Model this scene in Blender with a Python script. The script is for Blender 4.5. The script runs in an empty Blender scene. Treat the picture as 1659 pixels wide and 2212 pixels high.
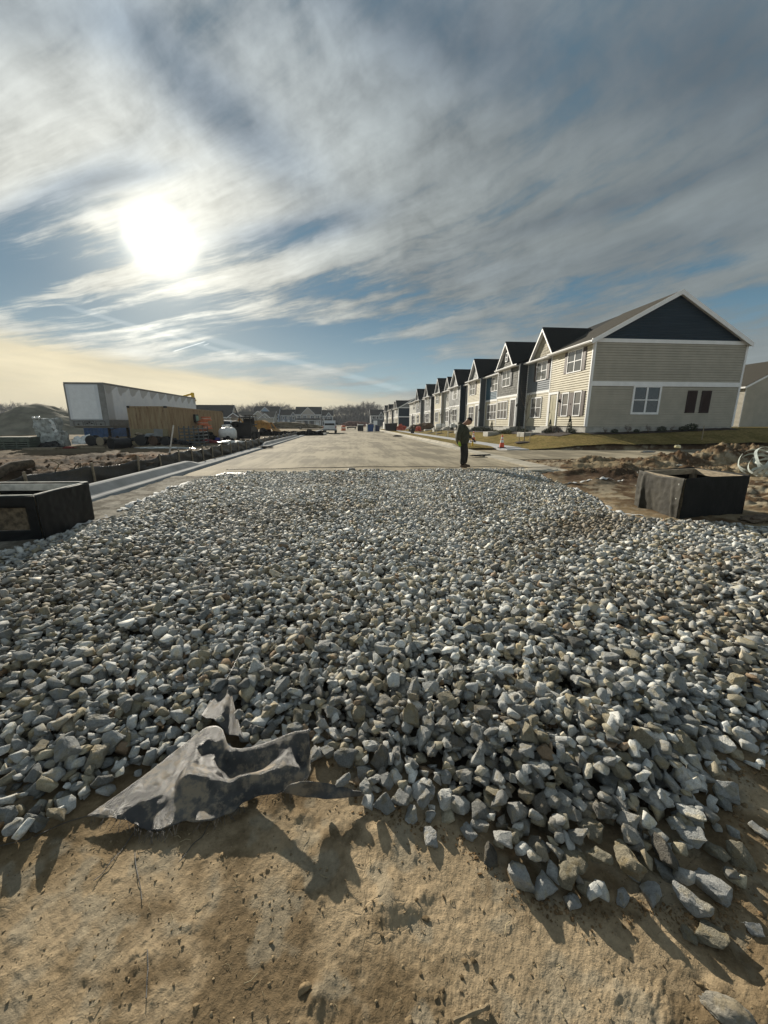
import bpy, bmesh, math, random
import numpy as np
from mathutils import Vector, Matrix, Euler, Quaternion
random.seed(7); rng = np.random.default_rng(7)
scene = bpy.context.scene
COL = scene.collection
H = 1.52
PITCH, YAW = 13.08, 5.6
# ---------------------------------------------------------------- camera
cam_d = bpy.data.cameras.new('camera'); cam = bpy.data.objects.new('camera', cam_d); COL.objects.link(cam)
cam.location = (0, 0, H); cam.rotation_euler = (math.radians(90-PITCH), 0, math.radians(-YAW))
cam_d.sensor_fit = 'VERTICAL'; cam_d.sensor_height = 36; cam_d.lens = 13.5
cam_d.clip_start = 0.05; cam_d.clip_end = 5000
scene.camera = cam
# ---------------------------------------------------------------- light
SUN_AZ, SUN_EL = -21.6, 20.1         # azimuth from +Y (road direction), minus = left
a, e = math.radians(SUN_AZ), math.radians(SUN_EL)
SUN = Vector((math.sin(a)*math.cos(e), math.cos(a)*math.cos(e), math.sin(e)))
sd = bpy.data.lights.new('sun', 'SUN'); sun = bpy.data.objects.new('sun', sd); COL.objects.link(sun)
sd.energy = 5.0; sd.angle = math.radians(0.6); sd.color = (1.0, 0.92, 0.78)
sun.rotation_euler = SUN.to_track_quat('Z', 'Y').to_euler(); sun.location = (-20, 60, 40)
scene.view_settings.view_transform = 'Standard'; scene.view_settings.look = 'None'
scene.view_settings.exposure = 0.46; scene.view_settings.gamma = 1.0
scene.cycles.max_bounces = 5; scene.cycles.diffuse_bounces = 2; scene.cycles.glossy_bounces = 2
scene.cycles.transparent_max_bounces = 6; scene.cycles.caustics_reflective = False; scene.cycles.caustics_refractive = False

# ---------------------------------------------------------------- node expression helper
class X:
    """a float or vector socket with operators, so shader formulas read like formulas"""
    def __init__(s, nt, sock): s.nt, s.s = nt, sock
    def m(s, op, b=None, c=None, clamp=False):
        n = s.nt.nodes.new('ShaderNodeMath'); n.operation = op; n.use_clamp = clamp
        s.nt.links.new(s.s, n.inputs[0])
        for i, v in ((1, b), (2, c)):
            if v is None: continue
            if isinstance(v, X): s.nt.links.new(v.s, n.inputs[i])
            else: n.inputs[i].default_value = v
        return X(s.nt, n.outputs[0])
    def __add__(s, o): return s.m('ADD', o)
    __radd__ = __add__
    def __sub__(s, o): return s.m('SUBTRACT', o)
    def __rsub__(s, o): return s.m('MULTIPLY', -1.0).m('ADD', o)
    def __mul__(s, o): return s.m('MULTIPLY', o)
    __rmul__ = __mul__
    def __truediv__(s, o): return s.m('DIVIDE', o)
    def pw(s, o): return s.m('MAXIMUM', 0.0).m('POWER', o)
    def clamp(s): return s.m('ADD', 0.0, clamp=True)
    def ss(s, lo, hi):
        n = s.nt.nodes.new('ShaderNodeMapRange'); n.interpolation_type = 'SMOOTHSTEP'
        s.nt.links.new(s.s, n.inputs[0]); n.inputs[1].default_value = lo; n.inputs[2].default_value = hi
        return X(s.nt, n.outputs[0])
def vec(nt, *c):
    n = nt.nodes.new('ShaderNodeCombineXYZ')
    for i, v in enumerate(c):
        if isinstance(v, X): nt.links.new(v.s, n.inputs[i])
        else: n.inputs[i].default_value = v
    return X(nt, n.outputs[0])
def dot(v, d):
    n = v.nt.nodes.new('ShaderNodeVectorMath'); n.operation = 'DOT_PRODUCT'
    v.nt.links.new(v.s, n.inputs[0]); n.inputs[1].default_value = tuple(d); return X(v.nt, n.outputs['Value'])
def noise(v, scale, detail=4, rough=0.55, dist=0.0, col=False):
    n = v.nt.nodes.new('ShaderNodeTexNoise'); v.nt.links.new(v.s, n.inputs['Vector'])
    n.inputs['Scale'].default_value = scale; n.inputs['Detail'].default_value = detail
    n.inputs['Roughness'].default_value = rough; n.inputs['Distortion'].default_value = dist
    return X(v.nt, n.outputs[1 if col else 0])
def voro(v, scale, feature='F1', out='Distance'):
    n = v.nt.nodes.new('ShaderNodeTexVoronoi'); n.feature = feature; v.nt.links.new(v.s, n.inputs['Vector'])
    n.inputs['Scale'].default_value = scale; return X(v.nt, n.outputs[out])
def mix(nt, f, a_, b_):
    n = nt.nodes.new('ShaderNodeMix'); n.data_type = 'RGBA'
    for i, v in ((0, f), (6, a_), (7, b_)):
        if isinstance(v, X): nt.links.new(v.s, n.inputs[i])
        elif i == 0: n.inputs[0].default_value = v
        else: n.inputs[i].default_value = (*v, 1)
    return X(nt, n.outputs[2])
def vmul(v, f):
    n = v.nt.nodes.new('ShaderNodeVectorMath'); n.operation = 'SCALE'
    v.nt.links.new(v.s, n.inputs[0])
    if isinstance(f, X): v.nt.links.new(f.s, n.inputs['Scale'])
    else: n.inputs['Scale'].default_value = f
    return X(v.nt, n.outputs[0])
def vadd(a_, b_):
    n = a_.nt.nodes.new('ShaderNodeVectorMath'); n.operation = 'ADD'
    a_.nt.links.new(a_.s, n.inputs[0])
    if isinstance(b_, X): a_.nt.links.new(b_.s, n.inputs[1])
    else: n.inputs[1].default_value = b_
    return X(a_.nt, n.outputs[0])

# ---------------------------------------------------------------- sky: blue air behind thin high cloud lit by the sun
def dirpx(px, py):   # a direction of the sky, from where it stands over the horizon (1659 x 2212 frame)
    p, y = math.radians(PITCH), math.radians(YAW); F = 829.5
    f = Vector((math.sin(y)*math.cos(p), math.cos(y)*math.cos(p), -math.sin(p))); r = Vector((math.cos(y), -math.sin(y), 0)); u = r.cross(f)
    return (f + r*((px-829.5)/F) + u*((1106-py)/F)).normalized()
world = bpy.data.worlds.new("World"); scene.world = world; world.use_nodes = True
nt = world.node_tree; nt.nodes.clear()
tc = nt.nodes.new('ShaderNodeTexCoord'); D = X(nt, tc.outputs['Generated'])
sp = nt.nodes.new('ShaderNodeSeparateXYZ'); nt.links.new(D.s, sp.inputs[0])
dx, dy, dz = (X(nt, sp.outputs[i]) for i in range(3))
sky = nt.nodes.new('ShaderNodeTexSky'); sky.sky_type = 'NISHITA'; sky.sun_disc = False
sky.sun_elevation = e; sky.sun_rotation = a; sky.air_density = 1.0; sky.dust_density = 0.6; sky.ozone_density = 2.0
SKY = vmul(X(nt, sky.outputs[0]), 0.055)
def azel(px, py):
    d = dirpx(px, py); return math.atan2(d.x, d.y), math.asin(d.z)
A_ = dx.m('ARCTAN2', dy); E_ = dz.m('MINIMUM', 1.0).m('ARCSINE')
AE = vec(nt, A_, E_, 0.0)
def blob(px, py, rx, ry, rot=0):      # rx, ry in units of the 1659-wide frame, turned into angles at that spot
    a0, e0 = azel(px, py); c, s_ = math.cos(math.radians(rot)), math.sin(math.radians(rot))
    a1, e1 = azel(px + rx*c, py - rx*s_); a2, e2 = azel(px - ry*s_, py - ry*c)
    m = Matrix(((a1-a0, a2-a0), (e1-e0, e2-e0))).inverted()
    qa, qe = A_ - a0, E_ - e0
    u, v = qa*m[0][0] + qe*m[0][1], qa*m[1][0] + qe*m[1][1]
    return (u*u + v*v).m('MULTIPLY', -1.0).m('EXPONENT')
cosS = dot(D, SUN)
aq, eq = math.radians(-74), math.radians(-2)           # the veil's fibres fan out from the left horizon
wx = noise(AE, 2.2, 4, 0.55) - 0.5; wy = noise(vadd(AE, (7.3, 2.1, 0)), 2.6, 4, 0.55) - 0.5
Aw, Ew = A_ + wx*0.20, E_ + wy*0.10
TH = (Ew - eq).m('ARCTAN2', Aw - aq); RR = ((Ew-eq)*(Ew-eq) + (Aw-aq)*(Aw-aq)).m('SQRT')
FAN = vec(nt, TH*1.0, RR*0.22, 0.0)
A2, E2 = A_ + wx*0.10, E_ + wy*0.045
TH2 = (E2 - eq).m('ARCTAN2', A2 - aq)
ns = noise(vec(nt, TH2, RR*0.09, 0.0), 28.0, 9, 0.66)
n1 = noise(vadd(FAN, (3.1, 0.7, 0)), 5.0, 6, 0.55)
n3 = noise(vadd(AE, (1.2, 4.4, 0)), 2.3, 5, 0.55, 0.3)
n4 = noise(vadd(vec(nt, Aw*1.0, Ew*1.3, 0.0), (4.2, 1.4, 0)), 7.0, 8, 0.60, 0.12)
n2 = n4
def gmask(L):
    m = None
    for q in L:
        b = blob(*q[:5])*q[5]
        m = b if m is None else m + b
    return m
# where this day's veil is thin (blue shows) and thick
thin = gmask([(-30, 600, 230, 70, 8, 1.0), (300, 690, 420, 62, -6, .80), (60, 670, 260, 26, -3, .5), (560, 735, 260, 30, 14, .45), (800, 765, 230, 36, 2, .75), (520, 655, 330, 20, 17, .35), (640, 500, 170, 34, 14, .42),
   (1600, 560, 170, 22, 14, .55), (1640, 640, 160, 30, 5, .45), (1640, 720, 200, 40, 3, .4), (60, 460, 190, 60, 28, .36), (1000, 80, 330, 110, -12, .14), (480, 250, 240, 55, -38, .16), (880, 700, 260, 14, 16, .3), (1250, 640, 300, 25, 10, .22), (1000, 800, 300, 25, 5, .5)])
thick = gmask([(600, 380, 500, 160, 10, .42), (170, 625, 240, 28, 17, 1.0), (560, 640, 330, 18, 18, .45), (760, 690, 220, 14, 15, .5), (600, 700, 240, 10, 14, .5), (200, 280, 330, 140, 30, .30), (1100, 560, 420, 110, 8, .36), (1300, 300, 420, 160, 15, .25)])
low = E_.ss(0.62, 0.25)
cov = (n1 - 0.5)*1.5 + (ns - 0.5)*(0.7 + low*3.3) + (n4 - 0.5)*(0.95 - low*0.45) + (n3 - 0.5)*0.6 + 0.78 - thin*0.92 + thick*0.62
# low pale band over the horizon, its upper rim sloping down to the right
a0, e0 = azel(0, 718); a1, e1 = azel(900, 858); k = (e1-e0)/(a1-a0)
rim = (A_ - a0)*k + e0 - E_
FB = vec(nt, (A_ + wx*0.3)*0.5, (E_ - (A_-a0)*k*0.9)*4.0, 2.0)
nb = noise(FB, 5.0, 6, 0.6)
rimw = rim + (nb - 0.5)*0.030
band = rimw.ss(-0.010, 0.020) * A_.ss(0.30, -0.15) * A_.ss(-2.2, -1.6)
opac = cov.ss(0.05, 0.85)
opac = opac.m('MAXIMUM', band*0.97)
ang = cosS.m('MINIMUM', 1.0).m('ARCCOSINE')
g1 = (ang*ang/(-0.27**2)).m('EXPONENT')
g2 = (ang*ang/(-0.60**2)).m('EXPONENT')
rgt = A_.ss(0.15, 0.6)
tex = ((n1 - 0.5)*1.4 + (ns - 0.5)*(0.5 + low*2.1) + (n4-0.5)*(1.8 - low*0.6))*(0.85 - rgt*0.38)
top = dz.ss(0.30, 0.90)
lum = 0.195 + g2*0.25 + g1*0.20 - top*0.03
lum = lum * (1.0 + tex*1.0).m('MAXIMUM', 0.35)
dark = gmask([(980, 70, 420, 130, -12, .42), (480, 240, 260, 70, -38, .42), (640, 500, 170, 36, 14, .45), (1330, 440, 420, 26, 20, .22), (1560, 100, 260, 260, 0, .28), (1000, 590, 300, 40, 5, .12), (110, 440, 210, 50, 30, .42), (280, 380, 110, 26, 10, .35), (1500, 520, 300, 60, 16, .14), (120, 40, 400, 70, 0, .15)])
lum = lum * (1.0 - dark) * (0.62 + 0.28*cosS.ss(-0.7, 0.35)) + cosS.ss(-0.05, -0.7)*0.30  # last term: added bright sky opposite the sun, unseen, lifts the shaded faces
cloudc = mix(nt, (g2*0.9 + g1*0.4).clamp(), (0.88, 1.00, 1.02), (1.02, 1.02, 0.92))
cloudc = mix(nt, top*0.8, cloudc, (0.82, 0.98, 1.14))
cloudc = mix(nt, (dark*1.4).clamp(), cloudc, (0.74, 0.96, 1.22))
bandc = mix(nt, g2.ss(0.0, 0.35), (0.86, 0.95, 0.90), (1.14, 1.00, 0.69))
bandl = (0.36 + g2*0.27)*(1.0 + (nb - 0.5)*0.75)
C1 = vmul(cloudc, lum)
C1 = mix(nt, band, C1, vmul(bandc, bandl))
blue = mix(nt, dz.ss(0.0, 0.28), (0.25, 0.35, 0.39), (0.055, 0.135, 0.195))
blue = mix(nt, 0.18, blue, SKY)
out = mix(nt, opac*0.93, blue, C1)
out = mix(nt, dz.ss(0.09, 0.0)*0.6, out, vmul(bandc, 0.37))
# glare of the veiled sun (irregular rim)
r0 = ang + (n4-0.5)*0.085 + (ns-0.5)*0.07 + (n3-0.5)*0.03
core = r0.ss(0.070, -0.010)
halo = (ang*ang/(-0.110**2)).m('EXPONENT')
glc = mix(nt, halo.clamp(), (1.0, 0.9, 0.66), (1.0, 0.98, 0.86))
out = vadd(out, vmul(glc, halo*0.34 + core*1.1))
# two short vapour trails
def trail(p, q, w, s_):
    d0, d1 = dirpx(*p), dirpx(*q); nn = d0.cross(d1).normalized(); mid = (d0+d1).normalized(); tt = (d1-d0).normalized(); L = (d1-d0).length/2
    return dot(D, nn).m('ABSOLUTE').ss(w, w*0.2)*(dot(D, tt) - mid.dot(tt)).m('ABSOLUTE').ss(L, L*0.8)*dot(D, mid).ss(0.5, 0.8)*s_
out = vadd(out, vmul(vec(nt, 1.0, 0.97, 0.88), trail((372, 760), (446, 737), .0016, .35) + trail((440, 746), (452, 742), .0012, .25)
      + trail((120, 655), (520, 770), .006, .07) + trail((330, 700), (900, 850), .010, .06)))
# ground side of the world
out = mix(nt, dz.ss(-0.002, -0.03), out, (0.14, 0.125, 0.10))
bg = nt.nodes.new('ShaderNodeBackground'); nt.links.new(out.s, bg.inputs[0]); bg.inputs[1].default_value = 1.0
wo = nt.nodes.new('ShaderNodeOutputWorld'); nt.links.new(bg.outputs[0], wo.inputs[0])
world.cycles.sampling_method = 'MANUAL'; world.cycles.sample_map_resolution = 512

# ================================================================ helpers
def smooth(x, a_, b_):
    t = np.clip((np.asarray(x, float)-a_)/(b_-a_), 0, 1); return t*t*(3-2*t)
_tab = rng.random((256, 256))
def vnoise(x, y):
    xi, yi = np.floor(x).astype(int), np.floor(y).astype(int); fx, fy = x-xi, y-yi
    fx = fx*fx*(3-2*fx); fy = fy*fy*(3-2*fy)
    g = lambda a_, b_: _tab[a_ & 255, b_ & 255]
    return (g(xi, yi)*(1-fx)+g(xi+1, yi)*fx)*(1-fy) + (g(xi, yi+1)*(1-fx)+g(xi+1, yi+1)*fx)*fy
def fbm(x, y, f=1.0, o=4, g=0.5):
    x = np.asarray(x, float); y = np.asarray(y, float)
    s_ = 0; amp = 1; tot = 0
    for i in range(o):
        s_ = s_ + amp*vnoise(x*f+13.7*i, y*f+7.3*i); tot += amp; amp *= g; f *= 2.03
    return s_/tot - 0.5
def gauss(x, y, cx, cy, rx, ry, rot=0):
    c, s_ = math.cos(math.radians(rot)), math.sin(math.radians(rot)); u = (x-cx)*c+(y-cy)*s_; v = (y-cy)*c-(x-cx)*s_
    return np.exp(-(u/rx)**2-(v/ry)**2)

MATS = {}
def material(name, col, rough=0.8, var=0.25, vscale=3.0, bump=0.0, bscale=30.0, metal=0.0, spec=0.4, col2=None, detail=5, perobj=0.0, coord='Object', cscale=(1, 1, 1), bdist=0.01, emit=None, coat=0, attr=None):
    if name in MATS: return MATS[name]
    m = bpy.data.materials.new(name); m.use_nodes = True; nt = m.node_tree; b = nt.nodes['Principled BSDF']
    tc = nt.nodes.new('ShaderNodeTexCoord'); mp = nt.nodes.new('ShaderNodeMapping'); mp.inputs['Scale'].default_value = cscale
    nt.links.new(tc.outputs[coord], mp.inputs[0]); P = X(nt, mp.outputs[0])
    n = noise(P, vscale, detail, 0.6)
    col2 = col2 or tuple(c*(1-var) for c in col)
    hi = tuple(min(1, c*(1+var*0.5)) for c in col)
    f = n.ss(0.32, 0.68)
    base = mix(nt, f, col2, hi)
    if attr:
        at = nt.nodes.new('ShaderNodeAttribute'); at.attribute_name = attr
        base = mix_mul(nt, base, X(nt, at.outputs['Color']))
    if perobj:
        oi = nt.nodes.new('ShaderNodeObjectInfo'); r = X(nt, oi.outputs['Random'])
        base = vmul(base, r*perobj + (1-perobj/2))
    nt.links.new(base.s, b.inputs['Base Color'])
    b.inputs['Roughness'].default_value = rough; b.inputs['Metallic'].default_value = metal
    b.inputs['Specular IOR Level'].default_value = spec
    if coat: b.inputs['Coat Weight'].default_value = coat
    if bump:
        h = noise(P, bscale, 6, 0.65)
        bn = nt.nodes.new('ShaderNodeBump'); bn.inputs['Strength'].default_value = bump; bn.inputs['Distance'].default_value = bdist
        nt.links.new(h.s, bn.inputs['Height']); nt.links.new(bn.outputs[0], b.inputs['Normal'])
    if emit:
        b.inputs['Emission Color'].default_value = (*emit[:3], 1); b.inputs['Emission Strength'].default_value = emit[3]
    MATS[name] = m; return m
def mix_mul(nt, a_, b_):
    n = nt.nodes.new('ShaderNodeVectorMath'); n.operation = 'MULTIPLY'
    nt.links.new(a_.s, n.inputs[0]); nt.links.new(b_.s, n.inputs[1]); return X(nt, n.outputs[0])
def bsdf(m): return m.node_tree.nodes['Principled BSDF']

class MB:
    """collects shapes, builds ONE mesh object"""
    def __init__(s): s.v = []; s.f = []; s.M = Matrix(); s.mi = []; s.cur = 0
    def add(s, vs, fs):
        o = len(s.v)
        for p in vs: s.v.append(tuple(s.M @ Vector(p)))
        for f in fs: s.f.append(tuple(i+o for i in f)); s.mi.append(s.cur)
        return s
    def box(s, x0, x1, y0, y1, z0, z1, bev=0.0):
        if x0 > x1: x0, x1 = x1, x0
        if y0 > y1: y0, y1 = y1, y0
        if z0 > z1: z0, z1 = z1, z0
        b = min(bev, (x1-x0)*0.4, (y1-y0)*0.4, (z1-z0)*0.4)
        if b <= 0:
            return s.add([(x0,y0,z0),(x1,y0,z0),(x1,y1,z0),(x0,y1,z0),(x0,y0,z1),(x1,y0,z1),(x1,y1,z1),(x0,y1,z1)],
                  [(0,3,2,1),(4,5,6,7),(0,1,5,4),(1,2,6,5),(2,3,7,6),(3,0,4,7)])
        bm = bmesh.new(); bmesh.ops.create_cube(bm, size=1)
        for v in bm.verts: v.co = Vector(((x0+x1)/2+v.co.x*(x1-x0), (y0+y1)/2+v.co.y*(y1-y0), (z0+z1)/2+v.co.z*(z1-z0)))
        bmesh.ops.bevel(bm, geom=bm.edges[:], offset=b, segments=1, affect='EDGES', profile=0.5)
        s.frombm(bm); bm.free(); return s
    def frombm(s, bm):
        bm.verts.ensure_lookup_table(); bm.verts.index_update()
        s.add([v.co[:] for v in bm.verts], [tuple(v.index for v in f.verts) for f in bm.faces])
    def tube(s, pts, r, n=8, cap=True):
        pts = [Vector(p) for p in pts]; rs = r if isinstance(r, (list, tuple)) else [r]*len(pts)
        vs = []; fs = []; up = None
        for i, p in enumerate(pts):
            t = (pts[min(i+1, len(pts)-1)]-pts[max(i-1, 0)]).normalized()
            if up is None: up = Vector((0, 0, 1)) if abs(t.z) < 0.9 else Vector((1, 0, 0))
            a_ = t.cross(up).normalized(); b_ = a_.cross(t).normalized(); up = b_
            for k in range(n):
                an = 2*math.pi*k/n; vs.append(p + (a_*math.cos(an)+b_*math.sin(an))*rs[i])
        for i in range(len(pts)-1):
            for k in range(n): fs.append((i*n+k, i*n+(k+1) % n, (i+1)*n+(k+1) % n, (i+1)*n+k))
        if cap: fs.append(tuple(range(n))[::-1]); fs.append(tuple((len(pts)-1)*n+k for k in range(n)))
        return s.add(vs, fs)
    def lathe(s, prof, cx=0, cy=0, n=20, axis='z', cz=0):
        vs = []; fs = []
        for r, z in prof:
            for k in range(n):
                an = 2*math.pi*k/n; c, q = r*math.cos(an), r*math.sin(an)
                vs.append((cx+c, cy+q, cz+z) if axis == 'z' else ((cx+z, cy+c, cz+q) if axis == 'x' else (cx+c, cy+z, cz+q)))
        for i in range(len(prof)-1):
            for k in range(n): fs.append((i*n+k, i*n+(k+1) % n, (i+1)*n+(k+1) % n, (i+1)*n+k))
        fs.append(tuple(range(n))[::-1]); fs.append(tuple((len(prof)-1)*n+k for k in range(n)))
        return s.add(vs, fs)
    def prism(s, poly, axis, a0, a1):      # 2-D outline swept along an axis
        n = len(poly)
        def P(p, a_): return {'x': (a_, p[0], p[1]), 'y': (p[0], a_, p[1]), 'z': (p[0], p[1], a_)}[axis]
        return s.add([P(p, a0) for p in poly]+[P(p, a1) for p in poly],
                     [tuple(range(n))[::-1], tuple(range(n, 2*n))]+[(i, (i+1) % n, n+(i+1) % n, n+i) for i in range(n)])
    def quad(s, *p): return s.add(p, [tuple(range(len(p)))])
    def build(s, name, mats, parent=None, label=None, kind=None, smooth_=False, org=None):
        me = bpy.data.meshes.new(name)
        vs = s.v
        if org is None and parent is not None and parent.get('wl'): org = parent.location
        if org is not None: vs = [(p[0]-org[0], p[1]-org[1], p[2]-org[2]) for p in vs]
        me.from_pydata(vs, [], s.f); 
        for m in (mats if isinstance(mats, (list, tuple)) else [mats]): me.materials.append(m)
        if s.cur or any(s.mi): me.polygons.foreach_set('material_index', s.mi)
        bm = bmesh.new(); bm.from_mesh(me); bmesh.ops.recalc_face_normals(bm, faces=bm.faces); bm.to_mesh(me); bm.free()
        if smooth_: me.polygons.foreach_set('use_smooth', [True]*len(me.polygons)); me.set_sharp_from_angle(angle=math.radians(40))
        me.update()
        o = bpy.data.objects.new(name, me); COL.objects.link(o)
        if parent is not None: o.parent = parent
        elif org is not None: o.location = org
        if label: o['label'] = label
        if kind: o['kind'] = kind
        return o
def thing(name, label, cat, loc=(0, 0, 0), rotz=0, group=None, wl=False):
    o = bpy.data.objects.new(name, None); COL.objects.link(o); o.location = loc; o.rotation_euler = (0, 0, rotz)
    o.empty_display_size = 0.2; o['label'] = label; o['category'] = cat
    if group: o['group'] = group
    if wl: WL.add(o.name)
    return o
WL = set()
def tag(o, label, cat, group=None):
    o['label'] = label; o['category'] = cat
    if group: o['group'] = group
    return o
_b = MB.build
def _build(s, name, mats, parent=None, label=None, kind=None, smooth_=False, org=None):
    if org is None and parent is not None:      # parts given in world coordinates under a world-laid thing
        r = parent
        while r.parent is not None: r = r.parent
        if r.name in WL: org = r.location
    return _b(s, name, mats, parent, label, kind, smooth_, org)
MB.build = _build
def kids(o): return [c for c in bpy.data.objects if c.parent == o]
def copy_tree(o, parent=None):
    c = o.copy(); COL.objects.link(c); c.parent = parent
    for ch in list(o.children): copy_tree(ch, c)
    return c
CH = {}
def dup(o, loc, rotz=0, label=None, group=None, scale=None):
    c = copy_tree(o); c.location = loc; c.rotation_euler = (0, 0, rotz)
    if label: c['label'] = label
    if group: c['group'] = group
    if scale: c.scale = scale if isinstance(scale, tuple) else (scale,)*3
    return c
def grid_mesh(name, xs, ys, zf, mat, colf=None, kind=None, smooth_=True):
    XX, YY = (xs, ys) if np.ndim(xs) == 2 else np.meshgrid(xs, ys)
    ZZ = zf(XX, YY); nr, nc = XX.shape
    me = bpy.data.meshes.new(name); co = np.stack([XX, YY, ZZ], -1).reshape(-1, 3).astype(np.float32)
    idx = np.arange(nr*nc).reshape(nr, nc); q = np.stack([idx[:-1, :-1], idx[:-1, 1:], idx[1:, 1:], idx[1:, :-1]], -1).reshape(-1, 4)
    npm(me, co, q, mat, colf(XX, YY).reshape(-1, 3) if colf else None, smooth_)
    o = bpy.data.objects.new(name, me); COL.objects.link(o)
    if kind: o['kind'] = kind
    return o
def npm(me, co, q, mat, colors=None, smooth_=True):
    me.vertices.add(len(co)); me.vertices.foreach_set('co', np.ascontiguousarray(co, np.float32).ravel())
    k = q.shape[1]
    me.loops.add(q.size); me.loops.foreach_set('vertex_index', np.ascontiguousarray(q, np.int32).ravel())
    me.polygons.add(len(q)); me.polygons.foreach_set('loop_start', np.arange(0, q.size, k, dtype=np.int32))
    me.polygons.foreach_set('loop_total', np.full(len(q), k, np.int32))
    if smooth_: me.polygons.foreach_set('use_smooth', np.ones(len(q), bool))
    me.materials.append(mat); me.update(calc_edges=True)
    if colors is not None:
        ca = me.color_attributes.new('soil', 'FLOAT_COLOR', 'POINT')
        ca.data.foreach_set('color', np.concatenate([colors, np.ones((len(colors), 1))], 1).astype(np.float32).ravel())

# ================================================================ terrain
def lawn_h(x, y):   # rise of the lots on the right towards the houses; gently falling away along the street
    base = 0.88 - 0.009*(np.clip(y, 24, 160)-24)
    rise = smooth(x, 9.8, 15.6)*smooth(y, 18.5, 24.5)
    return base*rise + smooth(x, 16, 27)*0.30*smooth(y, 17, 24)
RMOUND = [(9.3, 13.6, 1.5, .6, 10, .26), (11.6, 12.7, 2.0, .8, 5, .42), (14.4, 13.2, 1.5, .9, 0, .58), (16.2, 11.5, 1.8, .9, -10, .38), (11.2, 10.4, 2.2, .6, 12, .32), (13.5, 9.0, 2.0, .6, 5, .24), (8.6, 11.0, 1.3, .4, 25, .20),
          (7.4, 12.4, .8, .35, 20, .20), (19, 13, 3, 1.4, 0, .5), (6.6, 9.4, .9, .3, 60, .12), (9.4, 8.3, 1.2, .35, 5, .12), (6.9, 10.9, 1.5, .3, 12, .16), (22, 10, 3, 1.5, 0, .4)]
LMOUND = [(-9.0, 11.4, 1.5, .7, 20, .30), (-11.5, 12.6, 1.8, .9, 10, .42), (-14.5, 14.5, 2.2, 1.0, 10, .40), (-8.0, 14.6, 1.3, .6, 30, .22), (-11.5, 9.2, 1.6, .8, 0, .48), (-14.5, 11.0, 2.5, 1.0, 0, .4), (-18, 15, 3, 1.2, 0, .35), (-10, 17.5, 2.0, .8, 20, .15), (-7.4, 19.5, .8, 2.5, 0, .12)]
def near_edge(x):   # the near rim of the gravel bed, y as a function of x
    return np.interp(x, [-9, -4, -2.4, -1.39, -1.20, -1.08, -.12, .04, .2, .4, .5, .6, .77, 1.0, 1.2, 1.38, 1.55, 1.75, 1.95, 2.6, 4, 7, 10],
                        [4.6, 2.6, 1.75, 1.32, 1.41, 1.62, 1.62, 1.40, 1.30, 1.22, 1.10, .97, .93, .92, .86, .94, 1.10, 1.36, 1.38, 1.48, 1.7, 2.7, 4.2])
def left_edge(y): return np.interp(y, [0, 3.6, 4.6, 5.4, 6.2, 6.8, 9, 11.4, 13], [-9, -7.5, -4.35, -4.1, -4.03, -3.92, -4.2, -4.13, -3.4])
def right_edge(y): return np.interp(y, [0, 4.3, 4.95, 5.3, 5.42, 5.75, 6.6, 8.1, 9.75, 11.6, 13], [10, 9.5, 6.3, 5.8, 5.2, 4.8, 4.86, 5.37, 5.65, 6.1, 6.1])
FAR_Y = 12.75
def bed(x, y):      # signed distance-like value, > 0 inside the gravel bed
    j = 0.05*np.sin(x*9.0)+0.25*fbm(x, y, 1.9, 3)
    return np.minimum(np.minimum(y-near_edge(x), FAR_Y - y + j), np.minimum(x-left_edge(y), right_edge(y)-x) + j*0.8)
def gz_(x, y):
    x = np.asarray(x, float); y = np.asarray(y, float)
    r = np.hypot(x, y)
    z = np.zeros_like(x)
    # bare earth by the camera
    nearm = smooth(y, 3.4, 1.6)
    z = z - 0.11*nearm
    rough = fbm(x, y, 1.3, 4)*0.04 + fbm(x+9, y, 6.0, 4)*0.009
    clod = np.maximum(fbm(x+3, y+5, 17.0, 4, 0.6)-0.15, 0)*0.035 + np.maximum(fbm(x+31, y+5, 4.5, 3, 0.6)-0.13, 0)*0.09
    inb = smooth(bed(x, y), -0.05, 0.2)
    z = z + (rough*0.6 + clod + fbm(x*1.0, y*2.2, 55., 3, 0.6)*0.006)*nearm*(1-inb)
    z = z - 0.055*inb*(1-nearm)
    # road footprint stays low
    lo = smooth(x, -6.0, -5.6)*smooth(x, 7.6, 7.15)*smooth(y, 11.2, 12.2)
    # strips beside the bed
    side = (1-inb)*(1-nearm)
    z = z + side*(1-lo)*(fbm(x, y, .8, 5)*0.10 + fbm(x+5, y, 5.0, 4)*0.05)*smooth(r, 160, 60)
    mask = side*(1-lo)
    for cx, cy, rx, ry, ro, hh in RMOUND+LMOUND:
        g = gauss(x, y, cx, cy, rx, ry, ro)
        z = z + mask*g*hh*(0.85 + (2.6 if cx < 0 else 2.0)*fbm(x+cx, y, 1.6, 5, 0.62))
    rough2 = np.maximum(smooth(x, -5.9, -7.2)*smooth(y, 30, 18), smooth(x, 6.9, 8.2)*smooth(y, 15.8, 14.8))*smooth(y, 3, 6)
    z = z + mask*rough2*(np.abs(fbm(x, y+40, 2.2, 5, 0.62))*0.28 + fbm(x, y, 9., 3)*0.06)
    z = z - 0.10*lo*smooth(y, 11.6, 12.4)
    # ground under boxes and behind the left kerb
    for cx, cy in ((6.0, 6.7), (-5.3, 6.3)):
        z = z*(1-gauss(x, y, cx, cy, .8, .8))
    st = smooth(x, 7.1, 7.5)*smooth(y, 15.6, 15.9)*smooth(y, 21.5, 20.6)*smooth(x, 60, 50)
    z = z*(1-st) - 0.06*st
    lw = smooth(x, 7.2, 7.6)*smooth(y, 20.4, 21.2)*smooth(y, 300, 200)
    z = z*(1-lw) + (lawn_h(x, y) - 0.06)*lw
    return z
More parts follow.
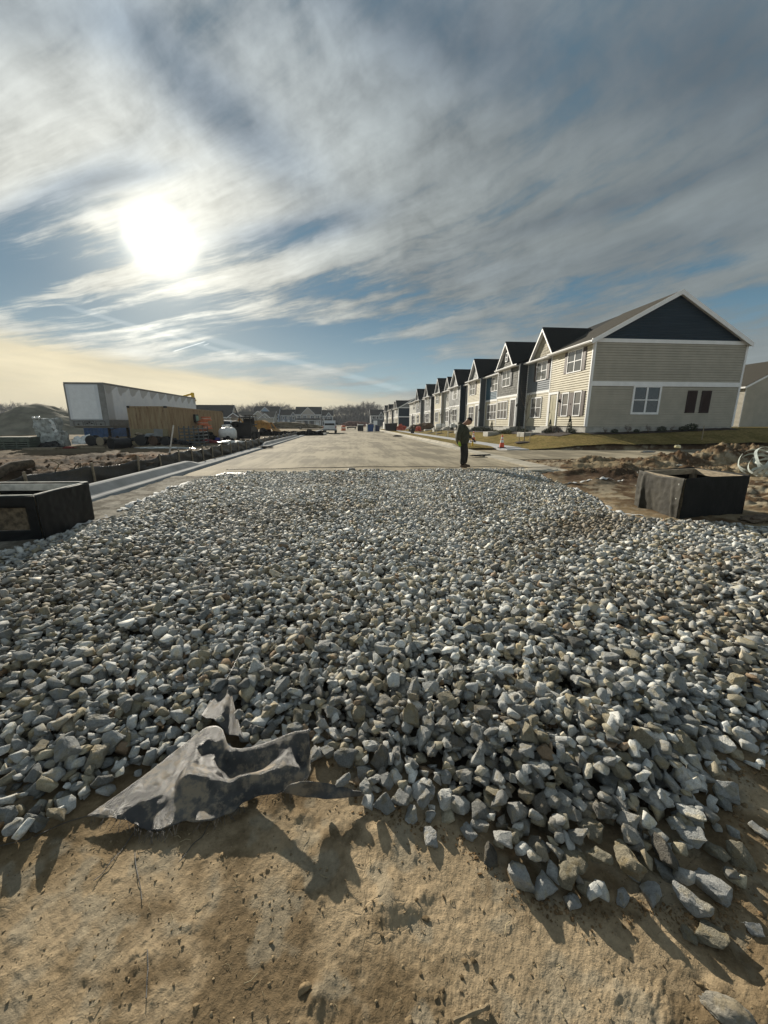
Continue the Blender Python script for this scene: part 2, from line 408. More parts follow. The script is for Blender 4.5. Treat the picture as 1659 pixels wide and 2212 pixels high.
def soil(x, y):
    n1_ = fbm(x, y, 1.1, 5)+.5; n2_ = fbm(x+40, y, 4.0, 5, .6)+.5; n3_ = fbm(x+80, y+20, .35, 4)+.5
    def C(*c): return np.array(c)[None, None]
    def L(a_, b_, t): return a_*(1-t[..., None]) + b_*t[..., None]
    c = L(C(.225, .165, .095), C(.345, .265, .168), smooth(n1_*.6+n2_*.4, .38, .60))           # pale crusted clay
    c = L(c, C(.150, .108, .062), smooth(n2_*.6+fbm(x+3, y+61, 1.7, 4)*.4+.2, .47, .36)*.85)               # damp brown spots
    c = L(c, C(.30, .26, .19), smooth(fbm(x+9, y+9, 10, 3)+.5, .56, .7)*.6)
    left = smooth(x, -5.7, -6.4)*smooth(y, 5, 8)
    lc = L(C(.045, .031, .020), C(.125, .085, .052), smooth(n1_, .36, .64)); lc = L(lc, C(.20, .095, .035), smooth(n3_*.5+n2_*.5, .50, .60)*smooth(x, -13, -9)*.8)
    lc = L(lc, C(.17, .135, .088), smooth(y, 17, 26))
    c = L(c, lc, left)
    strip = smooth(y, 3.0, 5.0)*smooth(x, -5.7, -5.2)*smooth(x, -2, -3)
    c = L(c, L(C(.13, .115, .09), C(.26, .24, .20), smooth(n2_, .4, .6)), strip)
    right = smooth(x, 5.0, 5.8)*smooth(y, 3.5, 5.5)
    rc = L(C(.095, .060, .034), C(.25, .195, .120), smooth(n1_*.6+n2_*.4, .42, .56)); rc = L(rc, C(.33, .285, .205), smooth(n3_*.4+n2_*.6, .55, .62)*.8)
    rc = L(rc, C(.06, .038, .024), gauss(x, y, 7.6, 9.9, 2.6, 1.2, 10)*.95)
    c = L(c, rc, right)
    c = L(c, C(.085, .072, .055)*(1+0*n1_[..., None]), smooth(bed(x, y), 0.12, .45))
    far = smooth(y, 40, 90)
    fc = L(C(.16, .13, .075), C(.26, .20, .12), smooth(fbm(x, y, .05, 4)+.5, .35, .65))
    c = L(c, fc, far)
    return c
def soil_mat():
    m = bpy.data.materials.new('earth'); m.use_nodes = True; nt = m.node_tree; b = nt.nodes['Principled BSDF']
    tc = nt.nodes.new('ShaderNodeTexCoord'); P = X(nt, tc.outputs['Object'])
    at = nt.nodes.new('ShaderNodeAttribute'); at.attribute_name = 'soil'
    f1 = noise(P, 14, 7, 0.68); f2 = noise(P, 60, 5, 0.65); f3 = voro(P, 26)
    v = (f1-0.5)*1.1 + (f2-0.5)*0.8 + 1.0
    base = vmul(X(nt, at.outputs['Color']), v.m('MAXIMUM', 0.25))
    # pale grit and dark specks
    base = mix(nt, voro(P, 75).ss(0.16, 0.10)*noise(P, 6, 2).ss(0.5, 0.6)*0.6, base, vmul(base, 1.9))
    base = mix(nt, voro(vadd(P, (3, 1, 2)), 40).ss(0.14, 0.08)*noise(P, 4, 2).ss(0.48, 0.6)*0.7, base, vmul(base, 0.25))
    nt.links.new(base.s, b.inputs['Base Color']); b.inputs['Roughness'].default_value = 0.95; b.inputs['Specular IOR Level'].default_value = 0.04
    h = f1*0.6 + f2*0.22 + noise(P, 190, 3, 0.6)*0.14 + f3.ss(0.0, 0.5)*0.15
    crack = voro(vadd(P, vmul(noise(P, 5, 3, col=True), 0.15)), 9, 'DISTANCE_TO_EDGE').ss(0.0, 0.03)
    h = h + crack*noise(P, 1.7, 2).ss(0.52, 0.60)*0.12
    bn = nt.nodes.new('ShaderNodeBump'); bn.inputs['Strength'].default_value = 0.8; bn.inputs['Distance'].default_value = 0.018
    nt.links.new(h.s, bn.inputs['Height']); nt.links.new(bn.outputs[0], b.inputs['Normal'])
    return m
EARTH = soil_mat()
# polar sheet round the viewer: fine where it is near, reaching the horizon
th = np.concatenate([np.radians(np.linspace(-180, -62, 60, endpoint=False)), np.radians(np.linspace(-62, 66, 900, endpoint=False)), np.radians(np.linspace(66, 180, 58))])
rr = np.concatenate([[0.0, 0.2, 0.35], np.geomspace(0.5, 60, 520), np.geomspace(62, 3000, 60)])
TT, RRR = np.meshgrid(th, rr)
ground = grid_mesh('ground', RRR*np.sin(TT), RRR*np.cos(TT), gz_, EARTH, soil, 'structure')

# ---- road, kerbs, pavement, side street, lawns
def plain(name, col, **k): return material(name, col, **k)
def road_mat():
    m = bpy.data.materials.new('dusty_asphalt'); m.use_nodes = True; nt = m.node_tree; b = nt.nodes['Principled BSDF']
    tc = nt.nodes.new('ShaderNodeTexCoord'); P = X(nt, tc.outputs['Object'])
    mp = nt.nodes.new('ShaderNodeMapping'); mp.inputs['Scale'].default_value = (1, .12, 1); nt.links.new(P.s, mp.inputs[0]); Q = X(nt, mp.outputs[0])
    s1 = noise(Q, 1.1, 5, .6); s2 = noise(Q, 5.0, 5, .6); s3 = noise(P, .35, 4, .55); s4 = noise(P, 30, 4, .7)
    f = (s1*.6 + s2*.35 + s3*.5 - 0.22).ss(0.40, 0.60)
    base = mix(nt, f, (.19, .165, .118), (.37, .32, .23))
    base = vmul(base, (s4-.5)*.35 + 1.0)
    # muddy edge next to the gravel
    sx = nt.nodes.new('ShaderNodeSeparateXYZ'); nt.links.new(P.s, sx.inputs[0]); yy = X(nt, sx.outputs[1])
    base = mix(nt, (yy + s1*2.0).ss(16.5, 13.2)*.35, base, (.38, .31, .20))
    nt.links.new(base.s, b.inputs['Base Color']); b.inputs['Roughness'].default_value = .9; b.inputs['Specular IOR Level'].default_value = .10
    bn = nt.nodes.new('ShaderNodeBump'); bn.inputs['Strength'].default_value = .5; bn.inputs['Distance'].default_value = .008
    nt.links.new((s4 + noise(P, 90, 3)*.5).s, bn.inputs['Height']); nt.links.new(bn.outputs[0], b.inputs['Normal'])
    return m
ROAD = road_mat()
xs = np.linspace(-4.95, 6.55, 40); ys = np.concatenate([np.linspace(12.0, 40, 90), np.linspace(41, 215, 60)])
grid_mesh('road', xs, ys, lambda x, y: 0.0 - 0.03*np.abs(x-.8)/6 + fbm(x, y, .6, 3)*.015 - .03*smooth(y, 12.6, 12.1), ROAD, None, 'structure')
CONC = material('kerb_concrete', (.42, .385, .31), spec=.15, rough=.9, var=.25, vscale=1.5, bump=.4, bscale=25)
CONC_G = material('grey_kerb_concrete', (.27, .28, .28), spec=.1, rough=.9, var=.22, vscale=1.2, bump=.35, bscale=25)
PAVE = material('pavement_concrete', (.40, .405, .41), rough=.8, var=.12, vscale=1.0, bump=.2, bscale=40)
def sweep(name, prof_f, ys, mat, kind='structure'):   # profile (x,z) list changing along y
    m = MB(); n = None
    for i, y in enumerate(ys):
        p = prof_f(y); n = len(p)
        m.v += [(x_, y, z_) for x_, z_ in p]
        if i:
            for k in range(n-1): m.f.append(((i-1)*n+k, (i-1)*n+k+1, i*n+k+1, i*n+k)); m.mi.append(0)
    m.f.append(tuple(range(n))); m.f.append(tuple(range((len(ys)-1)*n, len(ys)*n))); m.mi += [0, 0]
    return m.build(name, mat, kind=kind)
def lk(y):
    up = float(smooth(y, 15.2, 13.9) + smooth(y, 26.2, 27.6)*smooth(y, 45.5, 44.5))
    h = .05 + .15*up; w = .004*math.sin(y*2.3)
    h += .03*up
    return [(-5.62, -.15), (-5.62, h-.02), (-5.58, h), (-5.46, h), (-5.41, h-.02), (-5.24, .06), (-5.20, .045), (-5.10, .05+w), (-5.06, .035), (-4.99, -.04), (-4.93, -.15)]
sweep('left_kerb', lk, [5.5]+list(np.arange(6, 30, .5))+list(range(30, 130, 2)), CONC_G)
def rk(y):
    up = float(smooth(y, 24.0, 25.4)); h = .03 + .14*up
    return [(6.42, -.15), (6.42, .012), (6.46, .02), (6.84, .03), (6.90, .035+.3*(h-.03)), (6.98, h), (7.14, h), (7.17, h-.03), (7.17, -.15)]
sweep('right_kerb', rk, [11.4]+list(np.arange(12, 30, .5))+list(range(30, 130, 2)), CONC)
grid_mesh('side_street', np.linspace(7.18, 60, 90), np.linspace(15.7, 21.0, 20), lambda x, y: .012 + fbm(x, y, .8, 3)*.03 + lawn_h(x, np.full_like(x, 30.))*0*x, ROAD, None, 'structure')
GRASS = bpy.data.materials.new('dormant_turf'); GRASS.use_nodes = True
def _g():
    nt = GRASS.node_tree; b = nt.nodes['Principled BSDF']; tc = nt.nodes.new('ShaderNodeTexCoord'); P = X(nt, tc.outputs['Object'])
    a1_ = noise(P, .6, 5, .6); a2_ = noise(P, 7, 6, .7); a3_ = noise(P, 45, 3, .7)
    base = mix(nt, (a1_*.6+a2_*.4).ss(.40, .60), (.16, .13, .045), (.31, .23, .095))
    base = mix(nt, a1_.ss(.52, .66)*.5, base, (.12, .13, .04))
    base = vmul(base, (a3_-.5)*1.1+(a2_-.5)*.7+1.0)
    nt.links.new(base.s, b.inputs['Base Color']); b.inputs['Roughness'].default_value = .95; b.inputs['Specular IOR Level'].default_value = .02
    bn = nt.nodes.new('ShaderNodeBump'); bn.inputs['Strength'].default_value = 1; bn.inputs['Distance'].default_value = .05
    nt.links.new((a3_+a2_*.7).s, bn.inputs['Height']); nt.links.new(bn.outputs[0], b.inputs['Normal'])
_g()
def lz(o): return lambda x, y: lawn_h(x, y) + o + fbm(x, y, 6., 4, .6)*.035
xs = np.concatenate([np.linspace(10.32, 30, 150), np.linspace(30.5, 60, 30)]); ys = np.concatenate([np.linspace(0, 1, 90)**1.5*40, np.linspace(42, 120, 50)])
XX, YY = np.meshgrid(xs, ys); YY = YY + np.interp(XX, [10, 14.8, 19, 30, 60], [21.3, 20.95, 20.7, 20.5, 20.5]) + .05*np.sin(XX*3)
grid_mesh('lawn', XX, YY, lambda x, y: lz(.02)(x, y), GRASS, None, 'structure')
XX, YY = np.meshgrid(np.linspace(7.18, 8.98, 14), np.concatenate([np.linspace(22.7, 45, 120), np.linspace(46, 120, 50)]))
grid_mesh('verge', XX, YY, lambda x, y: .05 + smooth(x, 7.18, 7.3)*.06 + fbm(x, y, 5., 4)*.03 - .08*smooth(y, 23.6, 22.8), GRASS, None, 'structure')
m = MB(); y = 22.0
while y < 112: m.box(9.0, 10.3, y, y+1.485, -.1, .105, .008); y += 1.5
m.box(9.0, 10.3, 21.0, 21.985, -.1, .07, .008)
m.build('pavement', PAVE, kind='structure')

# ================================================================ crushed stone
def rock_hull(seed, ax, npt=15):
    r = random.Random(seed); bm = bmesh.new()
    for i in range(npt):
        v = Vector((r.uniform(-1, 1), r.uniform(-1, 1), r.uniform(-1, 1)))
        k = max(abs(v.x), abs(v.y), abs(v.z)); v = v/k*(0.62+.38*r.random()) if r.random() < .6 else v.normalized()
        bm.verts.new((v.x*ax[0]*.5, v.y*ax[1]*.5, v.z*ax[2]*.5))
    res = bmesh.ops.convex_hull(bm, input=bm.verts[:])
    bmesh.ops.delete(bm, geom=[g for g in res['geom_interior'] if isinstance(g, bmesh.types.BMVert)], context='VERTS')
    bmesh.ops.dissolve_limit(bm, angle_limit=math.radians(14), verts=bm.verts[:], edges=bm.edges[:])
    c = sum((v.co for v in bm.verts), Vector())/len(bm.verts)
    for v in bm.verts: v.co -= c
    return bm
def rock_axes(r): return (1.0, r.uniform(.58, .9), r.uniform(.34, .68))
NV = 26; LOW = []; FARL = []; rr_ = random.Random(3); HIGH = []
from mathutils import noise as mnoise
for i in range(NV):
    ax_ = rock_axes(rr_)
    bm = rock_hull(100+i, ax_); lo_ = bm.copy(); bmesh.ops.bevel(lo_, geom=lo_.edges[:], offset=.02, segments=1, affect='EDGES')
    bmesh.ops.triangulate(lo_, faces=lo_.faces[:]); lo_.verts.index_update()
    LOW.append((np.array([v.co[:] for v in lo_.verts]), np.array([[v.index for v in f.verts] for f in lo_.faces]), ax_)); lo_.free()
    l2 = bm.copy(); bmesh.ops.triangulate(l2, faces=l2.faces[:]); l2.verts.index_update(); FARL.append((np.array([v.co[:] for v in l2.verts]), np.array([[v.index for v in g.verts] for g in l2.faces]), ax_)); l2.free()
    bmesh.ops.bevel(bm, geom=bm.edges[:], offset=.028, segments=2, affect='EDGES', profile=.6)
    bmesh.ops.triangulate(bm, faces=bm.faces[:])
    for k in range(2):
        L = [e_ for e_ in bm.edges if e_.calc_length() > (.16, .09)[k]]
        bmesh.ops.subdivide_edges(bm, edges=L, cuts=1); bmesh.ops.triangulate(bm, faces=bm.faces[:])
    bm.normal_update()
    for v in bm.verts:
        p = v.co*4.2+Vector((i*7, 0, 0)); d = mnoise.fractal(p, 1.0, 2.1, 3)*.045 + mnoise.noise(p*4.5)*.012
        v.co += v.normal*d
    me = bpy.data.meshes.new('stone'); bm.to_mesh(me); bm.free()
    me.polygons.foreach_set('use_smooth', [True]*len(me.polygons)); me.set_sharp_from_angle(angle=math.radians(28)); HIGH.append((me, ax_))
def stone_mat(name, obj):
    m = bpy.data.materials.new(name); m.use_nodes = True; nt = m.node_tree; b = nt.nodes['Principled BSDF']
    tc = nt.nodes.new('ShaderNodeTexCoord'); P = X(nt, tc.outputs['Object'])
    if obj:
        oi = nt.nodes.new('ShaderNodeObjectInfo'); base = X(nt, oi.outputs['Color']); P = vadd(P, vmul(X(nt, oi.outputs['Location']), 9.0)); k = 1.0/.09
    else:
        at = nt.nodes.new('ShaderNodeAttribute'); at.attribute_name = 'soil'; base = X(nt, at.outputs['Color']); k = 1.0/.09
    if obj: k = 1.0
    k *= (2.0 if obj else 1.3); f1 = noise(P, 2.4*k, 6, .68); f2 = noise(P, 11*k, 5, .75); f3 = noise(P, 1.3*k, 3, .5)
    v = (f1-.5)*1.2 + (f2-.5)*1.4 + (1.12 if obj else 1.04)
    c = vmul(base, v.m('MAXIMUM', .3))
    c = mix(nt, f3.ss(.50, .64)*.55, c, mix_mul(nt, c, vec(nt, 1.05, .90, .62)))
    c = mix(nt, f2.ss(.60, .70)*.35, c, (.52, .53, .52))
    nt.links.new(c.s, b.inputs['Base Color']); b.inputs['Roughness'].default_value = .78; b.inputs['Specular IOR Level'].default_value = .25
    bn = nt.nodes.new('ShaderNodeBump'); bn.inputs['Strength'].default_value = .9; bn.inputs['Distance'].default_value = .008 if not obj else .035
    nt.links.new((f1*.7+f2*.5).s, bn.inputs['Height']); nt.links.new(bn.outputs[0], b.inputs['Normal'])
    return m
SM_O = stone_mat('grey_stone', True); SM_A = stone_mat('grey_stone_bed', False)
for me, _ in HIGH: me.materials.append(SM_O)

# ---- flap outline used both for the fabric and to keep stones off it
FX = Vector((0, 0, 0))
_p, _y = math.radians(PITCH), math.radians(YAW)
_f = Vector((math.sin(_y)*math.cos(_p), math.cos(_y)*math.cos(_p), -math.sin(_p))); _r = Vector((math.cos(_y), -math.sin(_y), 0)); _u = _r.cross(_f)
def at_z(px, py, z):        # survey of the real place: where a sight line meets height z (1920 x 2560 frame)
    d = _f + _r*((px-960)/960) + _u*((1280-py)/960); return Vector((0, 0, H)) + d*((z-H)/d.z)
def s6(x, y, z): return at_z(150+x*.51236, 1600+y*.51236, z)
LOWE = [(135,860,-.085),(250,868,-.075),(330,882,-.08),(385,912,-.085),(440,930,-.09),(500,926,-.085),(600,886,-.08),(700,886,-.07),(830,846,-.065),(930,775,-.055),(1080,742,-.03),(1190,690,.005),(1225,640,.04)]
UPE = [(135,856,-.083),(230,790,-.07),(330,720,-.055),(440,640,-.04),(540,560,-.025),(630,490,-.01),(720,425,.012),(788,432,.01),(825,515,-.005),(905,528,.0),(1020,497,.035),(1120,455,.08),(1215,436,.115)]
lowe = [s6(*p) for p in LOWE]; upe = [s6(*p) for p in UPE]
def inpoly(x, y, P):
    c = np.zeros(np.shape(x), bool); n = len(P)
    for i in range(n):
        x1, y1 = P[i][0], P[i][1]; x2, y2 = P[i-1][0], P[i-1][1]
        c ^= ((y1 > y) != (y2 > y)) & (x < (x2-x1)*(y-y1)/(y2-y1+1e-12)+x1)
    return c
FLAP = [(p.x, p.y) for p in lowe] + [(p.x, p.y) for p in reversed(upe)]
FLAP2 = [(q.x, q.y) for q in (s6(690,350,.02), s6(740,300,.02), s6(790,240,.02), s6(815,190,.02), s6(850,260,.02), s6(880,400,.02), s6(915,480,.02), s6(760,440,.02))]
SHAD = [(q.x, q.y) for q in (s6(1110,745,-.09), s6(1200,690,-.09), s6(1330,690,-.09), s6(1490,755,-.09), s6(1450,810,-.09), s6(1100,800,-.09))]

# ---- drop the stones one by one on a height map
RES = .015; GX0, GY0, NX, NY = -9.2, .6, 1300, 840
gx = GX0+np.arange(NX)*RES; gy = GY0+np.arange(NY)*RES
GX, GY = np.meshgrid(gx, gy)
HM = gz_(GX, GY)
fl = inpoly(GX, GY, FLAP); HM[fl] += .5*0
N = 330000
cx = rng.uniform(-9, 10.2, N); cy = rng.uniform(.8, 12.95, N)
B = bed(cx, cy)
dens = np.clip((B+.05)/.12, 0, 1)
# thinner where the bed runs out on the left and right
edge_thin = np.maximum(smooth(cx-left_edge(cy), .9, .0)*smooth(cy, 3.5, 5)*.55, smooth(cx, 4.2, 6.5)*smooth(cy, 6, 3.5)*.12)
dens = dens*(1-edge_thin)
keep = rng.random(N) < dens
keep &= ~inpoly(cx, cy, FLAP) & ~inpoly(cx, cy, FLAP2) & ~inpoly(cx, cy, SHAD)
cx, cy = cx[keep], cy[keep]; N = len(cx)
size = np.clip(rng.lognormal(math.log(.056), .33, N), .026, .115)*(1 + .16*smooth(cy, 2.2, 1.2))
surf = -.085 + .105*smooth(bed(cx, cy), 0, .65) + .02*smooth(bed(cx, cy), .5, 1.5) + fbm(cx, cy, .8, 3)*.05
surf = np.where(cy > 3.5, .02 + fbm(cx, cy, .6, 3)*.06 + smooth(bed(cx, cy), .5, 0)*-.05, surf) + .0
surf = surf - .04*np.exp(-((cx-1.1-.05*cy)/.35)**2) *smooth(cy, 2, 4) - .03*np.exp(-((cx+1.2+.02*cy)/.4)**2)*smooth(cy, 3, 5) + gauss(cx, cy, 1.3, 1.7, .8, .35)*.04
var_ = rng.integers(0, NV, N)
placed = []
for i in range(N):
    ax_ = LOW[var_[i]][2]; s_ = size[i]; rx_ = s_*(.5*ax_[0]+.5*ax_[1])*.5; rz = s_*ax_[2]*.5
    ix = int((cx[i]-GX0)/RES); iy = int((cy[i]-GY0)/RES); k = max(1, int(rx_/RES))
    if ix-k < 0 or iy-k < 0 or ix+k >= NX or iy+k >= NY: continue
    pt = HM[iy-k:iy+k+1, ix-k:ix+k+1]; h = .55*pt.mean()+.45*pt.max()
    if h > surf[i] + .008: continue
    z = h + rz*.62
    yy, xx = np.ogrid[-k:k+1, -k:k+1]; q = 1-(xx*xx+yy*yy)/(k+.5)**2
    np.maximum(pt, np.where(q > 0, z+rz*.85*np.sqrt(np.maximum(q, 0)), -9), out=pt)
    placed.append((cx[i], cy[i], z, s_, var_[i]))
PL = np.array(placed)
# singled-out stones lying apart on the clay in front of the bed (survey)
def s7(x, y, z): return at_z(1000+x*.55455, 1700+y*.55455, z)
SPEC = [((137,680), .105, 'pointed grey stone lying on the clay just left of the stone toe'),
 ((135,590), .075, 'small pale grey stone just above the pointed stone at the left of the toe'),
 ((310,660), .085, 'blocky speckled grey stone at the left shoulder of the stone toe'),
 ((1410,905), .135, 'large blue grey slab at the right tip of the stone toe'),
 ((1320,990), .130, 'large flat grey stone below the slab at the right tip of the toe'),
 ((1420,1120), .105, 'rounded grey stone with a brown face, lying alone nearest the camera'),
 ((1310,1110), .055, 'small brown grey stone beside the rounded stone nearest the camera'),
 ((1010,950), .075, 'narrow blue grey stone standing at the bottom rim of the toe'),
 ((1135,920), .085, 'long grey stone slanting at the bottom rim of the toe'),
 ((1540,770), .115, 'squarish olive grey stone at the right rim of the stone toe'),
 ((1425,755), .105, 'squarish grey stone left of the olive stone at the right rim'),
 ((1630,650), .095, 'pale stone lying alone at the right edge of the photo'),
 ((545,860), .125, 'large kite shaped grey stone at the lower left rim of the toe'),
 ((650,905), .115, 'tall grey stone with a pale chipped base at the lower rim of the toe'),
 ((790,960), .075, 'flat bluish stone half sunk at the lower rim of the toe'),
 ((905,820), .110, 'long brownish stone lying level across the toe'),
 ((865,680), .120, 'brown triangular stone standing in the middle of the toe'),
 ((410,760), .085, 'dark narrow stone on the clay at the left rim of the toe'),
 ((1600,1090), .06, 'small tan stone sunk in the clay at the far right')]
PAL = np.array([(.29,.295,.285), (.39,.395,.38), (.52,.52,.49), (.21,.217,.21), (.23,.21,.155), (.29,.26,.19), (.14,.137,.125), (.40,.36,.28), (.24,.17,.11)])
W = np.array([.22, .20, .13, .15, .10, .08, .06, .04, .02])
def tone(n, xs_, ys_):
    c = PAL[rng.choice(len(PAL), n, p=W/W.sum())]*rng.uniform(.72, 1.28, (n, 1))
    d = np.clip(smooth(fbm(xs_, ys_, .75, 4)+.5, .54, .70)*.5, 0, 1)[:, None]*rng.uniform(.3, 1, (n, 1))
    d = np.maximum(d, (gauss(xs_, ys_, 3.6, 5.2, 1.5, .5, 30)*.8)[:, None])
    c = c*(1-d) + np.array([.155, .125, .085])*d
    tr = (.5*np.exp(-((xs_-1.0-.06*ys_)/.45)**2) + .5*np.exp(-((xs_+1.5+.02*ys_)/.5)**2))[:, None]*smooth(ys_, 2.5, 5)[:, None]*.6
    c = c*(1-tr) + np.array([.46, .455, .43])*tr
    wh = smooth(xs_-left_edge(ys_), .8, .1)[:, None]*smooth(ys_, 3, 4.5)[:, None]*.5
    c = c*(1 - .22*smooth(xs_, .2, -2.0)*smooth(ys_, 8.5, 4))[:, None]  # dirtier stones at the near left, their backlit shade also put into the colour
    return (c*(1-wh) + np.array([.42, .42, .40])*wh)*1.22
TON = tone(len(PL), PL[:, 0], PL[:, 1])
camd = np.sqrt(PL[:, 0]**2+PL[:, 1]**2+(PL[:, 2]-H)**2)
def onscreen(P_, m=0.0):
    v = P_ - np.array([0, 0, H]); zf_ = v@np.array(_f); a_ = v@np.array(_r)/zf_; b_ = v@np.array(_u)/zf_
    return (zf_ > .1) & (abs(a_) < 1.0+m) & (abs(b_) < 1.333+m)
vis = onscreen(PL[:, :3])
# visible on top of the pile
topm = np.array([HM[int((p[1]-GY0)/RES), int((p[0]-GX0)/RES)] < p[2]+p[3]*.30 for p in PL])
score = PL[:, 3]/camd*vis*topm
spec_xy = [s7(q[0][0], q[0][1], -.06) for q in SPEC]
near_spec = np.zeros(len(PL), bool)
for q, S_ in zip(spec_xy, SPEC): near_spec |= np.hypot(PL[:, 0]-q.x, PL[:, 1]-q.y) < S_[1]*.62
near_spec &= PL[:, 1] < 1.6
NI = 300-len(SPEC)
order = [i for i in np.argsort(-score) if not near_spec[i]]
indiv = set(order[:NI])
def rand_quat():
    return Euler((random.gauss(0, .38), random.gauss(0, .38), random.uniform(0, 6.28))).to_quaternion()
GRP_S = 'crushed stones along the near rim of the gravel bed'
for i in indiv:
    p = PL[i]; k = int(p[4]); o = bpy.data.objects.new('crushed_stone', HIGH[k][0]); COL.objects.link(o)
    o.location = p[:3]; o.rotation_mode = 'QUATERNION'; o.rotation_quaternion = rand_quat(); o.scale = (p[3]*1.12,)*3
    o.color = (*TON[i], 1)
    side = 'left' if p[0] < -.25 else ('middle' if p[0] < .6 else 'right')
    side = {'left': 'grey angular crushed stone packed in the near left gravel rim beside the black fabric', 'middle': 'grey angular crushed stone packed in the gravel rim just right of the black fabric',
            'right': 'pale grey angular crushed stone packed in the gravel toe at the lower right'}[side]
    tag(o, side, 'stone', GRP_S)
for (q, S_) in zip(spec_xy, SPEC):
    k = random.randrange(NV); o = bpy.data.objects.new('crushed_stone', HIGH[k][0]); COL.objects.link(o)
    s_ = S_[1]*.82; z = float(gz_(np.array([q.x]), np.array([q.y]))[0])
    ix = int((q.x-GX0)/RES); iy = int((q.y-GY0)/RES)
    if bed(np.array([q.x]), np.array([q.y]))[0] > .05: z = max(z, float(np.median(HM[iy-3:iy+4, ix-3:ix+4]))-.03)
    o.location = (q.x, q.y, z + s_*HIGH[k][1][2]*.36); o.rotation_mode = 'QUATERNION'; o.rotation_quaternion = Euler((random.gauss(0, .2), random.gauss(0, .2), random.uniform(0, 6.28))).to_quaternion()
    o.scale = (s_*1.15,)*3; b_ = .24 if 'brown' in S_[2] or 'olive' in S_[2] else .36
    o.color = (b_*1.1, b_*(1.0 if b_ < .3 else 1.10), b_*(.75 if b_ < .3 else 1.06), 1)
    if 'dark' in S_[2]: o.color = (.14, .13, .11, 1)
    if 'pale' in S_[2]: o.color = (.42, .42, .40, 1)
    tag(o, S_[2], 'stone', 'loose stones of the gravel toe')
# the rest of the bed
V = []; F_ = []; Cc = []; off = 0
for i in range(len(PL)):
    if i in indiv or near_spec[i]: continue
    p = PL[i]; lv, lf, _ = (LOW if p[1] < 4.2 else FARL)[int(p[4])]
    R_ = np.array(rand_quat().to_matrix()); sc = p[3]*1.12
    v = (lv*np.array([1, random.uniform(.85, 1.15), random.uniform(.85, 1.2)])*sc)@R_.T + p[:3]
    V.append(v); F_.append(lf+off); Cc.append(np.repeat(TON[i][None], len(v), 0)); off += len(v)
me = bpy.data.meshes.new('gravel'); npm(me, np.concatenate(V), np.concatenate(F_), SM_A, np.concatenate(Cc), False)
o = bpy.data.objects.new('gravel', me); COL.objects.link(o); o['kind'] = 'stuff'; o['label'] = 'bed of grey crushed stone spread across the road entrance'
print('stones', len(PL), 'faces', len(me.polygons))
def hm(x, y): 
    ix = int((x-GX0)/RES); iy = int((y-GY0)/RES)
    if 3 < ix < NX-4 and 3 < iy < NY-4: return float(np.max(HM[iy-2:iy+3, ix-2:ix+3]))
    return float(gz_(np.array([x]), np.array([y]))[0])
# stones lying on top of the torn fabric
for (sx_, sy_, zz_, s_) in ((780, 385, .06, .062), (865, 360, .04, .06), (1385, 690, -.04, .075), (1010, 330, .05, .05), (1240, 560, .03, .085), (1490, 720, -.03, .075)):
    q = s6(sx_, sy_, zz_); k = random.randrange(NV); o = bpy.data.objects.new('crushed_stone', HIGH[k][0]); COL.objects.link(o)
    o.location = q; o.rotation_mode = 'QUATERNION'; o.rotation_quaternion = rand_quat(); o.scale = (s_*1.1,)*3; o.color = (.36, .36, .34, 1)
    tag(o, {780: 'pale squarish stone sitting on the torn black fabric strip', 865: 'grey stone beside the squarish one on the black fabric strip', 1385: 'pale stone lying in the fold of the fabric tail',
            1010: 'small grey stone just above the fabric fold', 1240: 'tall pale stone leaning on the right edge of the torn fabric', 1490: 'pale stone at the tip of the fabric tail'}[sx_], 'stone', 'loose stones of the gravel toe')

# ================================================================ torn black geotextile
def fab_mat(name, c1, c2, dirt, rough=.42, wv=150, sp=1.0):
    m = bpy.data.materials.new(name); m.use_nodes = True; nt = m.node_tree; b = nt.nodes['Principled BSDF']
    tc = nt.nodes.new('ShaderNodeTexCoord'); P = X(nt, tc.outputs['Object'])
    f1 = noise(P, 6, 5, .65); f2 = noise(P, 30, 5, .65)
    base = mix(nt, f1.ss(.4, .62), c1, c2); base = mix(nt, (f1*.5+f2*.5).ss(.47, .60)*dirt, base, (.27, .215, .145))
    nt.links.new(base.s, b.inputs['Base Color'])
    nt.links.new(((f1*.5+f2*.5).ss(.48, .6)*.35 + rough).s, b.inputs['Roughness']); b.inputs['Specular IOR Level'].default_value = sp; b.inputs['Sheen Weight'].default_value = .05
    w = nt.nodes.new('ShaderNodeTexWave'); w.inputs['Scale'].default_value = wv; nt.links.new(P.s, w.inputs[0])
    w2 = nt.nodes.new('ShaderNodeTexWave'); w2.inputs['Scale'].default_value = wv; w2.bands_direction = 'Y'; nt.links.new(P.s, w2.inputs[0])
    bn = nt.nodes.new('ShaderNodeBump'); bn.inputs['Strength'].default_value = .5; bn.inputs['Distance'].default_value = .005
    nt.links.new((X(nt, w.outputs[1])*.3+X(nt, w2.outputs[1])*.3+f2*1.5).s, bn.inputs['Height']); nt.links.new(bn.outputs[0], b.inputs['Normal'])
    return m
FAB = fab_mat('torn_geotextile', (.014, .014, .014), (.085, .080, .070), .95, .33, 150, .7)
FABD = fab_mat('dirty_dark_geotextile', (.018, .018, .018), (.05, .048, .042), .6, .5)
FABB = fab_mat('black_silt_cloth', (.012, .012, .012), (.03, .029, .026), .25, .55, 120)
def cr(pts, t):
    n = len(pts)-1; f = min(max(t*n, 0), n-1e-6); i = int(f); f -= i
    p0, p1, p2, p3 = pts[max(i-1, 0)], pts[i], pts[i+1], pts[min(i+2, n)]
    return .5*((2*p1)+(p2-p0)*f+(2*p0-5*p1+4*p2-p3)*f*f+(3*p1-p0-3*p2+p3)*f**3)
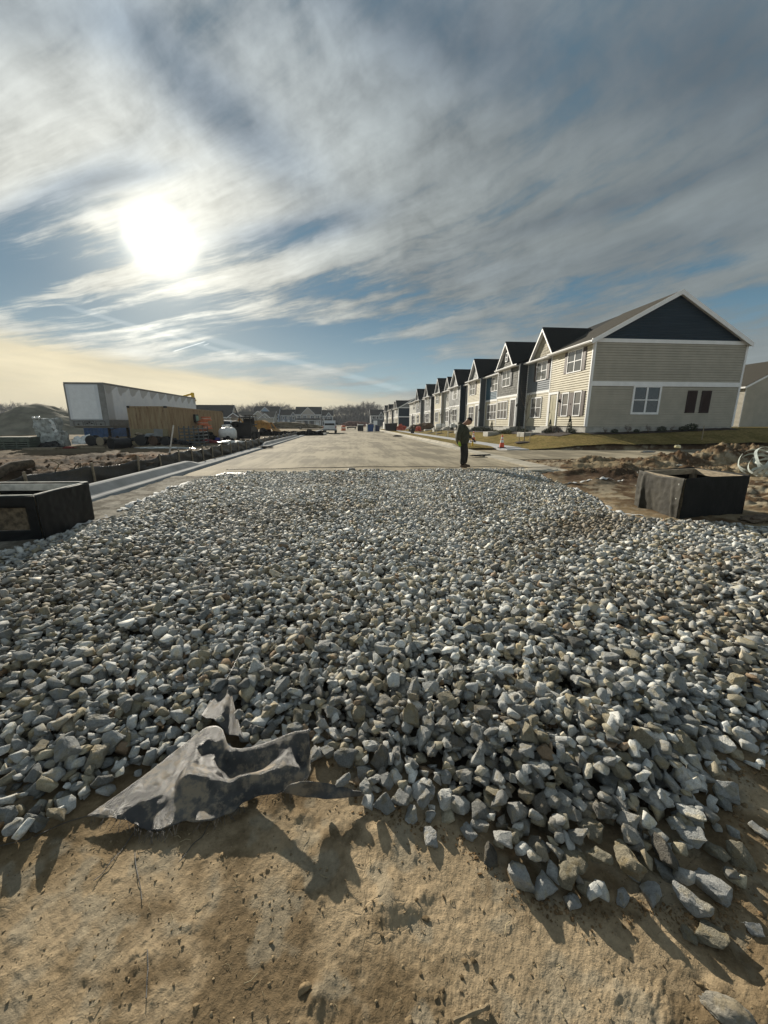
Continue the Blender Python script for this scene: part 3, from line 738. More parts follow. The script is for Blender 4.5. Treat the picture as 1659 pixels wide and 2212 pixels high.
def sheet(name, top, bot, nu, nv, disp, mat, thick=.0025, parent=None):
    co = np.zeros((nv+1, nu+1, 3))
    for i in range(nu+1):
        a_, b_ = cr(bot, i/nu), cr(top, i/nu)
        for j in range(nv+1):
            v = j/nv; p = a_.lerp(b_, v); co[j, i] = (p.x, p.y, p.z+disp(i/nu, v, p))
    idx = np.arange((nu+1)*(nv+1)).reshape(nv+1, nu+1)
    q = np.stack([idx[:-1, :-1], idx[:-1, 1:], idx[1:, 1:], idx[1:, :-1]], -1).reshape(-1, 4)
    me = bpy.data.meshes.new(name); npm(me, co.reshape(-1, 3), q, mat)
    o = bpy.data.objects.new(name, me); COL.objects.link(o); o.parent = parent
    sm = o.modifiers.new('s', 'SOLIDIFY'); sm.thickness = thick; sm.offset = 0
    return o
def g1_(u, v, cu, cv, ru, rv): return math.exp(-((u-cu)/ru)**2-((v-cv)/rv)**2)
def fdisp(u, v, p):
    ed = math.sin(math.pi*min(1, max(0, v)))
    z = .030*g1_(u, v, .46, .55, .045, .45) + .028*g1_(u, v, .56, .38, .14, .10) + .030*g1_(u, v, .72, .34, .10, .12) - .045*g1_(u, v, .68, .68, .17, .20) + .018*g1_(u, v, .30, .45, .10, .3)
    z += .02*g1_(u, v, .86, .5, .05, .5) - .03*g1_(u, v, .95, .45, .03, .3)
    z *= ed
    z += (mnoise.fractal(Vector((p.x*7, p.y*7, 1)), 1, 2, 3))*.013*ed + mnoise.noise(Vector((p.x*17, p.y*17, 8)))*.005*ed + mnoise.noise(Vector((p.x*28, p.y*28, 3)))*.0025
    z += .004*math.sin(u*90)*max(0, 1-v*9)
    return z
flap = thing('torn_fabric', 'torn black woven geotextile flap lifted out of the gravel edge', 'fabric')
sheet('flap', upe, lowe, 150, 60, fdisp, FAB, parent=flap)
tl = [s6(690,370,-.01), s6(728,310,.0), s6(785,250,.005), s6(812,200,.01)]; tr = [s6(900,490,-.02), s6(872,400,.0), s6(850,320,.01), s6(826,200,.01)]
def d2(u, v, p): return .03*math.sin(math.pi*v)*(1-u)*math.cos(v*9+u*3) + mnoise.noise(p*22)*.006
sheet('strip', tl, tr, 30, 16, d2, FABD, parent=flap)
a0_ = [s6(1085,745,.005), s6(1200,765,-.03), s6(1340,775,-.06), s6(1485,757,-.085)]; b0_ = [s6(1150,695,.02), s6(1215,690,.03), s6(1330,705,-.03), s6(1488,748,-.08)]
def d3(u, v, p): return .012*math.sin(math.pi*v)*math.cos(u*7) + mnoise.noise(p*20)*.005
sheet('tail', b0_, a0_, 40, 14, d3, FABD, parent=flap)
MB().tube([s6(812,195,.045), s6(838,150,.06), s6(860,100,.075), s6(886,52,.085)], [.006, .005, .004, .002]).build('twisted_strand', FAB, flap)
m = MB()
for k in range(70):
    u = random.uniform(.02, .98); p = cr(lowe, u); d = Vector((random.uniform(-.03, .03), -random.uniform(.015, .05), -.01))
    m.tube([p, p+d*.5+Vector((0, 0, .004)), p+d], .0009, 4)
m.build('frayed_threads', FABB, flap, kind='stuff')
# threads trailing over the clay
def gpt(px, py): 
    q = at_z(px, py, -.1)
    for _ in range(3): q = at_z(px, py, float(gz_(np.array([q.x]), np.array([q.y]))[0])+.002)
    return q
def s8(x, y): return gpt(x*.60277, 2000+y*.60277)
TH_ = [([(560,135),(520,190),(470,250),(430,300),(390,340)], 'thin black thread slanting down left from the fabric tip'),
       ([(560,222),(565,280),(580,350),(590,420)], 'short black thread on the clay below the fabric'),
       ([(0,195),(100,170),(200,130),(300,85),(370,70)], 'long black thread along the gravel rim at the left edge'),
       ([(612,625),(614,700),(610,760),(607,830)], 'straight dark wire lying on the clay at the bottom'),
       ([(870,95),(840,150),(790,200),(740,265)], 'curled black thread hanging under the fabric')]
for pts, lab in TH_:
    P_ = [s8(*p) for p in pts]; Q = [cr(P_, i/14)+Vector((0, 0, .004+.003*math.sin(i))) for i in range(15)]
    tag(MB().tube(Q, .0016, 5).build('thread', FABB), lab, 'thread', 'black threads on the clay')
# twig and a sunken stone bowl at the lower edge
BARK = material('dry_twig', (.30, .23, .14), rough=.9, var=.4, vscale=60, bump=.6, bscale=120)
def s17(x, y): return gpt(960+x*.57866, 2000+y*.57866)
P_ = [s17(300, 968), s17(360, 940), s17(430, 912), s17(455, 895)]; Q = [cr(P_, i/10)+Vector((0, 0, .008)) for i in range(11)]
tag(MB().tube(Q, [.006+.002*math.sin(i*1.7) for i in range(11)], 8).build('twig', BARK, smooth_=True), 'pale dry twig lying on the clay at the bottom of the photo', 'twig')
P_ = [s17(1215, 495), s17(1240, 470), s17(1270, 458)]; Q = [cr(P_, i/6)+Vector((0, 0, .008)) for i in range(7)]
tag(MB().tube(Q, .003, 6).build('twig', BARK, smooth_=True), 'short bent twig on the clay below the stone toe', 'twig')
q = s17(1500, 930); bm = bmesh.new(); bmesh.ops.create_icosphere(bm, subdivisions=4, radius=1)
for v in bm.verts:
    n_ = mnoise.fractal(v.co*1.6+Vector((5, 2, 1)), 1, 2, 4); v.co = Vector((v.co.x*.062, v.co.y*.035, v.co.z*.022))*(1+.35*n_)
m = MB(); m.M = Matrix.Translation(q) @ Matrix.Rotation(math.radians(-38), 4, 'Z'); m.frombm(bm)
o = m.build('half_buried_stone', SM_A, smooth_=True); ca = o.data.color_attributes.new('soil', 'FLOAT_COLOR', 'POINT'); ca.data.foreach_set('color', [.24, .22, .18, 1]*len(o.data.vertices))
tag(o, 'pale rounded stone half sunk in the clay at the bottom right corner', 'stone')
# clods, crumbs and straw: nobody could count them
def scatter(name, n, area, smin, smax, col, lab, flat=.6, seed=1, along=None):
    r = np.random.default_rng(seed); V = []; F_ = []; Cc = []; off = 0
    cl = r.uniform([area[0], area[2]], [area[1], area[3]], (max(4, n//30), 2))
    XY = []
    for i in range(n):
        if r.random() < .6: c_ = cl[r.integers(len(cl))] + r.normal(0, .07, 2); x_, y_ = c_
        else: x_, y_ = r.uniform(area[0], area[1]), r.uniform(area[2], area[3])
        if along: x_, y_ = along(r)
        XY.append((x_, y_))
    XY = np.array(XY)
    if not along: XY = XY[bed(XY[:, 0], XY[:, 1]) < -.02]
    ZZ = gz_(XY[:, 0], XY[:, 1])
    for (x_, y_), z in zip(XY, ZZ):
        lv, lf, _ = LOW[r.integers(NV)]; s_ = smin*(smax/smin)**(r.random()**2.2)
        R_ = np.array(Euler((r.normal()*.3, r.normal()*.3, r.uniform(0, 6.3))).to_matrix()); v = (lv*[1, 1, flat*1.3]*s_)@R_.T
        v = v + [x_, y_, z + s_*.10]
        V.append(v); F_.append(lf+off); off += len(v); Cc.append(np.repeat((np.array(col)*r.uniform(.6, 1.25))[None], len(v), 0))
    me = bpy.data.meshes.new(name); npm(me, np.concatenate(V), np.concatenate(F_), EARTH, np.concatenate(Cc), True)
    o = bpy.data.objects.new(name, me); COL.objects.link(o); o['kind'] = 'stuff'; o['label'] = lab; return o
scatter('clay_crumbs', 6500, (-2.2, 2.6, .35, 1.45), .003, .014, (.27, .205, .125), 'small crumbs of dry clay in front of the gravel')
scatter('clay_clods', 90, (-2.0, 2.4, .45, 1.4), .018, .050, (.23, .17, .10), 'clods of brown clay pressed into the bare earth', flat=.45, seed=5)
def rim(r):
    x_ = r.uniform(-.1, 2.2); return x_ + r.normal()*.02, float(near_edge(x_)) - abs(r.normal()*.035) - .01
scatter('rim_crumbs', 1100, (0, 1, 0, 1), .005, .022, (.21, .14, .075), 'crumbled brown clay along the rim of the gravel', flat=.5, seed=9, along=rim)
m = MB(); r = random.Random(4)
for i in range(150):
    x_, y_ = r.uniform(-2, 2.3), r.uniform(.45, 1.35)
    if bed(np.array([x_]), np.array([y_]))[0] > -.03: continue
    z = float(gz_(np.array([x_]), np.array([y_]))[0])+.003; a_ = r.uniform(0, 6.3); L = r.uniform(.008, .045)
    m.tube([(x_, y_, z), (x_+math.cos(a_)*L*.5, y_+math.sin(a_)*L*.5, z+.004*r.random()+.001), (x_+math.cos(a_+.3)*L, y_+math.sin(a_+.3)*L, z)], r.uniform(.0005, .0014), 4)
m.build('straw', material('straw', (.42, .34, .2), rough=.8, var=.4), kind='stuff')
# white geotextile showing at the sides of the bed, black cord across the far rim
WFAB = material('white_geotextile', (.62, .62, .60), rough=.8, var=.3, vscale=9, bump=.5, bscale=60)
def ribbon(name, pts, w0, mat, lab, group=None, seed=0):
    n = len(pts)*14; C_ = [cr([Vector((*p, 0)) for p in pts], i/n) for i in range(n+1)]
    ws = [w0*(.35+.8*abs(mnoise.noise(Vector((i*.21, seed, 0))))*2.0) for i in range(n+1)]
    co = np.zeros((5, n+1, 3))
    for i, c_ in enumerate(C_):
        t = (C_[min(i+1, n)]-C_[max(i-1, 0)]).normalized(); s_ = Vector((-t.y, t.x, 0))
        for j in range(5):
            p = c_ + s_*(j/4-.5)*ws[i]*2 + s_*.08*mnoise.noise(Vector((i*.13, seed+5, 0)))
            co[j, i] = (p.x, p.y, hm(p.x, p.y)*.35+float(gz_(np.array([p.x]), np.array([p.y]))[0])*.65 + .010 + .05*mnoise.noise(p*7))
    idx = np.arange(5*(n+1)).reshape(5, n+1); q = np.stack([idx[:-1, :-1], idx[:-1, 1:], idx[1:, 1:], idx[1:, :-1]], -1).reshape(-1, 4)
    me = bpy.data.meshes.new(name); npm(me, co.reshape(-1, 3), q, mat); o = bpy.data.objects.new(name, me); COL.objects.link(o)
    sm = o.modifiers.new('s', 'SOLIDIFY'); sm.thickness = .004
    tag(o, lab, 'fabric', group); return o
ribbon('fabric_edge', [(-4.1, 5.95), (-4.02, 6.35), (-3.95, 6.6)], .05, WFAB, 'white fabric scrap at the corner of the left black box', 'white geotextile edges of the bed', 1)
ribbon('fabric_edge', [(-4.0, 7.0), (-4.1, 7.8), (-4.15, 8.8), (-4.2, 9.6), (-4.1, 10.6)], .07, WFAB, 'long white fabric edge under the stones by the left kerb', 'white geotextile edges of the bed', 2)
ribbon('fabric_edge', [(5.35, 8.5), (5.2, 7.8), (4.95, 7.0), (4.75, 6.2), (4.9, 5.75)], .06, WFAB, 'white fabric edge between the gravel and the right black box', 'white geotextile edges of the bed', 3)
ribbon('fabric_edge', [(5.6, 9.2), (6.4, 9.3), (7.4, 9.5)], .05, WFAB, 'pale fabric strip in the mud left of the right black box', 'white geotextile edges of the bed', 4)
P_ = [Vector((-3.9, 12.95, .03)), Vector((-1.5, 13.3, .02)), Vector((1.0, 13.5, .02)), Vector((3.0, 13.1, .03)), Vector((5.5, 12.8, .03)), Vector((7.5, 12.1, .08))]
tag(MB().tube([cr(P_, i/40)+Vector((0, 0, .01*math.sin(i*.9))) for i in range(41)], .012, 6).build('cord', FABB), 'black cord lying across the road at the far rim of the gravel', 'cord')
def lump(name, x0, x1, y, h, lab, seed=0, w=.18):
    co = np.zeros((9, 41, 3))
    for i in range(41):
        x_ = x0+(x1-x0)*i/40
        for j in range(9):
            y_ = y+(j/8-.5)*w*2; e_ = math.sin(math.pi*i/40)**.5*math.sin(math.pi*j/8)
            co[j, i] = (x_, y_, hm(x_, y_)+.005+h*e_*(.6+.8*abs(mnoise.noise(Vector((x_*5, y_*5, seed))))))
    idx = np.arange(9*41).reshape(9, 41); q = np.stack([idx[:-1, :-1], idx[:-1, 1:], idx[1:, 1:], idx[1:, :-1]], -1).reshape(-1, 4)
    me = bpy.data.meshes.new(name); npm(me, co.reshape(-1, 3), q, FABB); o = bpy.data.objects.new(name, me); COL.objects.link(o); tag(o, lab, 'fabric', 'black fabric scraps at the far rim'); return o
lump('fabric_scrap', .55, 1.3, 12.85, .07, 'black fabric scrap bunched at the far rim of the gravel, middle of the road', 1)
lump('fabric_scrap', -3.9, -3.0, 11.9, .05, 'flat black fabric corner at the far left of the gravel bed', 2)
lump('fabric_scrap', -.1, .4, 12.9, .10, 'small grey black heap on the far gravel rim left of the bunched scrap', 3)

# ================================================================ the two fabric boxes
WOOD = material('weathered_wood', (.33, .27, .19), rough=.85, var=.35, vscale=8, bump=.4, bscale=40, cscale=(1, 1, 6))
PALEW = material('pale_lumber', (.62, .60, .54), rough=.8, var=.25, vscale=8, bump=.3, bscale=50)
BLK = material('black_sheeting', (.006, .007, .008), rough=.5, var=.4, vscale=4, bump=.3, bscale=5, spec=.25, bdist=.03)
BLKM = material('matt_black_cloth', (.010, .010, .009), rough=.8, var=.3, vscale=5, bump=.5, bscale=9, spec=.25, bdist=.03)
OLIVE = material('dusty_black_cloth', (.040, .036, .026), rough=.75, var=.35, vscale=4, bump=.4, bscale=14, spec=.3, bdist=.02)
MESHY = material('dusty_mesh', (.15, .115, .075), rough=.9, var=.6, vscale=14, bump=.6, bscale=40)
def boxthing(name, lab, C4, h, drape, z0=0.0, window=False):
    """four corners (x,y) anticlockwise, a lumber frame wrapped in cloth, open on top"""
    cxx = sum(p[0] for p in C4)/4; cyy = sum(p[1] for p in C4)/4
    t = thing(name, lab, 'box', (cxx, cyy, z0), wl=True, group='black cloth boxes round the inlets')
    P = [Vector((p[0], p[1], 0)) for p in C4]
    for k in range(4):
        a_, b_ = P[k], P[(k+1) % 4]; d = (b_-a_); L = d.length; d.normalize(); nrm = Vector((d.y, -d.x, 0))
        nu = 60; nv = 26; co = np.zeros((nv+1, nu+1, 3)); mt = drape[k]
        for i in range(nu+1):
            u = i/nu
            for j in range(nv+1):
                v = j/nv; p = a_.lerp(b_, u); w = 0
                if mt is OLIVE: w = (.035*abs(math.sin(u*7+v*1.5)) + .06*math.exp(-((u-.13-.09*(1-v))/.035)**2) + .05*math.exp(-((u-.78+.13*(1-v)*-1)/.04)**2) - .04*math.exp(-((u-.5)/.2)**2))*(1-v)**.7
                else: w = .012*math.sin(u*5+k)*(1-v) + .01*mnoise.noise(Vector((u*4, v*3, k)))
                w += .008*mnoise.noise(Vector((u*12, v*9, k+4))) + .012
                p = p + nrm*w; co[j, i] = (p.x-cxx, p.y-cyy, h*v*(1+.012*math.sin(u*4+k)) - .05*(1-v) - (.05*math.exp(-((u-.5)/.3)**2)*v if mt is OLIVE else 0)*.6)
        idx = np.arange((nv+1)*(nu+1)).reshape(nv+1, nu+1)
        q = np.stack([idx[:-1, :-1], idx[:-1, 1:], idx[1:, 1:], idx[1:, :-1]], -1).reshape(-1, 4)
        if window and k == window-1:
            mid = q.reshape(nv, nu, 4); keepm = np.ones((nv, nu), bool); keepm[8:20, 6:55] = False
            q = mid[keepm]
            qq = mid[~keepm]; me2 = bpy.data.meshes.new('mesh_window'); c2 = co.copy().reshape(-1, 3) - np.array(nrm)*.03
            npm(me2, c2, qq, MESHY); o2 = bpy.data.objects.new('mesh_window', me2); COL.objects.link(o2); o2.parent = t
        me = bpy.data.meshes.new('cloth_side'); npm(me, co.reshape(-1, 3), q, mt)
        o = bpy.data.objects.new('cloth_side', me); COL.objects.link(o); o.parent = t
        s_ = o.modifiers.new('s', 'SOLIDIFY'); s_.thickness = .006; s_.offset = -1
        m = MB(); q0 = a_+d*.05-nrm*.025; q1 = b_-d*.05-nrm*.025
        m.M = Matrix.Translation((a_+nrm*-.045+Vector((0, 0, z0)))) @ Matrix.Rotation(math.atan2(d.y, d.x), 4, 'Z')
        m.box(.06, L-.06, -.02, .02, h-.12, h-.015, .004); m.build('frame_rail', PALEW if 'left' in lab else WOOD, t)
    if 'left' in lab:
        for k in range(4):
            a_, b_ = P[k], P[(k+1) % 4]; d = (b_-a_).normalized(); nrm = Vector((d.y, -d.x, 0))
            m = MB(); m.M = Matrix.Translation((a_+nrm*-.012+Vector((0, 0, z0)))) @ Matrix.Rotation(math.atan2(d.y, d.x), 4, 'Z'); m.box(0, (b_-a_).length, -.018, .012, h+.002, h+.014, .003); m.build('rim_strip', PALEW, t)
    for p in P:
        c_ = Vector((cxx, cyy, 0)); q_ = p + (c_-p).normalized()*.09
        MB().box(q_.x-.045, q_.x+.045, q_.y-.045, q_.y+.045, z0-.05, z0+h-.02, .005).build('corner_post', WOOD, t)
    if 'right' in lab:
        for (k, u, v) in ((3, .97, .85), (3, .96, .50), (3, .03, .93), (3, .03, .55)):
            a_, b_ = P[k], P[(k+1) % 4]; d = (b_-a_).normalized(); nrm = Vector((d.y, -d.x, 0)); p = a_.lerp(b_, u)+nrm*.06
            m = MB(); m.M = Matrix.Translation((p.x, p.y, z0+h*v)) @ nrm.to_track_quat('Z', 'Y').to_matrix().to_4x4(); m.lathe([(0, 0), (.014, 0), (.014, .004), (.004, .012), (0, .013)], n=10)
            m.build('fixing', PALEW, t)
    return t
# right box: surveyed corners
boxthing('inlet_box', 'black cloth box on a timber frame in the mud right of the gravel', [(5.30, 5.50), (6.72, 5.78), (6.85, 6.95), (5.46, 6.66)], .665, [BLKM, BLKM, BLKM, OLIVE], 0.0)
boxthing('inlet_box', 'black sheeted box with mesh window and pale timber rim left of the gravel', [(-5.55, 5.32), (-4.06, 5.34), (-4.12, 6.52), (-5.60, 6.60)], .615, [BLK, BLK, BLK, BLK], -.02, window=1)

# ================================================================ silt fence on the left
FENCE = fab_mat('silt_fence_cloth', (.012, .012, .012), (.030, .030, .028), .12, .34, 60, .4)
ft = thing('silt_fence', 'long black silt fence on wooden stakes behind the left kerb', 'fence', (-6.2, 6, 0), wl=True)
FYS = [6.2, 8.1, 10.0, 11.9, 13.2, 14.5, 15.7, 16.8, 17.9, 19.2, 20.6, 22.0, 23.6, 25.2, 26.9, 28.7, 30.6, 32.6, 34.8, 37.0, 39.4, 42.0, 44.6, 47.4]
def fx(y): return float(np.interp(y, [5, 8, 14, 20, 30, 40, 48], [-6.55, -6.3, -6.05, -5.95, -5.85, -5.8, -5.75]))
nu = 12; zt = .50
co = []; 
for k in range(len(FYS)-1):
    y0, y1 = FYS[k], FYS[k+1]; sag = random.uniform(.03, .09)
    for i in range(nu):
        u = i/nu; y = y0+(y1-y0)*u; col_ = []
        for j in range(9):
            v = j/8; w = math.sin(math.pi*u)*(.05+.03*math.sin(k*2.3))*(1-abs(v-.4)) + .018*math.sin(v*9+u*5+k) + .03*mnoise.noise(Vector((u*6+k*3, v*5, 1)))*math.sin(math.pi*u)
            top = zt+.03*math.sin(k*1.7) - sag*math.sin(math.pi*u) + (random.uniform(-.004, .004))
            col_.append((fx(y)+.035+w+6.2, y-6, -.05+(top+.05)*v))
        co.append(col_)
co = np.array(co).transpose(1, 0, 2); nvr, nur, _ = co.shape
idx = np.arange(nvr*nur).reshape(nvr, nur); q = np.stack([idx[:-1, :-1], idx[:-1, 1:], idx[1:, 1:], idx[1:, :-1]], -1).reshape(-1, 4)
me = bpy.data.meshes.new('fence_cloth'); npm(me, co.reshape(-1, 3), q, FENCE); o = bpy.data.objects.new('fence_cloth', me); COL.objects.link(o); o.parent = ft
sm = o.modifiers.new('s', 'SOLIDIFY'); sm.thickness = .003
for k, y in enumerate(FYS[:-1]):
    m = MB(); lean = random.uniform(-.05, .05); x = fx(y)
    m.M = Matrix.Translation((x+.075, y, 0)) @ Matrix.Rotation(lean, 4, 'X') @ Matrix.Rotation(random.uniform(-.05, .05), 4, 'Y')
    m.box(-.02, .02, -.022, .022, -.1, .56+random.uniform(-.02, .05), .003); m.build('stake', WOOD, ft)

# ================================================================ houses
def siding(name, col, **k): return material(name, col, rough=.6, var=.10, vscale=1.2, bump=.08, bscale=60, spec=.3, **k)
CREAM = siding('cream_siding', (.62, .57, .44)); TAN = siding('tan_siding', (.43, .402, .338)); NAVY = siding('navy_siding', (.008, .026, .045))
BLUE = siding('blue_siding', (.045, .12, .18)); GREYS = siding('grey_siding', (.24, .25, .25)); SLATE = siding('slate_siding', (.10, .115, .125)); BGREY = siding('blue_grey_siding', (.16, .19, .22)); PALE = siding('pale_grey_siding', (.50, .50, .46))
DARKS = siding('dark_siding', (.045, .05, .055)); FARBLUE = siding('far_blue_siding', (.36, .48, .62)); FARTAN = siding('far_taupe_siding', (.42, .38, .33))
WHITE = material('white_trim', (.86, .86, .86), rough=.5, var=.06, vscale=2, spec=.4)
ROOF = material('asphalt_shingle', (.022, .023, .022), rough=.95, var=.35, vscale=14, bump=.8, bscale=30, spec=.15)
ROOFB = material('brown_shingle', (.060, .054, .042), rough=.95, var=.35, vscale=14, bump=.8, bscale=30, spec=.15)
FOUND = material('foundation_concrete', (.42, .41, .37), rough=.85, var=.25, vscale=2.5, bump=.3, bscale=20)
SHUT = material('maroon_shutter', (.022, .007, .006), rough=.55, var=.15)
SHUTB = material('brown_shutter', (.045, .024, .018), rough=.55, var=.15)
DOORM = material('dark_door', (.03, .028, .025), rough=.4, var=.1); DOORT = material('tan_door', (.35, .32, .2), rough=.5, var=.1)
LAMP = material('black_lamp', (.02, .02, .02), rough=.4)
GLASS = material('window_glass', (.02, .03, .04), rough=.06, var=.3, vscale=.5, spec=.9)
BLIND = material('window_blind', (.42, .39, .36), rough=.5, var=.1)
SHAKE1 = material('dark_shake', (.13, .13, .115), rough=.8, var=.35, vscale=3, bump=.3, bscale=20)
SHAKE2 = material('tan_shake', (.40, .36, .27), rough=.8, var=.3, vscale=3, bump=.3, bscale=20)
LAP = .155
def laps(m, axis, c, out, a0, a1, z0, z1, prof=None, lap=LAP):
    """horizontal clapboards: each leans out .016 at its foot"""
    z = z0
    while z < z1-1e-4:
        zt_ = min(z+lap, z1); b0, b1 = (a0, a1) if prof is None else prof(z); t0, t1 = (a0, a1) if prof is None else prof(zt_)
        if b1-b0 > .01:
            d = out*.042
            if t1-t0 < .01: t0 = t1 = (t0+t1)/2
            h_ = zt_-z; L_ = [(c, z), (c+d, z), (c+d*.85, z+h_*.70), (c, z+h_*.74), (c, zt_)]; T = [0, 0, .70, .74, 1]
            V_ = []
            for (q_, zz_), t_ in zip(L_, T):
                a_, b_ = b0+(t0-b0)*t_, b1+(t1-b1)*t_
                V_ += [(q_, a_, zz_), (q_, b_, zz_)] if axis == 'x' else [(a_, q_, zz_), (b_, q_, zz_)]
            m.add(V_, [(2*i_, 2*i_+1, 2*i_+3, 2*i_+2) for i_ in range(4)])
        z = zt_
def shakes(m, c, out, a0, a1, z0, z1, prof=None):
    z = z0; r = random.Random(int(a0*100)); row = 0
    while z < z1-.02:
        zt_ = min(z+.20, z1); b0, b1 = (a0, a1) if prof is None else prof(zt_-.03); y = b0
        while y < b1-.01:
            w = min(r.uniform(.13, .30), b1-y); d = out*(.015+r.random()*.02); zz_ = z - r.random()*.015
            m.add([(c+d, y+.006, zz_), (c+d, y+w-.006, zz_), (c+.002*out, y+w-.006, zt_), (c+.002*out, y+.006, zt_), (c, y+.006, zz_), (c, y+w-.006, zz_)], [(0, 1, 2, 3), (4, 5, 1, 0), (4, 0, 3), (1, 5, 2)])
            y += w
        z = zt_
def win_x(par, x, y0, y1, z0, z1, n=2, shut=None, blind=True, det=True, trim=WHITE):
    """window in a wall facing -x (towards the street): frame > panes, lower blinds; shutters are parts of the house"""
    m = MB(); t = .07; o_ = x-.085
    m.box(o_, x+.02, y0-t, y1+t, z1, z1+t+.03, .004); m.box(o_, x+.02, y0-t, y1+t, z0-t, z0, .004); m.box(o_, x+.02, y0-t, y0, z0, z1); m.box(o_, x+.02, y1, y1+t, z0, z1)
    w = (y1-y0)/n; zm = (z0+z1)/2
    for k in range(1, n): m.box(o_+.012, x+.02, y0+w*k-.04, y0+w*k+.04, z0, z1)
    m.box(o_+.020, x+.02, y0, y1, zm-.025, zm+.025)
    f = m.build('window', trim, par)
    for k in range(n):
        ya, yb = y0+w*k+(.04 if k else 0), y0+w*(k+1)-(.04 if k < n-1 else 0)
        g = MB(); g.quad((x-.052, ya, z0), (x-.052, yb, z0), (x-.052, yb, z1), (x-.052, ya, z1)); g.build('pane', GLASS if not blind else WGL, f)
    if shut:
        for ys_ in (y0-t-.36, y1+t+.01):
            s_ = MB(); s_.box(x-.070, x+.01, ys_, ys_+.35, z0-.05, z1+.05, .004)
            for za, zb in ((z0, zm-.04), (zm+.04, z1)): s_.box(x-.078, x-.05, ys_+.05, ys_+.30, za, zb, .004)
            s_.build('shutter', shut, par)
WGL = bpy.data.materials.new('window_glass_blind'); WGL.use_nodes = True
def _wg():      # glass with a pale blind drawn behind it
    nt = WGL.node_tree; b = nt.nodes['Principled BSDF']; tc = nt.nodes.new('ShaderNodeTexCoord'); P = X(nt, tc.outputs['Object'])
    n_ = noise(P, .35, 2); base = mix(nt, n_.ss(.42, .58), (.11, .12, .13), (.20, .19, .18)); nt.links.new(base.s, b.inputs['Base Color'])
    b.inputs['Roughness'].default_value = .08; b.inputs['Specular IOR Level'].default_value = .8
_wg()
PITCHR = .535
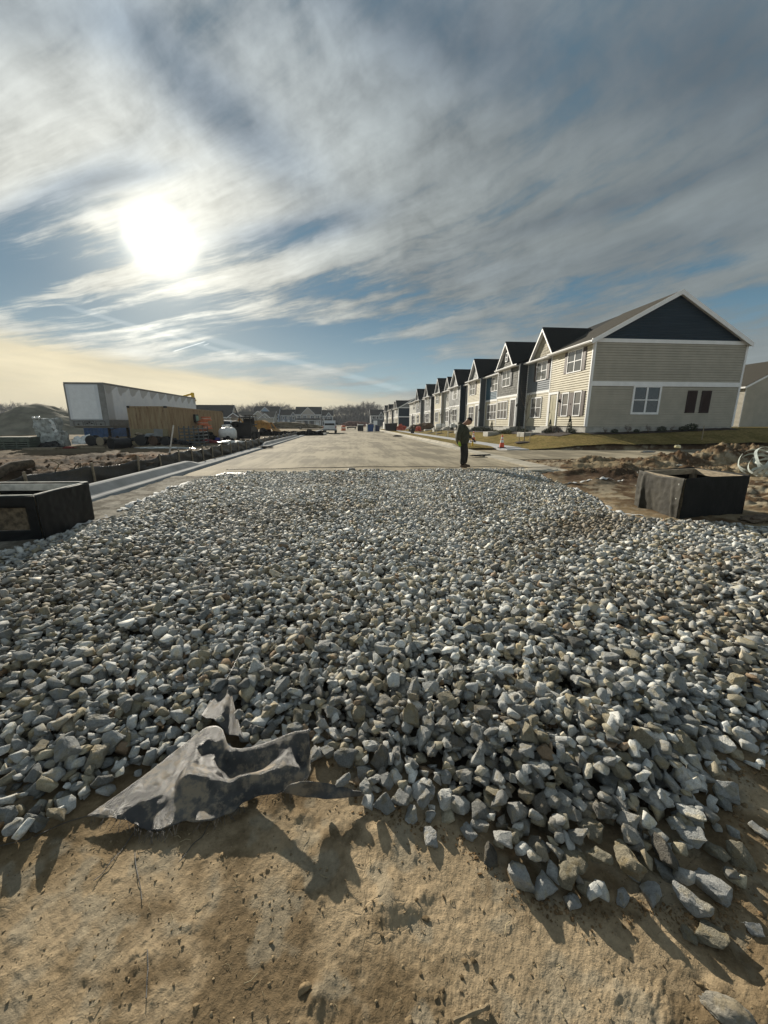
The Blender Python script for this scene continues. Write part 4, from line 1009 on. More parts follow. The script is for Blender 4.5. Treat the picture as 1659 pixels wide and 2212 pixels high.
def unit(k, lab, y0, y1, xf, zb, low, up, gable=None, door=None, lowin=None, upwin=None, side=None, shut=None, roof=ROOF, prev=None, last=False, band=True, det=2, gmat=None, xback=25.8, apexx=20.5):
    """one townhouse of the row. xf: street plane, side: material of the near side wall if it shows (depth prev - xf)"""
    t = thing('townhouse', lab, 'townhouse', (xf, y0, zb), group='townhouses along the right of the street', wl=True)
    fz = zb+.42; ez = zb+5.58; mz = zb+3.05; zr = ez + (apexx-15.1)*PITCHR
    e2 = ez
    MB().box(xf+.03, xback, y0+.002, y1-.002, zb-.8, fz, 0).build('foundation', FOUND, t)
    m = MB(); laps(m, 'x', xf, -1, y0, y1, fz, mz-.09 if band else mz); m.quad((xf+.001, y0, fz), (xf+.001, y1, fz), (xf+.001, y1, ez), (xf+.001, y0, ez))
    m.build('lower_wall', low, t)
    m = MB()
    if up in (SHAKE1, SHAKE2): shakes(m, xf-.004, -1, y0, y1, mz+.09, ez-.02)
    else: laps(m, 'x', xf-.002, -1, y0, y1, mz+.09 if band else mz, ez-.02)
    m.build('upper_wall', up, t)
    m = MB()
    if band: m.box(xf-.055, xf+.01, y0+.09, y1-.09, mz-.085, mz+.085, .004)
    m.box(xf-.055, xf+.01, y0-.005, y0+.09, fz, ez-.03); m.box(xf-.055, xf+.01, y1-.09, y1+.003, fz, ez-.03)
    m.build('trim', WHITE, t)
    if side is not None:      # near side wall (faces the camera)
        m = MB(); laps(m, 'y', y0, -1, xf+.005, prev, fz, ez+.1); m.build('side_wall', side, t)
        MB().tube([(prev-.05, y0-.10, ez-.25), (prev-.05, y0-.10, zb+.1)], .04, 8).build('downpipe', WHITE, t)
    # roof: front slope with eave, back slope
    oh = .32; xe = xf-oh
    def zs(x): return ez + (x-(15.1))*PITCHR
    m = MB(); ze = ez - .0; th_ = .12
    ya, yb = (y0 - (.25 if k in (0, 20) else 0)), y1 + (.2 if last else 0)
    zfe = zs(xe) if xf < 15.2 else zs(xe)
    # projecting units keep the same eave height: their front strip is a flatter continuation
    pts = [(xe, ez-.02), (15.1, zs(15.1)+.02) if xf < 15.2 else (xe+.02, ez), (apexx, zr), (2*apexx-15.1+.0, zs(15.1)), (2*apexx-15.1, zs(15.1)-th_), (apexx, zr-th_), (xe, ez-.02-th_)]
    m.prism(pts, 'y', ya, yb); rf = m.build('roof', roof, t)
    m = MB(); m.box(xe-.03, xe+.0, ya, yb, ez-.16, ez-.01, .0); m.box(xe, xf-.005, ya, yb, ez-.165, ez-.145); m.build('fascia', WHITE, t)
    m = MB(); m.prism([(xe-.15, ez-.04), (xe-.15, ez-.08), (xe-.12, ez-.15), (xe-.035, ez-.15), (xe-.035, ez-.04), (xe-.05, ez-.04), (xe-.05, ez-.13), (xe-.115, ez-.13), (xe-.135, ez-.07), (xe-.135, ez-.04)], 'y', ya, yb); m.build('gutter', WHITE, t)
    if gable:
        ya, yb, mat_ = gable; yc = (ya+yb)/2; hg = (yb-ya)/2; zb_ = ez+.05; za = zb_+2.05 if hg > 1.5 else zb_+1.75; sl = (za-zb_)/hg
        xg = xf-.02; xb = 15.1+(za-ez)/PITCHR+.1
        m = MB(); prof = lambda z: (ya+.12+(z-zb_)/sl*.96, yb-.12-(z-zb_)/sl*.96)
        if mat_ in (SHAKE1, SHAKE2): shakes(m, xg, -1, ya, yb, zb_+.06, za-.12, prof)
        else: laps(m, 'x', xg, -1, ya, yb, zb_+.06, za-.12, prof)
        m.quad((xg+.002, ya, zb_), (xg+.002, yb, zb_), (xg+.002, yc, za)); m.build('gable_wall', mat_, t)
        o_ = .28; m = MB()
        for sgn in (-1, 1):
            ye = yc+sgn*(hg+.12); zE = zb_-.12*sl
            m.prism([(yc, za+.02), (ye, zE+.02), (ye, zE+.12), (yc, za+.14)] , 'x', xg-o_, xb)
        m.build('gable_roof', roof, t)
        m = MB()
        for sgn in (-1, 1):
            ye = yc+sgn*(hg+.12); zE = zb_-.12*sl
            m.prism([(yc, za-.14), (ye, zE-.14), (ye, zE+.04), (yc, za+.04)], 'x', xg-o_-.02, xg-o_+.015)
            m.prism([(yc, za-.02), (ye, zE-.02), (ye, zE+.015), (yc, za+.015)], 'x', xg-o_+.016, xg)
        m.box(xg-.03, xg+.01, ya+.1, yb-.1, zb_-.03, zb_+.06)
        m.build('barge_board', WHITE, t)
        if mat_ is SHAKE1: win_x(t, xg-.03, yc-.16, yc+.16, zb_+.55, zb_+1.15, 1, blind=False)
    if door:
        yd, dm = door
        m = MB(); m.box(xf-.085, xf+.02, yd-.62, yd-.48, fz, fz+2.25); m.box(xf-.085, xf+.02, yd+.48, yd+.62, fz, fz+2.25); m.box(xf-.095, xf+.02, yd-.66, yd+.66, fz+2.25, fz+2.42, .005); m.build('door_surround', WHITE, t)
        m = MB(); m.box(xf-.055, xf-.0, yd-.48, yd+.48, fz+.02, fz+2.25)
        for a_, b_ in ((.15, .95), (1.15, 2.05)):
            for s_ in (-1, 1): m.box(xf-.066, xf-.04, yd+s_*.22-.16, yd+s_*.22+.16, fz+a_, fz+b_, .005)
        d_ = m.build('door', dm, t); MB().lathe([(0, 0), (.03, 0), (.035, .02), (.03, .05), (0, .055)], n=10, axis='x', cx=xf-.095, cy=yd+.38, cz=fz+1.0).build('handle', LAMP, d_)
        m = MB()
        for i_ in range(3): m.box(xf-.55-.30*i_, xf-.02 if i_ == 0 else xf-.551-.30*(i_-1), yd-.75, yd+.75, zb-.35, fz-.02-.155*i_, .012)
        m.box(xf-2.4, xf-1.16, yd-.6, yd+.6, zb-.5, zb-.06, .012)
        m.build('front_steps', FOUND, t)
        m = MB(); m.box(xf-.06, xf, yd-.94, yd-.80, fz+1.72, fz+1.92, .005); m.box(xf-.14, xf-.03, yd-.92, yd-.82, fz+1.86, fz+1.89); m.lathe([(0, 0), (.05, 0), (.06, .12), (.03, .17), (0, .18)], cx=xf-.12, cy=yd-.87, cz=fz+1.66, n=8); m.build('porch_lamp', LAMP, t)
    for w in (lowin or []): win_x(t, xf, w[0], w[1], fz+.72, fz+2.18, w[2], w[3] if len(w) > 3 else None, det=det > 1)
    for w in (upwin or []): win_x(t, xf, w[0], w[1], mz+.95, mz+2.25, w[2], w[3] if len(w) > 3 else None, det=det > 1)
    return t, ez, zr, fz, mz
def endwall(t, y, xf, xb, zb, ez, low, up, gm, fz, mz, apexx=20.5, z0ridge=None):
    zr = ez + (apexx-15.1)*PITCHR
    m = MB(); laps(m, 'y', y, -1, xf+.1, xb-.1, fz-.02, mz-.14); m.quad((xf, y+.003, fz+.01), (xb, y+.003, fz+.01), (xb, y+.002, ez), (xf, y+.002, ez)); m.build('end_wall_lower', low, t)
    m = MB(); laps(m, 'y', y, -1, xf+.1, xb-.1, mz+.14, ez-.10); m.build('end_wall_upper', up, t)
    m = MB(); zz0 = ez+.12; prof = lambda z: (apexx-(zr-.30-z)/PITCHR*.98, apexx+(zr-.30-z)/PITCHR*.98)
    laps(m, 'y', y, -1, xf, xb, zz0, zr-.31, prof); m.quad((xf-.05, y+.003, ez-.05), (xb+.05, y+.003, ez-.05), (apexx, y+.003, zr-.1)); m.build('end_gable', gm, t)
    m = MB()
    m.box(xf-.03, xf+.10, y-.06, y+.02, fz-.02, ez-.1); m.box(xb-.10, xb+.03, y-.06, y+.02, fz-.02, ez-.1)
    m.box(xf+.10, xb-.10, y-.055, y+.01, mz-.14, mz+.14, .005); m.box(xf-.2, xb+.2, y-.06, y+.01, ez-.10, ez+.12, .005); m.build('end_trim', WHITE, t)
    m = MB()
    for s_ in (-1, 1):
        xe = apexx+s_*(apexx-xf+.32); zE = zr-(apexx-xf+.32)*PITCHR*1.0
        m.prism([(apexx, zr-.24), (xe, zE-.24), (xe, zE+.03), (apexx, zr+.03)], 'y', y-.28, y-.25)
        m.prism([(apexx, zr-.16), (xe, zE-.16), (xe, zE-.13), (apexx, zr-.13)], 'y', y-.25, y)
    m.build('rake_board', WHITE, t)
def z24(y): return .88-.009*(y-24)
sb = SHUTB
t, ez, zr, fz, mz = unit(0, 'nearest cream end townhouse with a tan side wall and a navy gable', 24.0, 28.95, 15.4, z24(24), CREAM, CREAM, None, (28.15, DOORT), [(24.75, 25.45, 1, sb), (26.2, 26.9, 1, sb)], [(25.1, 26.7, 2, sb)], roof=ROOFB, band=False)
endwall(t, 24.0, 15.4, 25.8, z24(24), ez, TAN, TAN, NAVY, fz, mz)
# the end wall's window and the pair of shutters
m = MB(); y = 24.0; wx0, wx1, wz0, wz1 = 18.45, 20.15, fz+.88, fz+2.42
m.box(wx0-.12, wx1+.12, y-.09, y+.01, wz1, wz1+.15, .005); m.box(wx0-.12, wx1+.12, y-.09, y+.01, wz0-.14, wz0, .005); m.box(wx0-.12, wx0, y-.085, y+.01, wz0, wz1); m.box(wx1, wx1+.12, y-.085, y+.01, wz0, wz1)
m.box((wx0+wx1)/2-.06, (wx0+wx1)/2+.06, y-.08, y+.01, wz0, wz1); m.box(wx0, wx1, y-.07, y+.01, (wz0+wz1)/2-.03, (wz0+wz1)/2+.03)
f = m.build('window', WHITE, t)
for a_, b_ in ((wx0, (wx0+wx1)/2-.06), ((wx0+wx1)/2+.06, wx1)): MB().quad((a_, y-.05, wz0), (b_, y-.05, wz0), (b_, y-.05, wz1), (a_, y-.05, wz1)).build('pane', GLASS, f)
for x0_ in (22.15, 23.15):
    s_ = MB(); s_.box(x0_, x0_+.68, y-.08, y-.02, fz+.85, fz+2.25, .006)
    for a_ in np.arange(fz+.95, fz+2.15, .06): s_.add([(x0_+.07, y-.082, a_), (x0_+.61, y-.082, a_), (x0_+.61, y-.093, a_+.035), (x0_+.07, y-.093, a_+.035)], [(0, 1, 2, 3)])
    s_.build('shutter', SHUT, t, label='dark maroon louvred shutter on the tan side wall')
unit(1, 'cream townhouse with a tan shingled gable, second from the camera, brown shutters', 28.95, 33.0, 15.5, z24(29), CREAM, BGREY, (28.7, 32.3, SHAKE2), None, [(30.2, 31.8, 2, None)], [(29.75, 31.3, 2, sb)])
unit(2, 'projecting townhouse with dark shingle upper storey and a small gable window', 33.0, 37.65, 14.76, z24(33), CREAM, SHAKE1, (33.9, 37.6, SHAKE1), (33.75, DOORM), [(35.0, 37.2, 3)], [(34.8, 36.4, 2, DARKS)], side=DARKS, prev=15.52)
unit(3, 'set back townhouse with blue upper storey beside the dark shingled one', 37.65, 42.8, 15.45, z24(38), CREAM, BLUE, None, None, [(39.1, 41.9, 3)], [(39.3, 40.9, 2, DARKS)])
unit(4, 'projecting cream townhouse with grey side wall and pale gable', 42.8, 47.2, 14.83, z24(43), CREAM, CREAM, (42.9, 46.4, GREYS), (43.5, DOORM), [(44.7, 46.4, 2)], [(44.5, 46.2, 2, sb)], side=SLATE, prev=15.47)
unit(5, 'set back grey townhouse before the navy side wall', 47.2, 50.4, 15.6, z24(47), CREAM, GREYS, None, None, [(48.2, 49.4, 2)], [(48.2, 49.4, 2)])
unit(6, 'projecting townhouse with navy side wall and grey upper storey', 50.4, 55.7, 14.83, z24(50), PALE, GREYS, (50.9, 54.7, GREYS), (54.9, DOORM), [(51.6, 53.6, 2)], [(51.9, 53.4, 2, WHITE)], side=NAVY, prev=15.62)
unit(7, 'narrow pale townhouse with a steep small gable behind the navy one', 55.7, 60.4, 15.3, z24(56), PALE, PALE, (56.6, 59.6, PALE), (56.5, DOORM), [(57.6, 59.4, 2)], [(58.0, 58.9, 1)])
unit(8, 'cream townhouse with tan side wall and dark gable, middle of the row', 60.4, 65.1, 14.85, z24(60), CREAM, CREAM, (60.6, 64.2, SLATE), (61.2, DOORT), [(62.4, 64.2, 2)], [(62.2, 63.8, 2, DARKS)], side=TAN, prev=15.32)
unit(9, 'set back pale townhouse before the black side wall', 65.1, 68.0, 15.5, z24(65), PALE, PALE, None, None, [(66, 67.2, 2)], [(66, 67.2, 2)])
unit(10, 'pale townhouse with black side wall and grey gable', 68.0, 73.3, 14.85, z24(68), PALE, GREYS, (69.3, 73.0, GREYS), (72.6, DOORM), [(69.4, 71.6, 2)], [(69.6, 71.4, 2, DARKS)], side=DARKS, prev=15.52)
unit(11, 'set back grey townhouse far along the row', 73.3, 77.4, 15.5, z24(73), PALE, GREYS, None, (76.6, DOORM), [(74.3, 75.8, 2)], [(74.3, 75.8, 2)])
unit(12, 'far townhouse with slate upper storey and dark gable', 77.4, 82.2, 14.85, z24(77), CREAM, SLATE, (78.4, 82.0, DARKS), (81.3, DOORT), [(78.8, 80.6, 2)], [(79.2, 80.4, 1, DARKS)], side=GREYS, prev=15.52)
unit(13, 'last pale townhouse of the near row', 82.2, 91.5, 15.0, z24(82), PALE, PALE, None, (88, DOORM), [(84.5, 86.5, 2)], [(84.5, 86.5, 2, DARKS)], side=DARKS, prev=15.52, last=True)
LB = ['navy sided end townhouse of the far row with a pale end gable', 'far row townhouse next to the navy end, grey gable', 'far row townhouse in the middle, set back', 'far row townhouse with dark gable, fourth from the navy end', 'last townhouse of the far row']
yy = [113.0, 121, 129, 137.5, 146, 154]
for i in range(5):
    z0_ = .15; r_ = unit(20 if i == 0 else 21, LB[i], yy[i], yy[i+1], 15.2 if i % 2 == 0 else 15.7, z0_, PALE if i % 2 else CREAM, [PALE, GREYS, TAN, SLATE, PALE][i], (yy[i]+1.2, yy[i]+6.0, [DARKS, GREYS, SLATE, DARKS, GREYS][i]) if i != 2 else None, (yy[i]+6.5, DOORM), [(yy[i]+1.5, yy[i]+3.6, 2)], [(yy[i]+1.8, yy[i]+3.8, 2, DARKS)], side=DARKS if i in (2, 4) else None, prev=15.72)
    if i == 0: endwall(r_[0], 113.0, 15.2, 25.8, z0_, r_[1], NAVY, NAVY, GREYS, r_[3], r_[4])
# ---- generic detached house seen across the field; front faces the camera
def house(lab, x0, x1, y, zb, eave, wall, roofm, gables, wins, depth=10, ridge=2.6, porch=None, side=WHITE, doors=(), hipback=False):
    t = thing('house', lab, 'house', (x0, y, zb), group='houses across the field', wl=True)
    m = MB(); m.box(x0, x1, y, y+depth, zb-1, zb+eave); m.prism([(y+.01, zb+eave), (y+depth-.01, zb+eave), (y+depth/2, zb+eave+ridge-.15)], 'x', x0+.01, x1-.01); m.build('wall', wall, t)
    m = MB(); o_ = .45
    for s_ in (0, 1):
        ya = y-o_ if s_ == 0 else y+depth+o_; za = zb+eave-o_*ridge/(depth/2)
        m.prism([(ya, za), (y+depth/2, zb+eave+ridge), (y+depth/2, zb+eave+ridge+.18), (ya, za+.18)], 'x', x0-o_, x1+o_)
    m.build('roof', roofm, t)
    m = MB(); 
    for xx in (x0-o_-.03, x1+o_):
        for s_ in (0, 1):
            ya = y-o_ if s_ == 0 else y+depth+o_; za = zb+eave-o_*ridge/(depth/2)
            m.prism([(ya, za-.12), (y+depth/2, zb+eave+ridge-.1), (y+depth/2, zb+eave+ridge+.2), (ya, za+.2)], 'x', xx, xx+.03)
    m.box(x0-.02, x0+.12, y-.03, y, zb, zb+eave-.1); m.box(x1-.12, x1+.02, y-.03, y, zb, zb+eave-.1); m.box(x0-o_, x1+o_, y-o_-.03, y-o_, zb+eave-.42, zb+eave-.18)
    m.build('trim', WHITE, t)
    for gx0, gx1, gh, gm in gables:
        gc = (gx0+gx1)/2; gb = MB(); gb.prism([(gx0, zb+eave-.25), (gx1, zb+eave-.25), (gc, zb+eave+gh)], 'y', y-.35, y+depth/2); gb.build('gable', gm, t)
        g2_ = MB(); g3 = MB()
        for s_, xe in ((-1, gx0-.4), (1, gx1+.4)):
            sl = (gh+.25)/((gx1-gx0)/2); zE = zb+eave-.25-.4*sl
            g2_.prism([(gc, zb+eave+gh+.02), (xe, zE+.02), (xe, zE+.2), (gc, zb+eave+gh+.2)], 'y', y-.7, y+depth/2)
            g3.prism([(gc, zb+eave+gh-.2), (xe, zE-.2), (xe, zE+.12), (gc, zb+eave+gh+.12)], 'y', y-.76, y-.70)
        g2_.build('gable_roof', roofm, t); g3.build('barge_board', WHITE, t)
    for wx, wz, ww, wh, n in wins:
        m = MB(); yf = y-(.35 if any(g[0] < wx < g[1] for g in gables) and wz > eave-.6 else 0)
        m.box(wx-ww/2-.12, wx+ww/2+.12, yf-.08, yf, zb+wz-.12, zb+wz+wh+.14); f = m.build('window', WHITE, t)
        m = MB(); s_ = ww/n
        for q_ in range(n): m.quad((wx-ww/2+s_*q_+.05, yf-.085, zb+wz+.05), (wx-ww/2+s_*(q_+1)-.05, yf-.085, zb+wz+.05), (wx-ww/2+s_*(q_+1)-.05, yf-.085, zb+wz+wh-.05), (wx-ww/2+s_*q_+.05, yf-.085, zb+wz+wh-.05))
        m.build('panes', GLASS, f)
    if porch:
        p0, p1, ph = porch; m = MB(); m.prism([(y-2.0, zb+ph), (y, zb+ph+.7), (y, zb+ph+.5), (y-2.0, zb+ph-.18)], 'x', p0, p1); m.build('porch_roof', roofm, t)
        m = MB(); n = max(2, int((p1-p0)/2.6)+1)
        for i_ in range(n): xx = p0+.1+(p1-p0-.2)*i_/(n-1); m.box(xx-.1, xx+.1, y-1.9, y-1.7, zb-.2, zb+ph-.18)
        m.box(p0, p1, y-1.95, y-1.8, zb+ph-.45, zb+ph-.19); m.build('porch_posts', WHITE, t)
    for dx_, dw, dm in doors: MB().box(dx_-dw/2, dx_+dw/2, y-.05, y, zb+.05, zb+2.2).build('door', dm, t)
    return t
Y2 = 200
W4 = lambda a_, b_, z: [(a_+(b_-a_)*f_, z, 1.7, 1.4, 2) for f_ in (.12, .36, .66, .88)]
house('blue twin house with a broad gable, left of the two at the field edge', -44.8, -33.0, Y2, .7, 5.1, FARBLUE, ROOF, [(-42.9, -35.4, 3.2, FARBLUE)], W4(-44.8, -33.0, 3.0), 11, 3.6, (-44.8, -33.0, 2.5), doors=((-36.6, 1.9, DARKS), (-34.6, 1.9, SLATE), (-40, 1.6, SLATE), (-42.5, 1.6, WHITE)))
house('lower grey link house between the blue and the taupe twin houses', -32.4, -25.2, Y2+3, .6, 4.6, BGREY, ROOF, [(-27.2, -24.9, 1.5, BGREY)], [(-31, 2.7, .8, 1.2, 1), (-28.7, 2.7, .8, 1.2, 1), (-26.05, 2.7, .9, 1.2, 1)], 9, 2.7, None, doors=((-31, 1.1, WHITE), (-28.5, 1.1, WHITE)))
house('taupe twin house with a broad gable, nearest the end of the street', -24.4, -12.2, Y2, .5, 5.2, FARTAN, ROOF, [(-21.9, -14.8, 3.2, FARTAN)], W4(-24.4, -12.2, 3.1), 11, 3.6, (-24.4, -12.2, 2.5), doors=((-19.4, 1.8, DARKS), (-16.6, 1.8, DARKS), (-14, 1.8, WHITE)))
house('lower grey link house right of the taupe twin house', -11.6, -6.4, Y2+2, .5, 4.6, BGREY, ROOF, [(-9.6, -6.9, 1.4, BGREY)], [(-8.25, 2.6, .9, 1.4, 1)], 9, 2.6, (-11.6, -6.8, 2.2), doors=((-10.5, 1.0, DARKS),))
house('dark townhouse with an arched window at the end of the street', 13.0, 20.2, Y2, .4, 4.8, SLATE, ROOF, [(17.0, 19.2, 1.6, SLATE)], [(14.6, 3.0, 1.6, 1.4, 2), (16.3, 3.0, .9, 1.4, 1), (18.1, 2.9, 1.4, 1.6, 2)], 10, 2.8, None, doors=((15.2, 2.0, WHITE), (18.3, 1.6, DARKS)))
house('cottage with a dark roof and brown gable behind the tan container', -56, -42, 150, 1.1, 2.6, FARTAN, ROOF, [(-42.9, -38.6, 1.3, siding('brown_gable', (.14, .10, .08)))], [], 11, 4.2)
house('beige cottage with hipped roofs between the brown gable and the blue house', -50, -33.5, 190, .9, 3.2, TAN, ROOFB, [(-44, -37.0, 2.7, TAN), (-40, -35.0, 1.6, PALE)], [], 11, 2.6)
# beige house at the right edge
t = thing('house', 'beige two storey house at the right edge behind the end townhouse', 'house', (50, 44, .9), wl=True)
zb = .9; x0, x1, y0_, y1_ = 49.3, 62, 45.0, 57.0
m = MB(); laps(m, 'x', x0, -1, y0_, y1_, zb+.2, zb+5.0); laps(m, 'y', y0_, -1, x0, x1, zb+.2, zb+5.0); m.box(x0+.01, x1, y0_+.01, y1_, zb-.5, zb+5.0); m.prism([(x0, zb+5.0), (x1, zb+5.0), ((x0+x1)/2, zb+5.0+3.3)], 'y', y0_+.01, y1_); m.build('wall', TAN, t)
m = MB()
for s_ in (-1, 1):
    xc = (x0+x1)/2; xe = xc+s_*((x1-x0)/2+.4); zE = zb+4.85
    m.prism([(xc, zb+8.35), (xe, zE), (xe, zE+.15), (xc, zb+8.5)], 'y', y0_-.3, y1_+.3)
m.build('roof', ROOFB, t)
m = MB(); m.box(x0-.03, x0+.12, y0_-.03, y0_, zb+.1, zb+5)
for s_ in (-1, 1):
    xc = (x0+x1)/2; xe = xc+s_*((x1-x0)/2+.4); zE = zb+4.85
    m.prism([(xc, zb+8.2), (xe, zE-.15), (xe, zE+.1), (xc, zb+8.45)], 'y', y0_-.34, y0_-.3)
m.box(x0-.45, x0-.4, y0_-.3, y1_+.3, zb+4.75, zb+4.95); m.build('trim', WHITE, t)
for a_, b_ in ((47.5, 6.0), (49.5, 6.3)): MB().lathe([(.06, 0), (.06, .3), (.1, .32), (.1, .36), (0, .36)], cx=50.6, cy=a_, cz=zb+5.3, n=10).build('roof_vent', GREYS, t)

# ================================================================ survey helpers
def at_y(px, py, Y): d = _f + _r*((px-960)/960) + _u*((1280-py)/960); return Vector((0, 0, H)) + d*(Y/d.y)
def at_x(px, py, Xx): d = _f + _r*((px-960)/960) + _u*((1280-py)/960); return Vector((0, 0, H)) + d*(Xx/d.x)
def s5(x, y): return 940+x*.16878, 900+y*.16878
def gzs(x, y): return float(gz_(np.array([float(x)]), np.array([float(y)]))[0])

# ================================================================ cones, posts, saplings, planting
ORG = material('orange_plastic', (.75, .10, .035), rough=.45, var=.15, vscale=8); ORG2 = material('faded_orange', (.62, .17, .07), rough=.6, var=.3, vscale=6)
WHT = material('white_plastic', (.78, .77, .73), rough=.45, var=.12, vscale=5); BLKR = material('black_rubber', (.02, .02, .02), rough=.7, var=.3)
YEL = material('yellow_plastic', (.80, .50, .03), rough=.45, var=.1)
t = thing('traffic_cone', 'orange traffic cone with white bands on the pavement corner by the lawn', 'cone', (9.15, 22.15, .085), group='traffic cones')
MB().box(-.19, .19, -.19, .19, 0, .035, .01).build('base', BLKR, t)
MB().lathe([(.15, .035), (.145, .06), (.105, .30), (0, .30)], n=20).build('cone_body', ORG, t, smooth_=True)
MB().lathe([(.106, .30), (.078, .47), (0, .47)], n=20).build('band', WHT, t, smooth_=True)
MB().lathe([(.078, .47), (.070, .52), (0, .52)], n=20).build('ring', ORG, t, smooth_=True)
MB().lathe([(.070, .52), (.050, .62), (0, .62)], n=20).build('band', WHT, t, smooth_=True)
MB().lathe([(.050, .62), (.03, .74), (.024, .75), (0, .75)], n=20).build('tip', ORG, t, smooth_=True)
CH[t.name] = kids(t)
dup(t, (10.1, 30.2, .105), .4, "orange and white traffic cone beyond the worker's outstretched hand", 'traffic cones')
q = at_z(1181, 1117, .05)
t = thing('marker_post', 'short yellow marker post on the verge beside the worker', 'marker', (q.x, q.y, .05)); MB().lathe([(.055, -.1), (.055, .50), (.045, .53), (0, .54)], n=14).build('post', YEL, t, smooth_=True)
MB().lathe([(.060, .36), (.060, .40), (0, .40)], n=14).build('collar', WHT, t)
def leaves(m, n, fn, s, r, up=.3):
    for _ in range(n):
        p = Vector(fn(r)); d = Vector((r.gauss(0, 1), r.gauss(0, 1), r.gauss(0, 1)+up)).normalized(); e_ = d.orthogonal().normalized(); k = s*r.uniform(.6, 1.3)
        e_ = Quaternion(d, r.uniform(0, 6.28)) @ e_
        m.add([p-e_*k*.4, p+d*k*.6, p+e_*k*.4, p-d*k*.5], [(0, 1, 2, 3)])
EVG = material('evergreen_leaf', (.035, .05, .022), rough=.7, var=.5, vscale=20); OLV = material('olive_leaf', (.10, .105, .03), rough=.7, var=.5, vscale=20); REDL = material('dry_red_leaf', (.09, .05, .035), rough=.8, var=.5, vscale=20)
MULCH = material('mulch', (.035, .022, .014), rough=.95, var=.5, vscale=30, bump=1, bscale=40)
def shrub_proto(name, lab, kind, col):
    t = thing(name, lab, 'shrub', (0, 0, -50)); r = random.Random(hash(kind) % 99 if False else len(kind))
    m = MB()
    if kind == 'cone':
        leaves(m, 900, lambda r: (lambda h, a_: ((.19*(1-h)**.8+.02)*math.cos(a_)*r.uniform(.6, 1.05), (.19*(1-h)**.8+.02)*math.sin(a_)*r.uniform(.6, 1.05), .06+h*1.0))(r.random()**1.2, r.uniform(0, 6.28)), .05, r, 1.2)
    elif kind == 'round':
        leaves(m, 800, lambda r: (lambda v: (v.x*.32, v.y*.32, .22+v.z*.22))(Vector((r.gauss(0, 1), r.gauss(0, 1), r.gauss(0, 1))).normalized()*r.uniform(.6, 1.05)*(1+.25*mnoise.noise(Vector((r.random()*9, 0, 0))))), .055, r)
    else:
        for k in range(9):
            a_ = r.uniform(0, 6.28); tip = Vector((math.cos(a_)*r.uniform(.1, .35), math.sin(a_)*r.uniform(.1, .35), r.uniform(.35, .75))); m.tube([(0, 0, 0), tip*.5+Vector((0, 0, .06)), tip], [.008, .006, .003], 4)
            leaves(m, 26, lambda r: (tip.x*(.5+.6*r.random())+r.gauss(0, .05), tip.y*(.5+.6*r.random())+r.gauss(0, .05), tip.z*(.5+.6*r.random())), .045, r)
    m.build('foliage', col, t); MB().tube([(0, 0, -.1), (0, 0, .3)], .015, 6).build('stem', BARK, t)
    CH[t.name] = kids(t); return t
P_C = shrub_proto('shrub', 'x', 'cone', EVG); P_R = shrub_proto('shrub', 'x', 'round', OLV); P_D = shrub_proto('shrub', 'x', 'round', EVG); P_W = shrub_proto('shrub', 'x', 'wispy', REDL)
def hz(x, y): return float(lawn_h(np.array([x]), np.array([y]))[0])
SH = [(P_C, 14.75, 24.7, 'small pointed evergreen at the front corner of the nearest townhouse', 1.0), (P_C, 14.7, 27.1, 'dark narrow evergreen beside the front steps of the nearest townhouse', .9), (P_C, 14.8, 32.4, 'pointed evergreen in front of the second townhouse', .8), (P_C, 14.1, 36.9, 'pointed evergreen in front of the dark shingled townhouse', .9),
      (P_D, 14.7, 24.2, 'low dark shrub at the house corner beside the end wall', .8), (P_W, 14.6, 25.7, 'reddish bare shrub under the nearest front windows', .8), (P_W, 14.5, 26.3, 'thin twiggy shrub left of the reddish one', .8), (P_D, 14.3, 26.7, 'round dark shrub right of the nearest front steps', .85),
      (P_D, 13.9, 29.4, 'round dark shrub left of the nearest front steps', .9)]
for k in range(4): SH.append((P_R, 13.6-.05*k, 31.6+k*.85, 'yellow green mounded shrub in the row of four left of the steps', .8))
for k in range(5): SH.append((P_D, 14.2, 38.2+k*1.0, 'dark low shrub in the bed of the blue townhouse', .95))
for k in range(9): SH.append((P_D, 14.2, 45+k*3.2, 'dark low shrub along the fronts far down the row', .9))
for k in range(8): SH.append(([P_W, P_D][k % 2], 16.4+k*.78+random.uniform(-.1, .1), 23.55, ['thin leafless shrub planted along the tan end wall', 'small dark shrub planted along the tan end wall'][k % 2], .55+.1*(k % 3)))
SH.append((P_D, 22.3, 23.4, 'tallest bushy shrub right of the shutters on the end wall', 1.0))
for p_, x, y, lab, s_ in SH: dup(p_, (x, y, hz(x, y)+.02), random.uniform(0, 6), lab, 'planting beds round the townhouses', s_*random.uniform(.9, 1.1))
for p_ in (P_C, P_R, P_D, P_W):
    for c in CH[p_.name]: bpy.data.objects.remove(c)
    bpy.data.objects.remove(p_)
grid_mesh('mulch_bed', np.linspace(13.6, 15.4, 10), np.linspace(23.9, 90, 200), lambda x, y: lawn_h(x, y)+.05+fbm(x, y, 4, 3)*.05, MULCH, None, 'structure')
grid_mesh('mulch_bed', np.linspace(15.4, 25.5, 60), np.linspace(23.2, 24.0, 8), lambda x, y: lawn_h(x, y)+.05+fbm(x, y, 4, 3)*.05, MULCH, None, 'structure')
